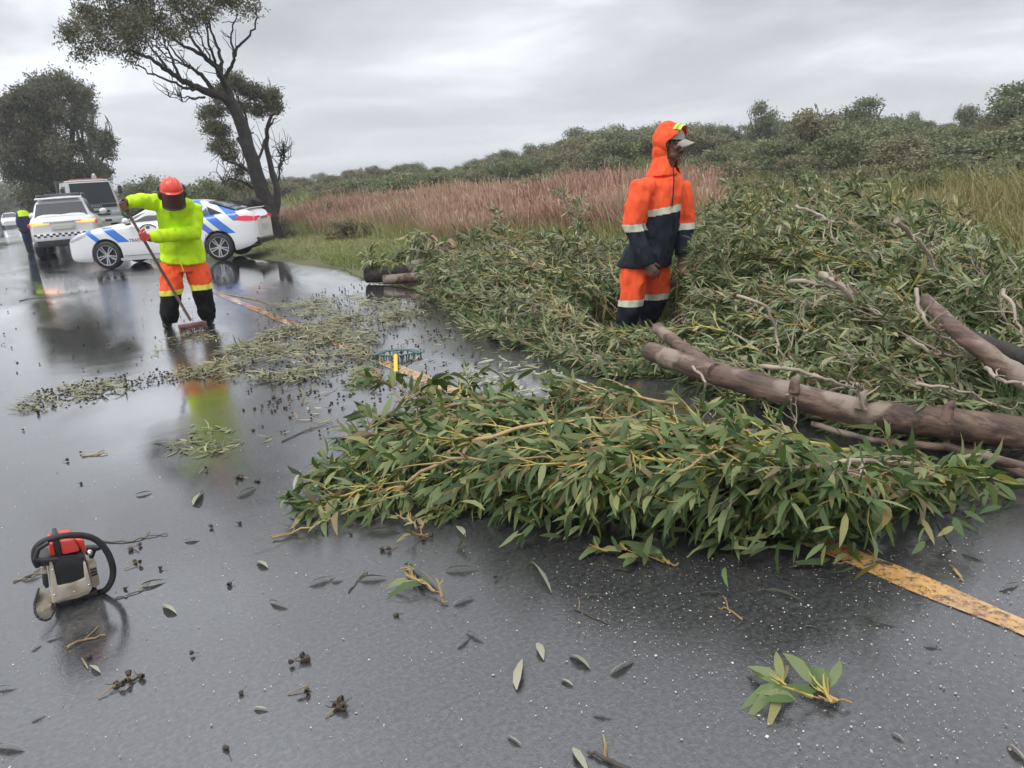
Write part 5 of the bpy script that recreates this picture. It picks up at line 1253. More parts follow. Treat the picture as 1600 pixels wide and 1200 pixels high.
    mb.tube(zp, .006, 6); mb.build('zip', M['navy'], t)
    # trousers
    mb = MB(); mb.loft([(A(1008, 396, .02), f0 * .13, s0 * .17), (A(1007, 412, .02), f0 * .14, s0 * .18), (A(1006, 426, .02), f0 * .145, s0 * .185)], 22)
    for a, b, c in ((hip_n, kn_n, an_n), (hip_f, kn_f, an_f)):
        mb.tube([a + v3(0, 0, -.03), a.lerp(b, .45), b, b.lerp(c, .4), c + v3(0, 0, .02)], [.108, .108, .098, .098, .085], 18)
    zn = A(990, 477, -.1).z, A(990, 467, -.1).z; zf = A(1024, 467, .1).z, A(1024, 457, .1).z; xs = A(1006, 460, 0).x
    def cls2(p):
        z = zn if near(p, hip_n, kn_n) < near(p, hip_f, kn_f) or near(p, kn_n, an_n) < near(p, kn_f, an_f) else zf
        return 1 if p.z < z[0] else (2 if p.z < z[1] else 0)
    me = melt(mb, .008, 5, .019, (10, 10, 5), 1.7); clad('trousers', me, [M['hi_vis_orange'], M['navy']], cls2, t, {2: M['reflective']})
    for an, m_ in ((an_n, 0), (an_f, 1)):
        mb = MB(); h = v3(an.x, an.y, 0) - f0 * .08; boot(mb, h, h + f0 * .29, v3(an.x, an.y, .11), v3(an.x, an.y, .2), .056); me = melt(mb, .008, 4); me.materials.append(M['black_plastic']); link('boot', me, t)
standing_man()

# --- the officer far off beside the SUV
def officer():
    fr = Frame(46, 396); A = fr.at
    t = empty('person', fr.o, fr.rz, label='distant officer in dark blue with a yellow shoulder vest walking beside the SUV', cat='person')
    hc = A(33, 321.5, 0); f = v3(.35, .9, -.05).normalized(); chest, pel = A(36, 338, 0), A(40, 358, 0)
    sl, el, wl = A(29.5, 335, 0), A(28.2, 345, -.05), A(30, 355, -.1); sr, er, wr = A(42.5, 334, 0), A(45, 344, .1), A(46, 354, .1)
    h1, k1, a1 = A(38, 360, 0), A(41.5, 377, 0), A(45.5, 392, 0); h2, k2, a2 = A(42, 360, .1), A(45, 376, .1), A(48.5, 393, .15)
    mb = MB(); head_shape(mb, hc, f, v3(0, 0, 1)); mb.tube([hc - v3(0, 0, .06), chest + v3(0, 0, .15)], [.055, .06], 12)
    mb.loft([(pel, v3(.15, 0, 0), v3(0, .1, 0)), (chest, v3(.17, 0, 0), v3(0, .11, 0)), (chest + v3(0, 0, .16), v3(.10, 0, 0), v3(0, .07, 0))], 16)
    for a, b, c in ((sl, el, wl), (sr, er, wr)): mb.tube([chest.lerp(a, .6), a, b, c], [.06, .055, .045, .032], 10)
    for a, b, c in ((h1, k1, a1), (h2, k2, a2)): mb.tube([pel, a, b, c], [.1, .085, .06, .045], 10)
    hand_open(mb, wl, v3(0, -.2, -1), v3(.3, .9, 0), v3(.9, -.3, 0)); hand_open(mb, wr, v3(0, .2, -1), v3(-.3, .9, 0), v3(-.9, .3, 0))
    me = melt(mb, .009, 3); me.materials.append(M['skin']); link('body', me, t)
    mb = MB(); s = f.cross(v3(0, 0, 1)).normalized(); rot = Matrix((s, f, v3(0, 0, 1))).transposed(); mb.ball(hc + v3(0, 0, .035), (.087, .108, .10), 16, 10, rot); mb.box(hc + f * .12 + v3(0, 0, .055), (.14, .1, .012), rot); mb.build('cap', M['dark_blue'], t)
    mb = MB(); mb.loft([(pel + v3(0, 0, -.06), v3(.20, 0, 0), v3(0, .15, 0)), (pel.lerp(chest, .5), v3(.20, 0, 0), v3(0, .15, 0)), (chest, v3(.21, 0, 0), v3(0, .15, 0)), (chest + v3(0, 0, .15), v3(.17, 0, 0), v3(0, .11, 0)), (chest + v3(0, 0, .2), v3(.08, 0, 0), v3(0, .07, 0))], 18)
    for a, b, c in ((sl, el, wl), (sr, er, wr)): mb.tube([chest.lerp(a, .7), a, b, c], [.09, .088, .075, .055], 12)
    z0 = chest.z + .0
    me = melt(mb, .011, 4, .01); clad('jacket', me, [M['dark_blue'], M['hi_vis_yellow']], lambda p: 1 if p.z > z0 and abs(p.x - chest.x) < .2 and p.x > chest.x - .14 else 0, t)
    mb = MB(); mb.loft([(pel + v3(0, 0, .03), v3(.17, 0, 0), v3(0, .14, 0)), (pel + v3(0, 0, -.1), v3(.18, 0, 0), v3(0, .14, 0))], 16)
    for a, b, c in ((h1, k1, a1), (h2, k2, a2)): mb.tube([a, a.lerp(b, .5), b, c + v3(0, 0, -.03)], [.11, .105, .085, .075], 12)
    me = melt(mb, .011, 4, .01); me.materials.append(M['dark_blue']); link('trousers', me, t)
    for a in (a1, a2):
        mb = MB(); h = v3(a.x, a.y, 0) - f * .07; h.z = 0; boot(mb, h, h + v3(f.x, f.y, 0) * .28, v3(a.x, a.y, .1), v3(a.x, a.y, .17), .05); me = melt(mb, .011, 3); me.materials.append(M['black_plastic']); link('shoe', me, t)
officer()

# ------------------------------------------------------------------ the fallen tree
BARE = ['pale bare branch lying along the back of the big trunk', 'pale forked branch standing up behind the middle of the trunk', 'thin pale branch hanging down in front of the forked end of the trunk', 'pale branch leading to the tip of the slanting dark limb', 'pale branch pointing left at the foot of the slanting dark limb',
        'curved pale branch in the middle of the high pile', 'long pale branch slanting high on the right side of the pile', 'pale stripped branch between the trunk and the slanting limb', 'thin pale branch at the right edge above the slanting limb', 'pale twig near the crest of the pile', 'thin pale branch right of the man in orange', 'thick broken branch stub in the middle of the high pile', 'thin branch lying behind the right end of the trunk', 'thin branch dangling in front of the middle of the trunk',
        'bare brown stem arching over the left half of the front pile', 'bare brown stem low in the hollow of the front pile', 'short pale stem sticking out at the right of the front pile', 'yellow brown stem at the far left corner of the front pile', 'thin stem lying flat on the road at the left tip of the front pile']
def fallen_wood():
    t = empty('fallen_tree', G(1300, 640), 0, label='thick brown fallen trunk with a forked sawn end lying across the right road edge', cat='tree trunk')
    o = t.location; mb = MB()
    pts = [G(1016, 549, .26) - o, G(1090, 575, .25) - o, G(1190, 604, .22) - o, G(1330, 641, .19) - o, G(1470, 660, .17) - o, G(1600, 676, .16) - o, G(1720, 694, .16) - o, G(1900, 720, .16) - o, G(2150, 752, .17) - o]
    limb(mb, pts, .060, .080, 20, .0, 6, 3); mb.build('trunk', M['bark'], t, sharp=70)
    d = (pts[0] - pts[1]).normalized(); mb = MB(); mb.tube([pts[0] - d * .01, pts[0] + d * .004], [.059, .055], 18, jag=.05); mb.build('sawn_end', M['wood_cut'], t)
    mb = MB(); f = [G(1118, 582, .26) - o, G(1084, 558, .285) - o, G(1054, 534, .31) - o, G(1026, 513, .335) - o]; limb(mb, f, .054, .038, 14, .0, 5, 4); mb.build('fork_stub', M['bark'], t, sharp=70)
    d = (f[3] - f[2]).normalized(); mb = MB(); mb.tube([f[3] - d * .01, f[3] + d * .004], [.038, .034], 12, jag=.08); mb.build('sawn_end', M['bark'], t)
    mb = MB()
    for x, y, z in ((1345, 622, .28), (1240, 598, .30), (1480, 640, .29)):
        p = G(x, y, z) - o; mb.tube([p - v3(0, 0, .05), p + v3(.01, .0, .01), p + v3(.03, -.01, .035)], [.03, .022, .010], 8, jag=.2)
    mb.build('knot', M['bark'], t, sharp=70)
    def log(pp, r0, r1, label, mtl='bark', ends=True, n=12, seed=0, name='log', wob=.006):
        w = [G(*q) for q in pp]; t = empty(name, w[0], 0, label=label, cat='log' if name == 'log' else 'branch'); o = t.location
        mb = MB(); P = limb(mb, [q - o for q in w], r0, r1, n, wob, 5, seed); mb.build('bark', M[mtl], t, sharp=70)
        if ends:
            d = (P[0] - P[1]).normalized(); mb = MB(); mb.tube([P[0] - d * .004, P[0] + d * .004], [r0 * .94, r0 * .9], n, jag=.05); mb.build('sawn_end', M['wood_cut'], t)
        return t
    log([(1445, 468, .62), (1490, 512, .55), (1545, 555, .46), (1610, 600, .36), (1720, 660, .25)], .034, .052, 'dark limb slanting down to the right edge behind the big trunk', 'bark')
    log([(1500, 520, .45), (1560, 545, .42), (1640, 575, .40), (1760, 610, .3)], .035, .055, 'dark limb half hidden under the slanting limb at the right edge', 'bark_dark')
    log([(1270, 662, .10), (1370, 690, .07), (1480, 700, .07), (1570, 722, .07), (1700, 760, .06)], .014, .024, 'slim split log lying low in front of the big trunk', 'bark')
    log([(1390, 625, .06), (1490, 690, .05), (1620, 745, .05)], .02, .03, 'thin log beside the slim split log at the right edge', 'bark', n=8)
    log([(573, 429, .14), (620, 427, .14), (660, 422, .15), (698, 405, .2)], .125, .10, 'short sawn log at the grass edge beyond the rake', 'bark_dark')
    log([(600, 437, .08), (640, 434, .09), (690, 430, .1), (735, 420, .12)], .075, .06, 'second sawn log lying against the short log at the grass edge', 'bark')
    log([(706, 380, .55), (688, 395, .42), (664, 410, .28), (640, 420, .2)], .085, .095, 'stub of a log tilting up behind the two sawn logs', 'bark')
    log([(672, 378, .50), (668, 395, .3), (660, 415, .1)], .14, .16, 'upright broken stump among leaves behind the sawn logs', 'bark_grey')
    for k, (pp, r_) in enumerate((([(1190, 572, .42), (1240, 578, .42), (1300, 596, .40), (1345, 606, .36)], .016), ([(1352, 640, .32), (1340, 606, .42), (1326, 592, .5), (1336, 560, .6)], .013), ([(1082, 572, .42), (1102, 598, .38), (1096, 628, .25), (1122, 668, .05)], .010),
                                  ([(1432, 452, .75), (1442, 492, .7), (1462, 520, .62), (1505, 545, .5)], .013), ([(1418, 528, .52), (1462, 552, .46), (1520, 560, .42)], .015), ([(1236, 440, .8), (1290, 446, .8), (1340, 458, .76)], .016), ([(1400, 345, 1.15), (1440, 385, 1.02), (1466, 425, .9)], .013),
                                  ([(1540, 575, .46), (1575, 596, .44), (1620, 604, .42)], .013), ([(1568, 452, .8), (1590, 500, .7), (1606, 545, .6)], .011), ([(1244, 322, 1.12), (1284, 338, 1.1), (1308, 352, 1.05)], .012), ([(1152, 462, .75), (1196, 482, .7), (1214, 530, .55), (1210, 556, .5)], .011),
                                  ([(1284, 430, .85), (1320, 452, .82), (1332, 470, .75)], .026), ([(1430, 600, .4), (1500, 610, .38), (1580, 640, .36)], .011), ([(1230, 616, .3), (1240, 650, .16), (1250, 690, .1)], .007), ([(740, 690, .3), (820, 668, .36), (905, 655, .36), (985, 652, .34)], .013), ([(620, 768, .08), (690, 722, .24), (800, 720, .30), (900, 712, .30)], .012), ([(1050, 745, .33), (1090, 720, .40), (1130, 698, .42)], .009), ([(690, 640, .15), (760, 622, .2), (830, 638, .28), (905, 668, .3)], .012), ([(425, 840, .012), (470, 828, .02), (540, 800, .05), (640, 770, .12)], .007))):
        w = [G(*q) for q in pp]; lab = BARE[k]
        b = empty('bare_branch', w[0], 0, label=lab, cat='branch', group='bare branches on top of the pile' if k < 14 else 'bare stems among the branches on the road'); mb = MB(); rr = random.Random(k)
        P = limb(mb, [q - w[0] for q in w], r_ * .8, r_ * .35, 7, .008, 5, k)
        mb.build('stem', M['twig_pale'] if k < 14 else M['twig'], b, sharp=70)
        for j in range(5):
            mb = MB(); p = P[rr.randrange(2, len(P))]; d = v3(rr.uniform(-1, .6), rr.uniform(-.6, .6), rr.uniform(-.1, .6)) * rr.uniform(.08, .22); limb(mb, [p, p + d * .5 + v3(0, 0, .01), p + d], r_ * .4, r_ * .15, 5, .006, 3, j); mb.build('twig', M['twig_pale'] if k < 14 else M['twig'], b, sharp=70)
fallen_wood()

VARS = []
for k in range(18):
    r = np.random.default_rng(100 + k); one = np.ones(1)
    V, Q = leaf_strips(np.zeros((1, 3)), np.array([[1., 0, 0]]), np.array([[0, 0, 1.]]), one, one, one * r.uniform(-.15, .5), one * 0.0)
    V[:, 1] += .9 * r.uniform(-1.2, 1.2) * V[:, 0] * (1 - V[:, 0])
    VARS.append(np_mesh('leaf', V * np.array([1, 1, 1]), Q, M['leaf'], np.full(10, np.clip(r.normal(.42, .26), 0, 1))))
def polyline(P, t):
    P = np.asarray(P); u = np.clip(t, 0, 1) * (len(P) - 1); i = np.minimum(u.astype(int), len(P) - 2); f = (u - i)[:, None]
    return P[i] * (1 - f) + P[i + 1] * f, P[i + 1] - P[i]
MAN = G(1002, 524)
def zcap(p):
    """the branches are trodden down where the man stands"""
    p = np.atleast_2d(p); b = np.array([MAN.x, MAN.y]); dm = np.hypot(*b); b = b / dm; al = p[:, 0] * b[0] + p[:, 1] * b[1]; la = p[:, 0] * b[1] - p[:, 1] * b[0]
    near = (al < dm + .35) & (np.abs(la + .02) < .40); return np.where(near, np.maximum(.05, CAM_H - 1.35 * al / dm), 9.0)
def leafy_branch(path, r0, label, group, seed, n_tw=22, n_leaf=420, ln=.14, wd=.030, own=0, mtl='leaf', tw='twig', spread=1.0, zmin=.012, fan=(18, 62), tl=(.16, .42), droop=.22, flat=False):
    r = np.random.default_rng(seed); path = [Vector(p) for p in path]; base = path[0].copy(); base.z = 0
    t = empty('fallen_branch', base, 0, label=label, cat='branch', group=group)
    mb = MB(); P = limb(mb, [p - base for p in path], r0, r0 * .28, 7, .012, 5, seed); P = np.array(P); L_tot = np.linalg.norm(P[1:] - P[:-1], axis=1).sum()
    tips = []; mt = MB(); up = np.array([0, 0, 1.0]); off = np.array([base.x, base.y, 0])
    def twig(p0, d0, L_, rad, lev):
        if flat: d0 = d0 * np.array([1, 1, .05])
        d = d0 / np.linalg.norm(d0); pts = [p0]; p = p0.copy()
        for k in range(4):
            d = d + r.normal(size=3) * .16 + np.array([0, 0, -droop * .28 + (.25 if p[2] < .05 else 0)]); d /= np.linalg.norm(d); p = p + d * L_ / 4; p[2] = max(min(p[2], zcap(p + off)[0]), zmin); pts.append(p)
        mt.tube(pts, [rad * q for q in (1, .85, .7, .5, .3)], 5 if lev == 0 else 4); tips.append((np.array(pts), L_))
        if lev == 0:
            for _ in range(r.integers(1, 4)):
                q = r.uniform(.25, .85); a, dd = polyline(np.array(pts), np.array([q])); dd = dd[0] / np.linalg.norm(dd[0]); sd = np.cross(dd, up); sd /= np.linalg.norm(sd) + 1e-6
                an = r.choice((-1, 1)) * R(r.uniform(20, 55)); twig(a[0], dd * math.cos(an) + sd * math.sin(an) + up * r.uniform(-.1, .35), L_ * r.uniform(.4, .75), rad * .6, 1)
    for k in range(n_tw):
        q = .12 + .88 * ((k + r.random()) / n_tw); a, dd = polyline(P, np.array([q])); dd = dd[0] / (np.linalg.norm(dd[0]) + 1e-9)
        sd = np.cross(dd, up); sd /= np.linalg.norm(sd) + 1e-6; an = (1 if k % 2 else -1) * R(r.uniform(*fan)) * spread * (1.05 - .4 * q)
        d = dd * math.cos(an) + sd * math.sin(an) + up * r.uniform(-.2, .42); twig(a[0], d, r.uniform(*tl) * (1 - .25 * q), .0068 - .002 * q, 0)
    mb.build('stem', M[tw], t, sharp=70); mt.build('twigs', M['twig_olive'] if r.random() < (.6 if mtl == 'leaf' else .3) else M[tw], t, sharp=70, kind='stuff')
    # leaves ride on the outer part of every twig
    wts = np.array([L_ for _, L_ in tips]); wts /= wts.sum(); ti = r.choice(len(tips), n_leaf, p=wts); q = np.clip(.22 + .82 * r.random(n_leaf) ** .8, 0, 1)
    pos = np.zeros((n_leaf, 3)); dr = np.zeros((n_leaf, 3))
    for k in range(len(tips)):
        s = np.where(ti == k)[0]
        if len(s): a, d = polyline(tips[k][0], q[s]); pos[s] = a; dr[s] = d / np.linalg.norm(d, axis=1, keepdims=True)
    rd = rand_dirs(n_leaf, r); dirs = dr * .75 + rd * .62 + np.array([0, 0, -droop]); dirs /= np.linalg.norm(dirs, axis=1, keepdims=True)
    L_ = ln * r.uniform(.62, 1.25, n_leaf); W_ = wd * r.uniform(.65, 1.25, n_leaf)
    if flat: dirs = dr * 1.2 + rd * .38; dirs[:, 2] *= .12; dirs /= np.linalg.norm(dirs, axis=1, keepdims=True); pos[:, 2] = np.minimum(pos[:, 2], .03)
    hi_ = pos[:, 2] + np.maximum(0, dirs[:, 2] * L_) > zcap(pos + off); pos[hi_, 2] = np.minimum(pos[hi_, 2], zcap(pos[hi_] + off)) if hi_.any() else 0; dirs[hi_, 2] = np.minimum(dirs[hi_, 2], 0)
    low = pos[:, 2] + dirs[:, 2] * L_ < zmin; dirs[low, 2] = (zmin - pos[low, 2]) / L_[low] + .02; dirs /= np.linalg.norm(dirs, axis=1, keepdims=True)
    nr = rand_dirs(n_leaf, r) * .8 + np.array([0, 0, .8]); nr /= np.linalg.norm(nr, axis=1, keepdims=True)
    if flat: nr = nr * .25 + np.array([0, 0, 1.0])
    sick = r.normal(0, .32, n_leaf); curl = r.uniform(-.12, .48, n_leaf)
    order = np.argsort(-(L_ * (1 + .8 * pos[:, 2]) / (1 + 0 * L_)) + r.normal(0, .01, n_leaf)); mine = order[:own]; rest = order[own:]
    for k in mine:
        d = dirs[k]; sd = np.cross(nr[k], d); sd /= np.linalg.norm(sd) + 1e-9; u = np.cross(d, sd)
        o = bpy.data.objects.new('leaf', VARS[r.integers(len(VARS))]); COL.objects.link(o); o.parent = t
        Mx = np.eye(4); Mx[:3, 0] = d * L_[k]; Mx[:3, 1] = sd * W_[k]; Mx[:3, 2] = u * L_[k]; Mx[:3, 3] = pos[k]; o.matrix_local = Matrix(Mx.tolist())
    if len(rest):
        V, Q = leaf_strips(pos[rest], dirs[rest], nr[rest], L_[rest], W_[rest], curl[rest], sick[rest]); V[:, 2] = np.maximum(V[:, 2], .006)
        va = np.clip(r.normal(.40, .25, len(rest)) + r.normal(0, .08), 0, 1)
        link('leaf_mass', np_mesh('leaf_mass', V, Q, M[mtl], np.repeat(va, 10)), t, kind='stuff')
    return t

OWN = 210
front = [  # butt, middle, tip as (pixel x, pixel y, height), and what is special about it
    ([(1490, 738, .10), (1420, 745, .24), (1320, 775, .30), (1215, 830, .20), (1130, 868, .06)], 'leafy branch whose tip reaches the start of the yellow line', 26, 520),
    ([(1400, 690, .22), (1240, 722, .36), (1080, 765, .34), (930, 812, .18), (815, 838, .06)], 'large leafy branch pointing at the camera left of the yellow line', 30, 640),
    ([(1180, 672, .28), (1020, 690, .38), (860, 712, .34), (720, 745, .2), (600, 775, .08)], 'yellow stemmed leafy branch in the middle of the front pile', 28, 560),
    ([(1000, 655, .30), (850, 670, .34), (720, 702, .22), (595, 762, .10), (505, 808, .04)], 'leafy branch whose tip reaches farthest left on the road', 30, 560),
    ([(980, 648, .30), (850, 645, .34), (730, 652, .28), (630, 672, .2), (556, 690, .10)], 'leafy branch on the left side of the front pile', 28, 560),
    ([(940, 650, .26), (850, 640, .22), (770, 628, .16), (710, 626, .10), (672, 628, .05)], 'leafy branch at the front pile\'s far corner next to the rake', 24, 380),
    ([(1330, 690, .18), (1200, 682, .26), (1080, 672, .28), (950, 662, .28), (850, 655, .24)], 'leafy branch lying along the near side of the trunk', 28, 560),
    ([(1450, 728, .14), (1380, 742, .28), (1290, 772, .34), (1190, 800, .24), (1105, 826, .10)], 'dark leafy branch under the trunk end of the front pile', 26, 520),
    ([(1520, 735, .08), (1480, 745, .10), (1450, 760, .10), (1420, 775, .08), (1390, 786, .05)], 'thin leafy branch at the right end of the front pile', 12, 170),
    ([(1230, 690, .30), (1100, 715, .40), (980, 748, .36), (880, 790, .22), (800, 822, .08)], 'leafy branch with yellow green twigs in front of the trunk', 28, 560),
    ([(1120, 668, .30), (1000, 700, .40), (900, 735, .36), (790, 760, .2), (700, 790, .06)], 'leafy branch lying over the brown stems of the front pile', 26, 480),
    ([(1440, 700, .22), (1330, 735, .36), (1230, 770, .36), (1130, 805, .24), (1040, 840, .08)], 'dense leafy branch at the nearest edge of the front pile', 28, 600),
    ([(820, 690, .28), (720, 690, .26), (640, 705, .18), (580, 722, .12), (530, 740, .06)], 'low leafy branch at the left edge of the front pile', 22, 380),
    ([(1060, 640, .36), (960, 625, .40), (880, 640, .36), (800, 655, .30), (730, 665, .22)], 'leafy branch arching over the back of the front pile', 26, 460),
]
FPATH = [[G(x, y - (8 if x > 800 else 4) - max(0, y - 725) * (.46 if x > 700 else .12), z * .85) for x, y, z in pp] for pp, _, _, _ in front]
for P_ in FPATH:
    for p in P_:
        if p.x > 2.45: p.z *= max(.45, 1 - (p.x - 2.45) * .8)
for k, (pp, lab, nt, nl) in enumerate(front):
    leafy_branch(FPATH[k], .012, lab, None, 300 + k, int(nt * 1.5), int(nl * (.8 if pp[2][0] > 1200 else .95)), .108, .0205, OWN, spread=1.0, tl=(.09, .30), tw=('twig_olive', 'twig', 'twig_pale')[k % 3])
leafy_branch([G(540, 690, .10), G(610, 650, .16), G(640, 610, .14)], .008, 'little leafy branch sticking up at the left corner of the front pile', None, 330, 12, 140, .13, .034, 100)

# the high pile behind the trunk: surface running from its foot to its crest
FOOT = [(690, 470, 0), (745, 520, 0), (850, 556, 0), (950, 592, 0), (1050, 590, .0), (1150, 602, .06), (1300, 640, .1), (1450, 655, .12), (1620, 660, .12)]
CREST = [(690, 428, 9.6), (750, 392, 9.6), (850, 376, 9.2), (950, 402, 8.4), (1050, 382, 8.2), (1150, 344, 8.0), (1300, 326, 7.6), (1420, 346, 7.2), (1520, 385, 6.6), (1620, 430, 6.2)]
def tabv(T, x, j): return float(np.interp(x, [a[0] for a in T], [a[j] for a in T]))
def surf(px, s, dz=0.0):
    f = G(px, tabv(FOOT, px, 1), tabv(FOOT, px, 2)); c = D(px, tabv(CREST, px, 1), tabv(CREST, px, 2)); q = s
    p = f.lerp(c, q); p.z += math.sin(math.pi * min(1, q)) * .10 + dz; p.z = max(min(p.z, float(zcap(np.array(p))[0]) - .03), .02); return p
rr = random.Random(77); GB = 'leafy branches in the high pile behind the trunk'
SPR = ['tallest leafy spray at the left end of the high pile against the red reeds', 'shorter leafy spray just below the tallest one at the left end of the high pile', 'leafy spray on the crest of the pile nearest the right of the man in orange', 'second leafy spray from the man along the crest of the high pile', 'leafy spray in the middle of the crest of the high pile',
       'leafy spray just right of the middle of the crest', 'leafy spray at the right shoulder of the crest of the pile', 'leafy twig end standing above the red reeds left of the man in orange', 'leafy twig end low among the reeds left of the man in orange', 'leafy spray where the crest starts to drop towards the right edge', 'last leafy spray on the crest before the yellow rushes', 'leafy spray right behind the man in orange', 'leafy spray on the low left part of the high pile']
def pile():
    n = 0
    for row in range(7):
        s = .04 + row * .155
        px = 690 + rr.uniform(0, 60)
        while px < 1620:
            u = px; ss = s + rr.uniform(-.06, .06); w = 170 * (1.15 - .35 * ss); tilt = rr.uniform(-.10, .12)
            a = min(1640, u + w * .6); b = max(682, u - w * .6)
            path = [surf(a, ss - tilt * .5, -.16), surf(a * .7 + b * .3, ss - tilt * .2, -.05), surf(a * .35 + b * .65, ss + tilt * .2, .02), surf(b, ss + tilt * .5, .04 + rr.uniform(-.05, .06))]
            leafy_branch(path, .010, 'grey green leafy branch tangled in the high pile behind the trunk', GB, 500 + n, 20, 320, .105, .0175, 0, 'leaf_pile', tw=('twig_pale', 'twig', 'twig_pale')[n % 3], tl=(.16, .38), droop=.12)
            n += 1; px += 92 * rr.uniform(.75, 1.3) * (1.1 - .25 * ss)
    for (px, py, d, w), lab_ in zip(((780, 345, 9.8, 0), (760, 372, 9.6, 0), (1150, 300, 8.2, 0), (1215, 306, 8.0, 0), (1280, 300, 7.8, 0), (1340, 300, 7.6, 0), (1395, 310, 7.4, 0), (875, 300, 10.5, 0), (905, 330, 10, 0), (1460, 330, 7.0, 0), (1500, 352, 6.9, 0), (1100, 335, 8.3, 0), (840, 372, 9.3, 0)), SPR):
        p = D(px, py, d); q = D(px + rr.uniform(20, 50), py + 75, d); m_ = p.lerp(q, .5) + v3(0, 0, .05)
        leafy_branch([q, m_, p], .009, lab_, None, 800 + n, 10, 120, .11, .020, 0, 'leaf_pile', tw='twig_pale', tl=(.12, .26), fan=(15, 50), droop=.12); n += 1
    for k in range(16):                                             # sprays standing up out of the pile
        u, s_ = rr.uniform(710, 1590), rr.uniform(.25, .95); a = surf(u, s_, -.03)
        if float(zcap(np.array(a))[0]) < 5: continue
        q = a + v3(rr.uniform(-.22, .0), rr.uniform(-.05, .18), rr.uniform(.16, .34))
        leafy_branch([a, a.lerp(q, .5) + v3(.03, 0, .03), q], .007, 'loose leafy spray standing up out of the high pile', 'sprays standing up out of the high pile', 860 + k, 9, 100, .11, .019, 0, 'leaf_pile', tw='twig_pale', tl=(.10, .24), fan=(15, 50), droop=.1)
    for k in range(60):                                             # thin bare twigs between the leaves
        u, s_ = rr.uniform(700, 1600), rr.uniform(.08, .98); a = surf(u, s_, .05); L_ = rr.uniform(.18, .5); d = v3(rr.uniform(-1, .5), rr.uniform(-.5, .7), rr.uniform(-.05, .45)).normalized() * L_
        if float(zcap(np.array(a + d))[0]) < 5: continue
        t = empty('bare_twig', a, 0, label='thin bare twig sticking out between the leaves of the high pile', cat='twig', group='thin bare twigs in the high pile'); mb = MB()
        P = limb(mb, [v3(0, 0, -.05), d * .5 + v3(0, 0, rr.uniform(0, .04)), d], rr.uniform(.005, .009), .002, 6, .012, 5, k); mb.build('stem', M['twig_pale'] if k % 3 else M['twig'], t)
        for j in range(3):
            q = P[rr.randrange(3, len(P) - 1)]; e = (d.normalized() + v3(rr.uniform(-.7, .7), rr.uniform(-.7, .7), rr.uniform(-.2, .6))) * rr.uniform(.05, .14); mb = MB(); limb(mb, [q, q + e * .5, q + e], .0035, .0012, 5, .006, 3, j); mb.build('side_twig', M['twig_pale'] if k % 3 else M['twig'], t)
    # leaves deep inside, between the branches
    r = np.random.default_rng(4); k = 20000; PX = r.uniform(690, 1625, k); Sx = r.uniform(0, 1.02, k); dp = -np.abs(r.normal(0, .14, k)) - .02
    pos = np.array([surf(a, b, c) for a, b, c in zip(PX, Sx, dp)])
    dirs = rand_dirs(k, r) + np.array([-.9, .5, 0.05]); nr = rand_dirs(k, r) + np.array([0, 0, 1.0]); L_ = .12 * r.uniform(.7, 1.25, k); W_ = .022 * r.uniform(.7, 1.2, k)
    V, Q = leaf_strips(pos, dirs, nr, L_, W_, r.uniform(0, .2, k), r.normal(0, .2, k)); V[:, 2] = np.maximum(V[:, 2], .008)
    o = link('leaf_pile', np_mesh('leaf_pile', V, Q, M['leaf_pile'], np.repeat(np.clip(r.normal(.36, .24, k), 0, 1), 10))); o['kind'] = 'stuff'
    # the same under the front pile
    k = 2600; t_ = r.integers(0, len(front), k); pos = np.zeros((k, 3))
    for j in range(len(front)):
        s = np.where(t_ == j)[0]; P = np.array(FPATH[j]); a, _ = polyline(P, r.uniform(.02, .80, len(s))); a += r.normal(size=(len(s), 3)) * np.array([.12, .12, 0]); a[:, 2] = a[:, 2] * r.uniform(.1, .9, len(s)) + .01; pos[s] = a
    dirs = rand_dirs(k, r) + np.array([-.9, .1, 0]); nr = rand_dirs(k, r) + np.array([0, 0, .9]); L_ = .115 * r.uniform(.6, 1.2, k); W_ = .024 * r.uniform(.7, 1.2, k)
    V, Q = leaf_strips(pos, dirs, nr, L_, W_, r.uniform(0, .2, k), r.normal(0, .2, k)); V[:, 2] = np.maximum(V[:, 2], .008)
    o = link('leaf_bed', np_mesh('leaf_bed', V, Q, M['leaf'], np.repeat(np.clip(r.normal(.36, .24, k), 0, 1), 10))); o['kind'] = 'stuff'
pile()
for k, (pp, lab) in enumerate((([(720, 430, .15), (690, 405, .4), (650, 390, .45), (620, 395, .3)], 'leafy branch over the sawn logs at the grass edge'), ([(760, 420, .2), (720, 398, .4), (680, 380, .6), (655, 362, .75)], 'upright leafy branch behind the sawn logs'), ([(640, 425, .1), (610, 410, .3), (585, 405, .35)], 'small leafy sprig standing behind the short log'))):
    leafy_branch([G(*q) for q in pp], .012, lab, None, 900 + k, 14, 240, .15, .034, 0, 'leaf_pile', tw='twig_pale')

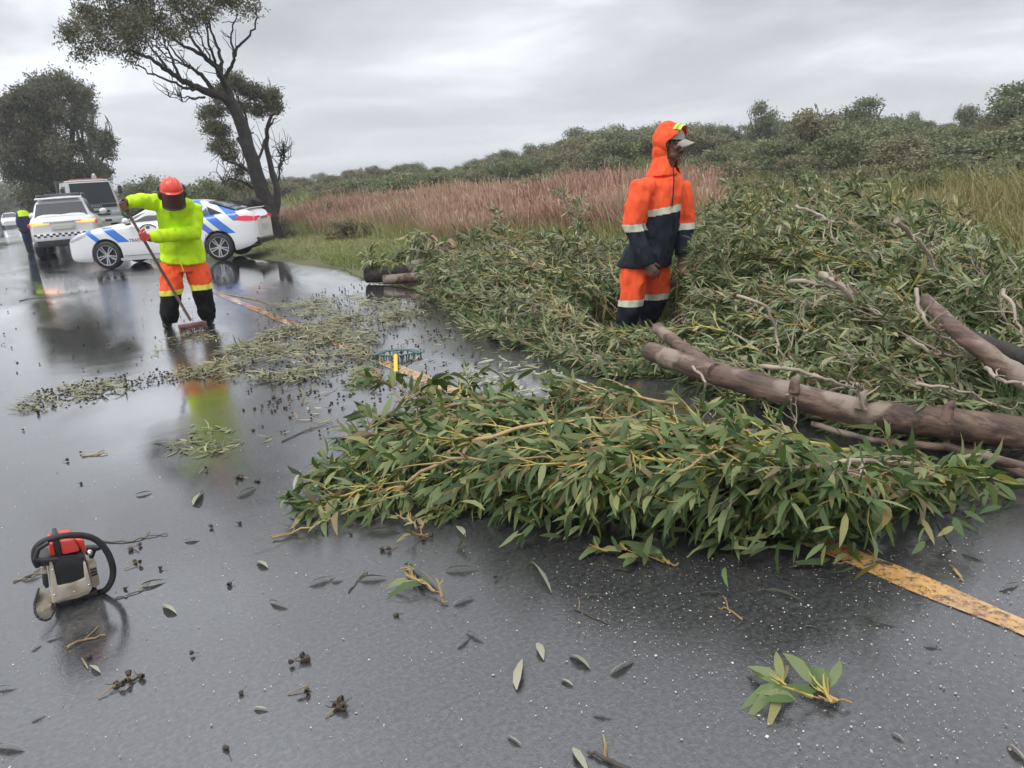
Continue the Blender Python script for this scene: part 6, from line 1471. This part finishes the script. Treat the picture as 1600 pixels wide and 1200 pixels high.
# ------------------------------------------------------------------ tools on the road
def prism(fr, poly, e0, e1, mb, mi=0, k=1.0):
    """front outline given in photo pixels, taken back from depth e0 to e1"""
    F_ = [fr.at(x, y, e0) for x, y in poly]; c = sum(F_, Vector()) / len(F_); B_ = [v3(c.x + (p.x - c.x) * k, e1, c.z + (p.z - c.z) * k) for p in F_]; n = len(F_)
    mb.add(F_ + B_, [tuple(range(n)), tuple(range(2 * n - 1, n - 1, -1))] + [(i, i + n, (i + 1) % n + n, (i + 1) % n) for i in range(n)], mi)
def chainsaw():
    fr = Frame(122, 944); A = lambda zx, zy, e=0.0: fr.at(30 + zx / 5, 810 + zy / 5, e)
    Z = lambda L_: [(30 + x / 5, 810 + y / 5) for x, y in L_]
    t = empty('chainsaw', fr.o, fr.rz, label='dirty cream chainsaw with red top cover standing on the wet road', cat='chainsaw')
    def gl(px, py): p = G(px, py) - fr.o; return v3(p.dot(fr.r), p.dot(fr.b), 0)
    mb = MB(); prism(fr, Z([(222, 380), (252, 560), (256, 690), (340, 652), (450, 628), (545, 592), (574, 548), (545, 430), (512, 335), (360, 330), (240, 335)]), .0, .15, mb, k=.96); mb.build('body', M['saw_cream'], t, bevel=.006)
    mb = MB(); prism(fr, Z([(258, 312), (492, 300), (512, 462), (470, 486), (300, 526), (282, 430)]), -.014, .02, mb); mb.build('muffler_cover', M['black_plastic'], t, bevel=.004)
    mb = MB(); prism(fr, Z([(236, 340), (262, 350), (284, 450), (300, 530), (420, 508), (512, 468), (500, 350), (520, 345), (560, 500), (560, 560), (450, 600), (300, 650), (262, 670), (250, 500)]), -.022, .0, mb); mb.build('front_guard', M['saw_cream'], t, bevel=.004)
    mb = MB(); prism(fr, Z([(535, 365), (598, 332), (634, 520), (600, 545), (570, 545)]), .03, .14, mb); mb.build('starter_cover', M['saw_cream'], t, bevel=.006)
    mb = MB()
    prism(fr, Z([(232, 202), (272, 196), (294, 300), (238, 306)]), .0, .12, mb); prism(fr, Z([(312, 184), (424, 170), (478, 258), (336, 290)]), -.006, .12, mb)
    mb.build('top_cover', M['red_plastic'], t, bevel=.008)
    mb = MB(); prism(fr, Z([(436, 166), (506, 170), (530, 262), (494, 270)]), .03, .13, mb); mb.build('side_cover', M['red_plastic'], t, bevel=.006)
    mb = MB(); prism(fr, Z([(272, 170), (312, 165), (334, 300), (294, 306)]), -.012, .12, mb); mb.build('cover_strap', M['black_plastic'], t, bevel=.005)
    mb = MB(); prism(fr, Z([(225, 300), (480, 282), (516, 310), (500, 345), (330, 352), (235, 372), (170, 385), (140, 330)]), -.008, .09, mb); mb.build('deck', M['black_plastic'], t, bevel=.006)
    mb = MB(); limb(mb, [A(150, 372, .0), A(124, 320, -.005), A(130, 235, -.01), A(200, 176, -.012), A(350, 136, -.012), A(500, 134, -.005), A(600, 168, .0), A(672, 238, .0), A(718, 330, .0), A(734, 420, .0), A(716, 500, .0), A(672, 560, .01), A(610, 582, .05)], .0115, .0115, 12); mb.build("front_handle", M["rubber"], t, sharp=60)
    mb = MB(); mb.tube([A(124, 318, -.03), A(190, 326, -.035), A(300, 318, -.03)], .008, 8); mb.tube([A(124, 318, -.03), A(150, 240, -.035), A(230, 190, -.035)], .008, 8); mb.build('hand_guard', M['black_plastic'], t, sharp=60)
    mb = MB(); prism(fr, Z([(178, 440), (222, 432), (236, 540), (212, 556), (186, 520)]), .0, .06, mb); mb.build('sprocket_cover', M['black_plastic'], t, bevel=.006)
    mb = MB(); prism(fr, Z([(172, 400), (218, 396), (220, 436), (176, 440)]), .0, .04, mb); mb.build('tensioner', M['saw_cream'], t, bevel=.004)
    mb = MB(); prism(fr, Z([(524, 226), (632, 226), (640, 250), (604, 256), (580, 318), (550, 318)]), .04, .07, mb); mb.build('throttle_link', M['black_plastic'], t, bevel=.004)
    mb = MB(); mb.ball(A(548, 268, .02), .012, 10, 8); mb.build('choke_knob', M['chrome'], t)
    # guide bar pointing at the camera, chain round its edge
    tip = gl(68.5, 982); b0 = v3(A(236, 600, .04).x, .05, .058); dr = v3(tip.x, tip.y, .035) - b0; Lb = dr.length; dr.normalize(); sd = v3(-dr.y, dr.x, 0).normalized(); uz = v3(-.75, 0, .66); uz = (uz - dr * uz.dot(dr)).normalized(); sd = uz.cross(dr).normalized()
    out = [b0 + uz * .036, b0 + dr * Lb * .55 + uz * .037, b0 + dr * Lb * .86 + uz * .026, b0 + dr * Lb * .99 + uz * .010, b0 + dr * Lb - uz * .004, b0 + dr * Lb * .97 - uz * .016, b0 + dr * Lb * .86 - uz * .028, b0 + dr * Lb * .5 - uz * .036, b0 - uz * .036]
    mb = MB(); n = len(out); mb.add([p + sd * .0025 for p in out] + [p - sd * .0025 for p in out], [tuple(range(n)), tuple(range(2 * n - 1, n - 1, -1))] + [(i, i + n, (i + 1) % n + n, (i + 1) % n) for i in range(n)]); mb.build('guide_bar', M['steel'], t)
    mb = MB()
    for a, b in zip(out[:-1], out[1:]):
        m_ = max(1, int((b - a).length / .016))
        for i in range(m_): mb.box(a.lerp(b, (i + .5) / m_), ((b - a).length / m_ * .86, .006, .006), Matrix(((b - a).normalized(), sd, (b - a).normalized().cross(sd))).transposed())
    mb.build('chain', M['black_plastic'], t, sharp=0, kind='stuff')
    mb = MB(); mb.tube([v3(.06, .14, .09), v3(.055, .22, .13), v3(.05, .33, .13), v3(.045, .38, .09), v3(.045, .36, .04), v3(.05, .26, .025), v3(.055, .15, .04)], .015, 10); mb.build('rear_handle', M['rubber'], t, sharp=60)
    for zy in (0, 14, 28): mb = MB(); prism(fr, Z([(556 + zy * .2, 400 + zy * 1.6), (602 + zy * .3, 386 + zy * 1.6), (604 + zy * .3, 396 + zy * 1.6), (558 + zy * .2, 411 + zy * 1.6)]), .024, .032, mb); mb.build('vent_slot', M['black_plastic'], t)
    for zx, zy in ((276, 600), (430, 575), (545, 520), (262, 400)): mb = MB(); mb.ball(A(zx, zy, -.022), (.004, .003, .004), 8, 6); mb.build('screw', M['steel'], t)
    mb = MB()
    for x in (-.04, .045): mb.box((x + .0, .075, .012), (.05, .12, .024))
    mb.build('foot', M['black_plastic'], t, bevel=.004)
chainsaw()
def rake():
    fr = Frame(620, 562); A = fr.at
    t = empty('rake', fr.o, fr.rz, label='green toothed rake head with short yellow handle lying teeth down on the road', cat='rake')
    def gl(px, py): p = G(px, py) - fr.o; return v3(p.dot(fr.r), p.dot(fr.b), 0)
    t.scale = (1, 1, .68)
    L0, R0, C0 = A(582, 550, .02), A(656, 549, .04), A(618, 553, -.06)
    bk = [A(582, 549, .03), A(603, 542, .12), A(620, 541, .14), A(640, 542, .13), A(656, 548, .05)]
    mb = MB()
    for a, b in zip(bk[:-1], bk[1:]):
        d = (b - a).normalized(); mb.box((a + b) / 2 + v3(0, -.02, 0), ((b - a).length + .012, .06, .012), Matrix((d, v3(-d.y, d.x, 0).normalized(), d.cross(v3(-d.y, d.x, 0).normalized()))).transposed())
    for a, b in ((bk[0], C0), (bk[4], C0)):
        d = (b - a).normalized(); s = v3(-d.y, d.x, 0).normalized(); mb.box((a + b) / 2, ((b - a).length, .024, .012), Matrix((d, s, d.cross(s))).transposed())
    mb.build('frame', M['rake_green'], t, bevel=.003)
    mb = MB(); mb.tube([C0 + v3(0, .10, .012), C0 + v3(0, -.05, -.004)], [.026, .022], 10); mb.build('socket', M['rake_green'], t)
    seq = [bk[0].lerp(C0, q) for q in np.linspace(0, .92, 9)] + [C0.lerp(bk[4], q) for q in np.linspace(.08, 1, 9)]
    for p in seq + [bk[i].lerp(bk[i + 1], q) for i in range(4) for q in (.3, .8)]:
        mb = MB(); mb.tube([p, v3(p.x, p.y - .004, p.z * .5), v3(p.x, p.y - .018, .004)], [.0065, .006, .003], 5); mb.build('tine', M['rake_green'], t)
    e = gl(619, 586); mb = MB(); h0 = C0 + v3(0, 0, .012); h1 = v3(e.x, e.y + .0, .024); mb.tube([h0, h1], .0175, 12); mb.build('handle', M['rake_yellow'], t)
    d = (h1 - h0).normalized(); mb = MB(); mb.tube([h1 - d * .003, h1 + d * .045], [.0185, .0185], 12); mb.build('handle_cap', M['black_plastic'], t)
rake()

# ------------------------------------------------------------------ litter on the wet road
def nut_mesh(seed):
    mb = MB(); r = random.Random(seed); s = r.uniform(.85, 1.15)
    mb.lathe([(.0015, 0), (.0065 * s, .003), (.0085 * s, .010), (.0095 * s, .0155), (.0075 * s, .0165), (.004, .0145)], 7); mb.tube([(0, 0, .001), (.003, 0, -.012), (.008, .003, -.022)], [.0015, .0012, .001], 3)
    return mb.mesh('gum_nut', M['nut'], 40)
NUTS = [nut_mesh(k) for k in range(5)]
def nut_at(p, r, name='gum_nut', s=1.0):
    o = bpy.data.objects.new(name, NUTS[r.randrange(5)]); COL.objects.link(o); o.rotation_euler = (R(r.uniform(60, 120)), R(r.uniform(-30, 30)), r.uniform(0, 6.28)); o.scale = (s,) * 3; o.location = p; return o
rr = random.Random(31)
def in_poly(x, y, P):
    c = False; j = len(P) - 1
    for i in range(len(P)):
        if (P[i][1] > y) != (P[j][1] > y) and x < (P[j][0] - P[i][0]) * (y - P[i][1]) / (P[j][1] - P[i][1]) + P[i][0]: c = not c
        j = i
    return c
def sample(P, n, r):
    W = [G(*p) for p in P]; Q = [(p.x, p.y) for p in W]; x0, x1 = min(q[0] for q in Q), max(q[0] for q in Q); y0, y1 = min(q[1] for q in Q), max(q[1] for q in Q); out = []
    while len(out) < n:
        x, y = r.uniform(x0, x1), r.uniform(y0, y1)
        if in_poly(x, y, Q): out.append((x, y))
    return out
GN = 'gum nuts scattered on the wet road'
def clumped(P, n, r, sd): return sorted(sample(P, n * 3, r), key=lambda q: -mnoise.noise(Vector((q[0] * 2.6, q[1] * 2.6, sd))) - .35 * r.random())[:n]
spots = clumped([(380, 600), (560, 470), (700, 440), (760, 520), (900, 600), (720, 620), (640, 640), (560, 650), (520, 690), (400, 680)], 190, rr, 1.5) + clumped([(360, 640), (540, 600), (560, 700), (420, 770), (340, 760)], 40, rr, 4.2) + sample([(0, 480), (250, 430), (250, 700), (0, 900)], 20, rr) + sample([(0, 900), (500, 760), (900, 900), (1100, 1190), (0, 1190)], 12, rr)
for x, y in spots:
    put(nut_at((x, y, .009), rr, s=rr.uniform(.65, 1.1)), 'small dark gum nut lying loose on the wet road', 'gum nut', GN)
for px, py, n, lab in ((468, 1035, 3, 'pair of dark gum nuts with a broken stalk left of the bottom middle'), (178, 1077, 2, 'brown gum nuts at the bottom left, nearest the left edge'), (208, 1063, 3, 'dark gum nut cluster just right of the brown nuts at the bottom left'), (531, 1106, 5, 'olive cluster of gum nuts nearest the bottom edge'), (213, 882, 2, 'dark gum nut sprig right of the chainsaw handle'), (212, 857, 2, 'gum nut sprig beside the thin twig right of the chainsaw'), (131, 1036, 1, 'single black gum nut below the chainsaw'), (477, 1078, 1, 'tiny gum nut on a pale stalk above the olive cluster'), (375, 748, 4, 'gum nut cluster on the road left of the front branches'), (318, 735, 1, 'single gum nut on the open road in front of the sweeper'), (665, 842, 2, 'gum nut at the end of the small leafy sprig'), (605, 860, 2, 'gum nut twig just above the pale curled leaf')):
    p = G(px, py); c = empty('gum_nut_cluster', p, 0, label=lab, cat='gum nuts')
    mb = MB(); a0 = rr.uniform(0, 6.28); mb.tube([(math.cos(a0) * .05, math.sin(a0) * .05, .004), (0, 0, .012), (-math.cos(a0) * .015, -math.sin(a0) * .01, .014)], [.0018, .0022, .0018], 5); mb.build('stalk', M['twig'], c)
    for k in range(n):
        a = a0 + 2 + k * 2.2; o = nut_at((math.cos(a) * .016, math.sin(a) * .013, .011 + .006 * (k > 2)), rr, 'nut', rr.uniform(.9, 1.25)); o.parent = c
def litter(name, P, n, seed, ln, wd, mtl, th=.02, dirs0=(-.9, .45, 0), var=(.5, .25), flat=1.0):
    r = np.random.default_rng(seed); q = np.array(sample(P, int(n * 1.9), random.Random(seed))); q = q[np.argsort([-(mnoise.noise(Vector((a * 2.3, b * 2.3, seed))) + .55 * mnoise.noise(Vector((a * 7, b * 7, seed + 3))) + .35 * r.random()) for a, b in q])][:n]; pos = np.concatenate([q, np.abs(r.normal(0, th, (n, 1))) + .005], 1)
    d = rand_dirs(n, r) * np.array([1, 1, .18]) + np.array(dirs0) * .6; nr = rand_dirs(n, r) * .35 + np.array([0, 0, flat])
    V, Q = leaf_strips(pos, d, nr, ln * r.uniform(.5, 1.3, n), wd * r.uniform(.6, 1.3, n), r.uniform(-.1, .1, n), r.normal(0, .3, n)); V[:, 2] = np.maximum(V[:, 2], .004)
    o = link(name, np_mesh(name, V, Q, mtl, np.repeat(np.clip(r.normal(*var, n), 0, 1), 10))); o['kind'] = 'stuff'; return o
def nut_stuff(P, n, seed, th=.015):
    r = random.Random(seed); mb = MB()
    for x, y in sample(P, n, r):
        s = r.uniform(.8, 1.25); rot = Matrix.Rotation(r.uniform(0, 6.28), 3, 'Z') @ Matrix.Rotation(R(r.uniform(50, 130)), 3, 'X'); c = v3(x, y, .008 + abs(r.gauss(0, th)))
        mb.add([rot @ (v3(a, b, z) * s) + c for a, b, z in ((.006, 0, 0), (-.003, .005, 0), (-.003, -.005, 0), (.009, 0, .015), (-.0045, .008, .015), (-.0045, -.008, .015))], [(0, 2, 1), (3, 4, 5), (0, 1, 4, 3), (1, 2, 5, 4), (2, 0, 3, 5)])
    o = mb.build('gum_nut_litter', M['nut'], None, sharp=0); o['kind'] = 'stuff'
D1 = [(22, 640), (60, 612), (130, 598), (190, 590), (240, 585), (320, 575), (345, 570), (330, 590), (250, 600), (190, 612), (130, 630), (60, 648)]
D2 = [(310, 585), (345, 555), (400, 530), (450, 508), (520, 498), (600, 490), (655, 480), (665, 500), (600, 520), (590, 560), (540, 585), (470, 600), (400, 598)]
D3 = [(430, 480), (480, 468), (560, 462), (620, 470), (660, 492), (560, 505), (470, 496)]
litter('leaf_litter', D1, 520, 1, .11, .011, M['litter_leaf'], .014); litter('leaf_litter', D2, 3300, 2, .135, .0125, M['litter_leaf'], .024); litter('leaf_litter', D3, 900, 3, .14, .014, M['litter_leaf'], .02)
litter('leaf_litter', [(250, 694), (300, 662), (350, 660), (385, 685), (365, 712), (280, 712)], 120, 4, .085, .012, M['litter_leaf'], .004, var=(.35, .2)); litter('leaf_litter', [(560, 590), (590, 570), (590, 600), (545, 612)], 160, 5, .13, .02, M['leaf'], .03)
litter('leaf_litter', [(740, 560), (830, 570), (920, 600), (900, 640), (820, 610), (760, 600)], 130, 6, .12, .02, M['loose_leaf'], .01); litter('leaf_litter', [(400, 700), (560, 470), (740, 440), (900, 640), (640, 660)], 420, 7, .09, .014, M['litter_leaf'], .006)
litter('leaf_litter', [(230, 560), (270, 520), (345, 515), (370, 530), (300, 545)], 160, 8, .08, .012, M['litter_leaf'], .008)
nut_stuff(D1, 300, 1); nut_stuff(D2, 520, 2, .02); nut_stuff([(400, 480), (560, 440), (700, 440), (760, 540), (700, 600), (560, 640), (420, 640)], 620, 3, .004)
nut_stuff([(0, 430), (250, 420), (420, 430), (420, 470), (250, 560), (0, 600)], 120, 4, .003)
def chips():
    r = np.random.default_rng(12); rp = random.Random(12)
    S_ = sample([(860, 850), (1250, 880), (1600, 990), (1640, 1210), (1250, 1210), (900, 1010)], 1500, rp) + sample([(1180, 890), (1500, 830), (1640, 900), (1640, 1010), (1450, 940)], 420, rp) + sample([(300, 860), (900, 850), (1200, 1210), (0, 1210), (0, 900)], 520, rp) + sample([(0, 600), (500, 700), (450, 850), (0, 950)], 250, rp)
    n = len(S_); pos = np.concatenate([np.array(S_), np.full((n, 1), .0045)], 1); d = rand_dirs(n, r) * np.array([1, 1, .25]); nr = rand_dirs(n, r) * .4 + np.array([0, 0, 1.])
    sz = .0040 * np.exp(r.normal(0, .45, n)); V, Q = leaf_rhombs(pos, d, nr, sz, sz * r.uniform(.35, .9, n)); V[:, 2] = np.maximum(V[:, 2], .0025)
    o = link('wood_chips', np_mesh('wood_chips', V, Q, M['chip'], np.repeat(r.random(n), 4), smooth=False)); o['kind'] = 'stuff'
chips()
# single leaves lying on the road, as in the photograph: pixel, heading in the picture (degrees), length in pixels, width in pixels
LL = [(660, 905, -35, 70, 26), (725, 940, 20, 36, 9), (503, 908, 18, 44, 9), (583, 905, 4, 46, 7), (722, 891, 3, 52, 8), (845, 905, -55, 60, 9), (812, 1056, 80, 50, 12), (846, 1020, -75, 28, 10), (906, 1036, -35, 40, 13), (972, 1044, 30, 44, 9), (1228, 935, -18, 70, 9), (1372, 970, -15, 64, 9), (1290, 1055, -45, 26, 7),
      (1110, 930, 3, 40, 7), (1260, 888, 5, 60, 8), (1590, 1180, -45, 50, 12), (908, 1190, -60, 46, 16), (15, 1170, -5, 48, 9), (10, 1076, 8, 34, 6), (410, 884, -30, 20, 7), (722, 832, -55, 20, 9), (600, 832, 2, 56, 12), (655, 792, 2, 46, 9), (745, 812, 2, 26, 7), (490, 750, 65, 40, 10), (465, 752, 70, 34, 8), (1010, 850, 5, 30, 9), (940, 860, -10, 36, 12), (1520, 870, -20, 40, 10), (1440, 848, 10, 44, 8), (310, 780, 55, 26, 8), (385, 770, 25, 34, 7), (1465, 880, -8, 36, 6), (300, 845, 5, 24, 8), (225, 772, 12, 28, 5), (50, 903, 15, 34, 6), (240, 912, 12, 40, 5)]
LOOSE = []
for k in range(9):
    r = np.random.default_rng(200 + k); one = np.ones(1); V, Q = leaf_strips(np.zeros((1, 3)), np.array([[1., 0, 0]]), np.array([[0, 0, 1.]]), one, one, one * 0.0, one * 0.0)
    V[:, 1] += .7 * r.uniform(-1.2, 1.2) * V[:, 0] * (1 - V[:, 0]); V[:, 2] += .03 * r.random() * np.sin(V[:, 0] * 3.1) + .004
    LOOSE.append(np_mesh('loose_leaf', V, Q, M['loose_leaf'], np.full(10, r.uniform(.1, .9))))
rl = random.Random(9)
for k, (px, py, an, lp, wp) in enumerate(LL + [(rl.uniform(20, 1580), rl.uniform(880, 1190), rl.uniform(-40, 40), rl.uniform(18, 34), rl.uniform(4, 8)) for _ in range(22)]):
    a = G(px - math.cos(R(an)) * lp / 2, py + math.sin(R(an)) * lp / 2); b = G(px + math.cos(R(an)) * lp / 2, py - math.sin(R(an)) * lp / 2); d = b - a; L_ = min(d.length, .26); wd_ = min(.034, max(.009, wp / lp * L_ * .8))
    o = link('loose_leaf', LOOSE[k % 9]); o.location = ((a.x + b.x) / 2 - d.normalized().x * L_ / 2, (a.y + b.y) / 2 - d.normalized().y * L_ / 2, .004); o.rotation_euler = (rl.uniform(-.04, .04), 0, math.atan2(d.y, d.x)); o.scale = (L_, wd_, L_)
    put(o, 'single pale green gum leaf lying flat on the wet road', 'leaf', 'loose gum leaves on the wet road')
put([o for o in COL.objects if o.name.startswith('loose_leaf')][0], 'broad grey green curled leaf on the road left of the bottom middle', 'leaf')
# leafy sprigs
for k, (pp, lab, nl, ln, wd) in enumerate((([(1330, 1098, .015), (1275, 1085, .03), (1225, 1070, .03)], 'torn leafy sprig lying by itself at the lower right of the road', 22, .115, .026), ([(668, 838, .01), (655, 825, .03), (640, 812, .03)], 'tiny leafy sprig in front of the left branches', 9, .06, .017), ([(1060, 880, .01), (1010, 868, .03), (930, 856, .03)], 'small leafy sprig at the near edge of the pile', 12, .10, .024), ([(700, 940, .01), (670, 915, .025), (640, 900, .02)], 'broken leaf pair on a short twig on the open road', 5, .12, .028))):
    leafy_branch([G(*q) for q in pp], .004, lab, None, 950 + k, 5, nl, ln, wd, nl, 'leaf', spread=.35, tl=(.04, .10), zmin=.008, droop=.0, flat=True)
# twigs
TW = [([(950, 975), (905, 955), (900, 952)], .003, 'reddish curved twig on the road before the pile'), ([(1160, 968), (1140, 952), (1122, 950)], .004, 'short black curved twig on the right part of the road'), ([(985, 1205), (945, 1185), (918, 1174)], .008, 'dark stick at the bottom edge'), ([(128, 712), (150, 710), (168, 708)], .006, 'short brown stick alone on the left of the road'),
      ([(160, 845), (200, 846), (232, 838), (262, 834)], .004, 'forked twig lying right of the chainsaw'), ([(105, 1012), (130, 1000), (165, 992)], .005, 'brown twig in the reflection below the chainsaw'), ([(440, 690), (480, 672), (520, 660)], .004, 'thin twig left of the front branches'), ([(345, 458), (400, 468), (430, 478)], .008, 'stick lying along the far end of the yellow line'), ([(30, 470), (50, 466), (75, 464)], .008, 'stick on the far left of the road'),
      ([(1370, 880), (1330, 878), (1300, 880)], .003, 'thin twig across the near yellow line'), ([(1395, 882), (1370, 878), (1350, 884)], .006, 'short dark twig on the near yellow line'), ([(1490, 890), (1500, 900), (1506, 908)], .005, 'black twig right of the near yellow line'), ([(180, 935), (215, 925), (250, 912)], .003, 'pale twig touching the chainsaw handle'), ([(20, 908), (45, 900), (68, 892)], .004, 'grey twig left of the chainsaw'), ([(545, 925), (560, 905), (575, 893)], .003, 'tiny forked twig above the broken leaf pair')]
for k, (pp, r_, lab) in enumerate(TW):
    w = [G(x, y, r_ * 1.1) for x, y in pp]; t = empty('twig', w[0], 0, label=lab, cat='twig'); mb = MB(); P = limb(mb, [q - w[0] for q in w], r_, r_ * .5, 6, .004, 4, k); mb.build('stem', M['twig'] if k % 2 else M['bark_grey'], t)
    mb = MB(); q = P[len(P) // 2]; mb.tube([q, q + v3(.03, .035, .002), q + v3(.05, .07, -.001)], [r_ * .6, r_ * .5, r_ * .3], 5); mb.build('side_twig', M['twig'], t)

# ------------------------------------------------------------------ damp air
def haze(density):
    m = bpy.data.materials.new('damp_air'); m.use_nodes = True; nt = m.node_tree; nt.nodes.clear()
    out = nt.nodes.new('ShaderNodeOutputMaterial'); v = nt.nodes.new('ShaderNodeVolumePrincipled')
    v.inputs['Color'].default_value = (.93, .95, .98, 1); v.inputs['Density'].default_value = density; v.inputs['Anisotropy'].default_value = .25
    nt.links.new(v.outputs[0], out.inputs['Volume'])
    mb = MB(); mb.box((100, 350, 10.5), (1100, 1300, 25)); o = mb.build('haze', m, None, sharp=0); o['kind'] = 'stuff'
haze(.0013)
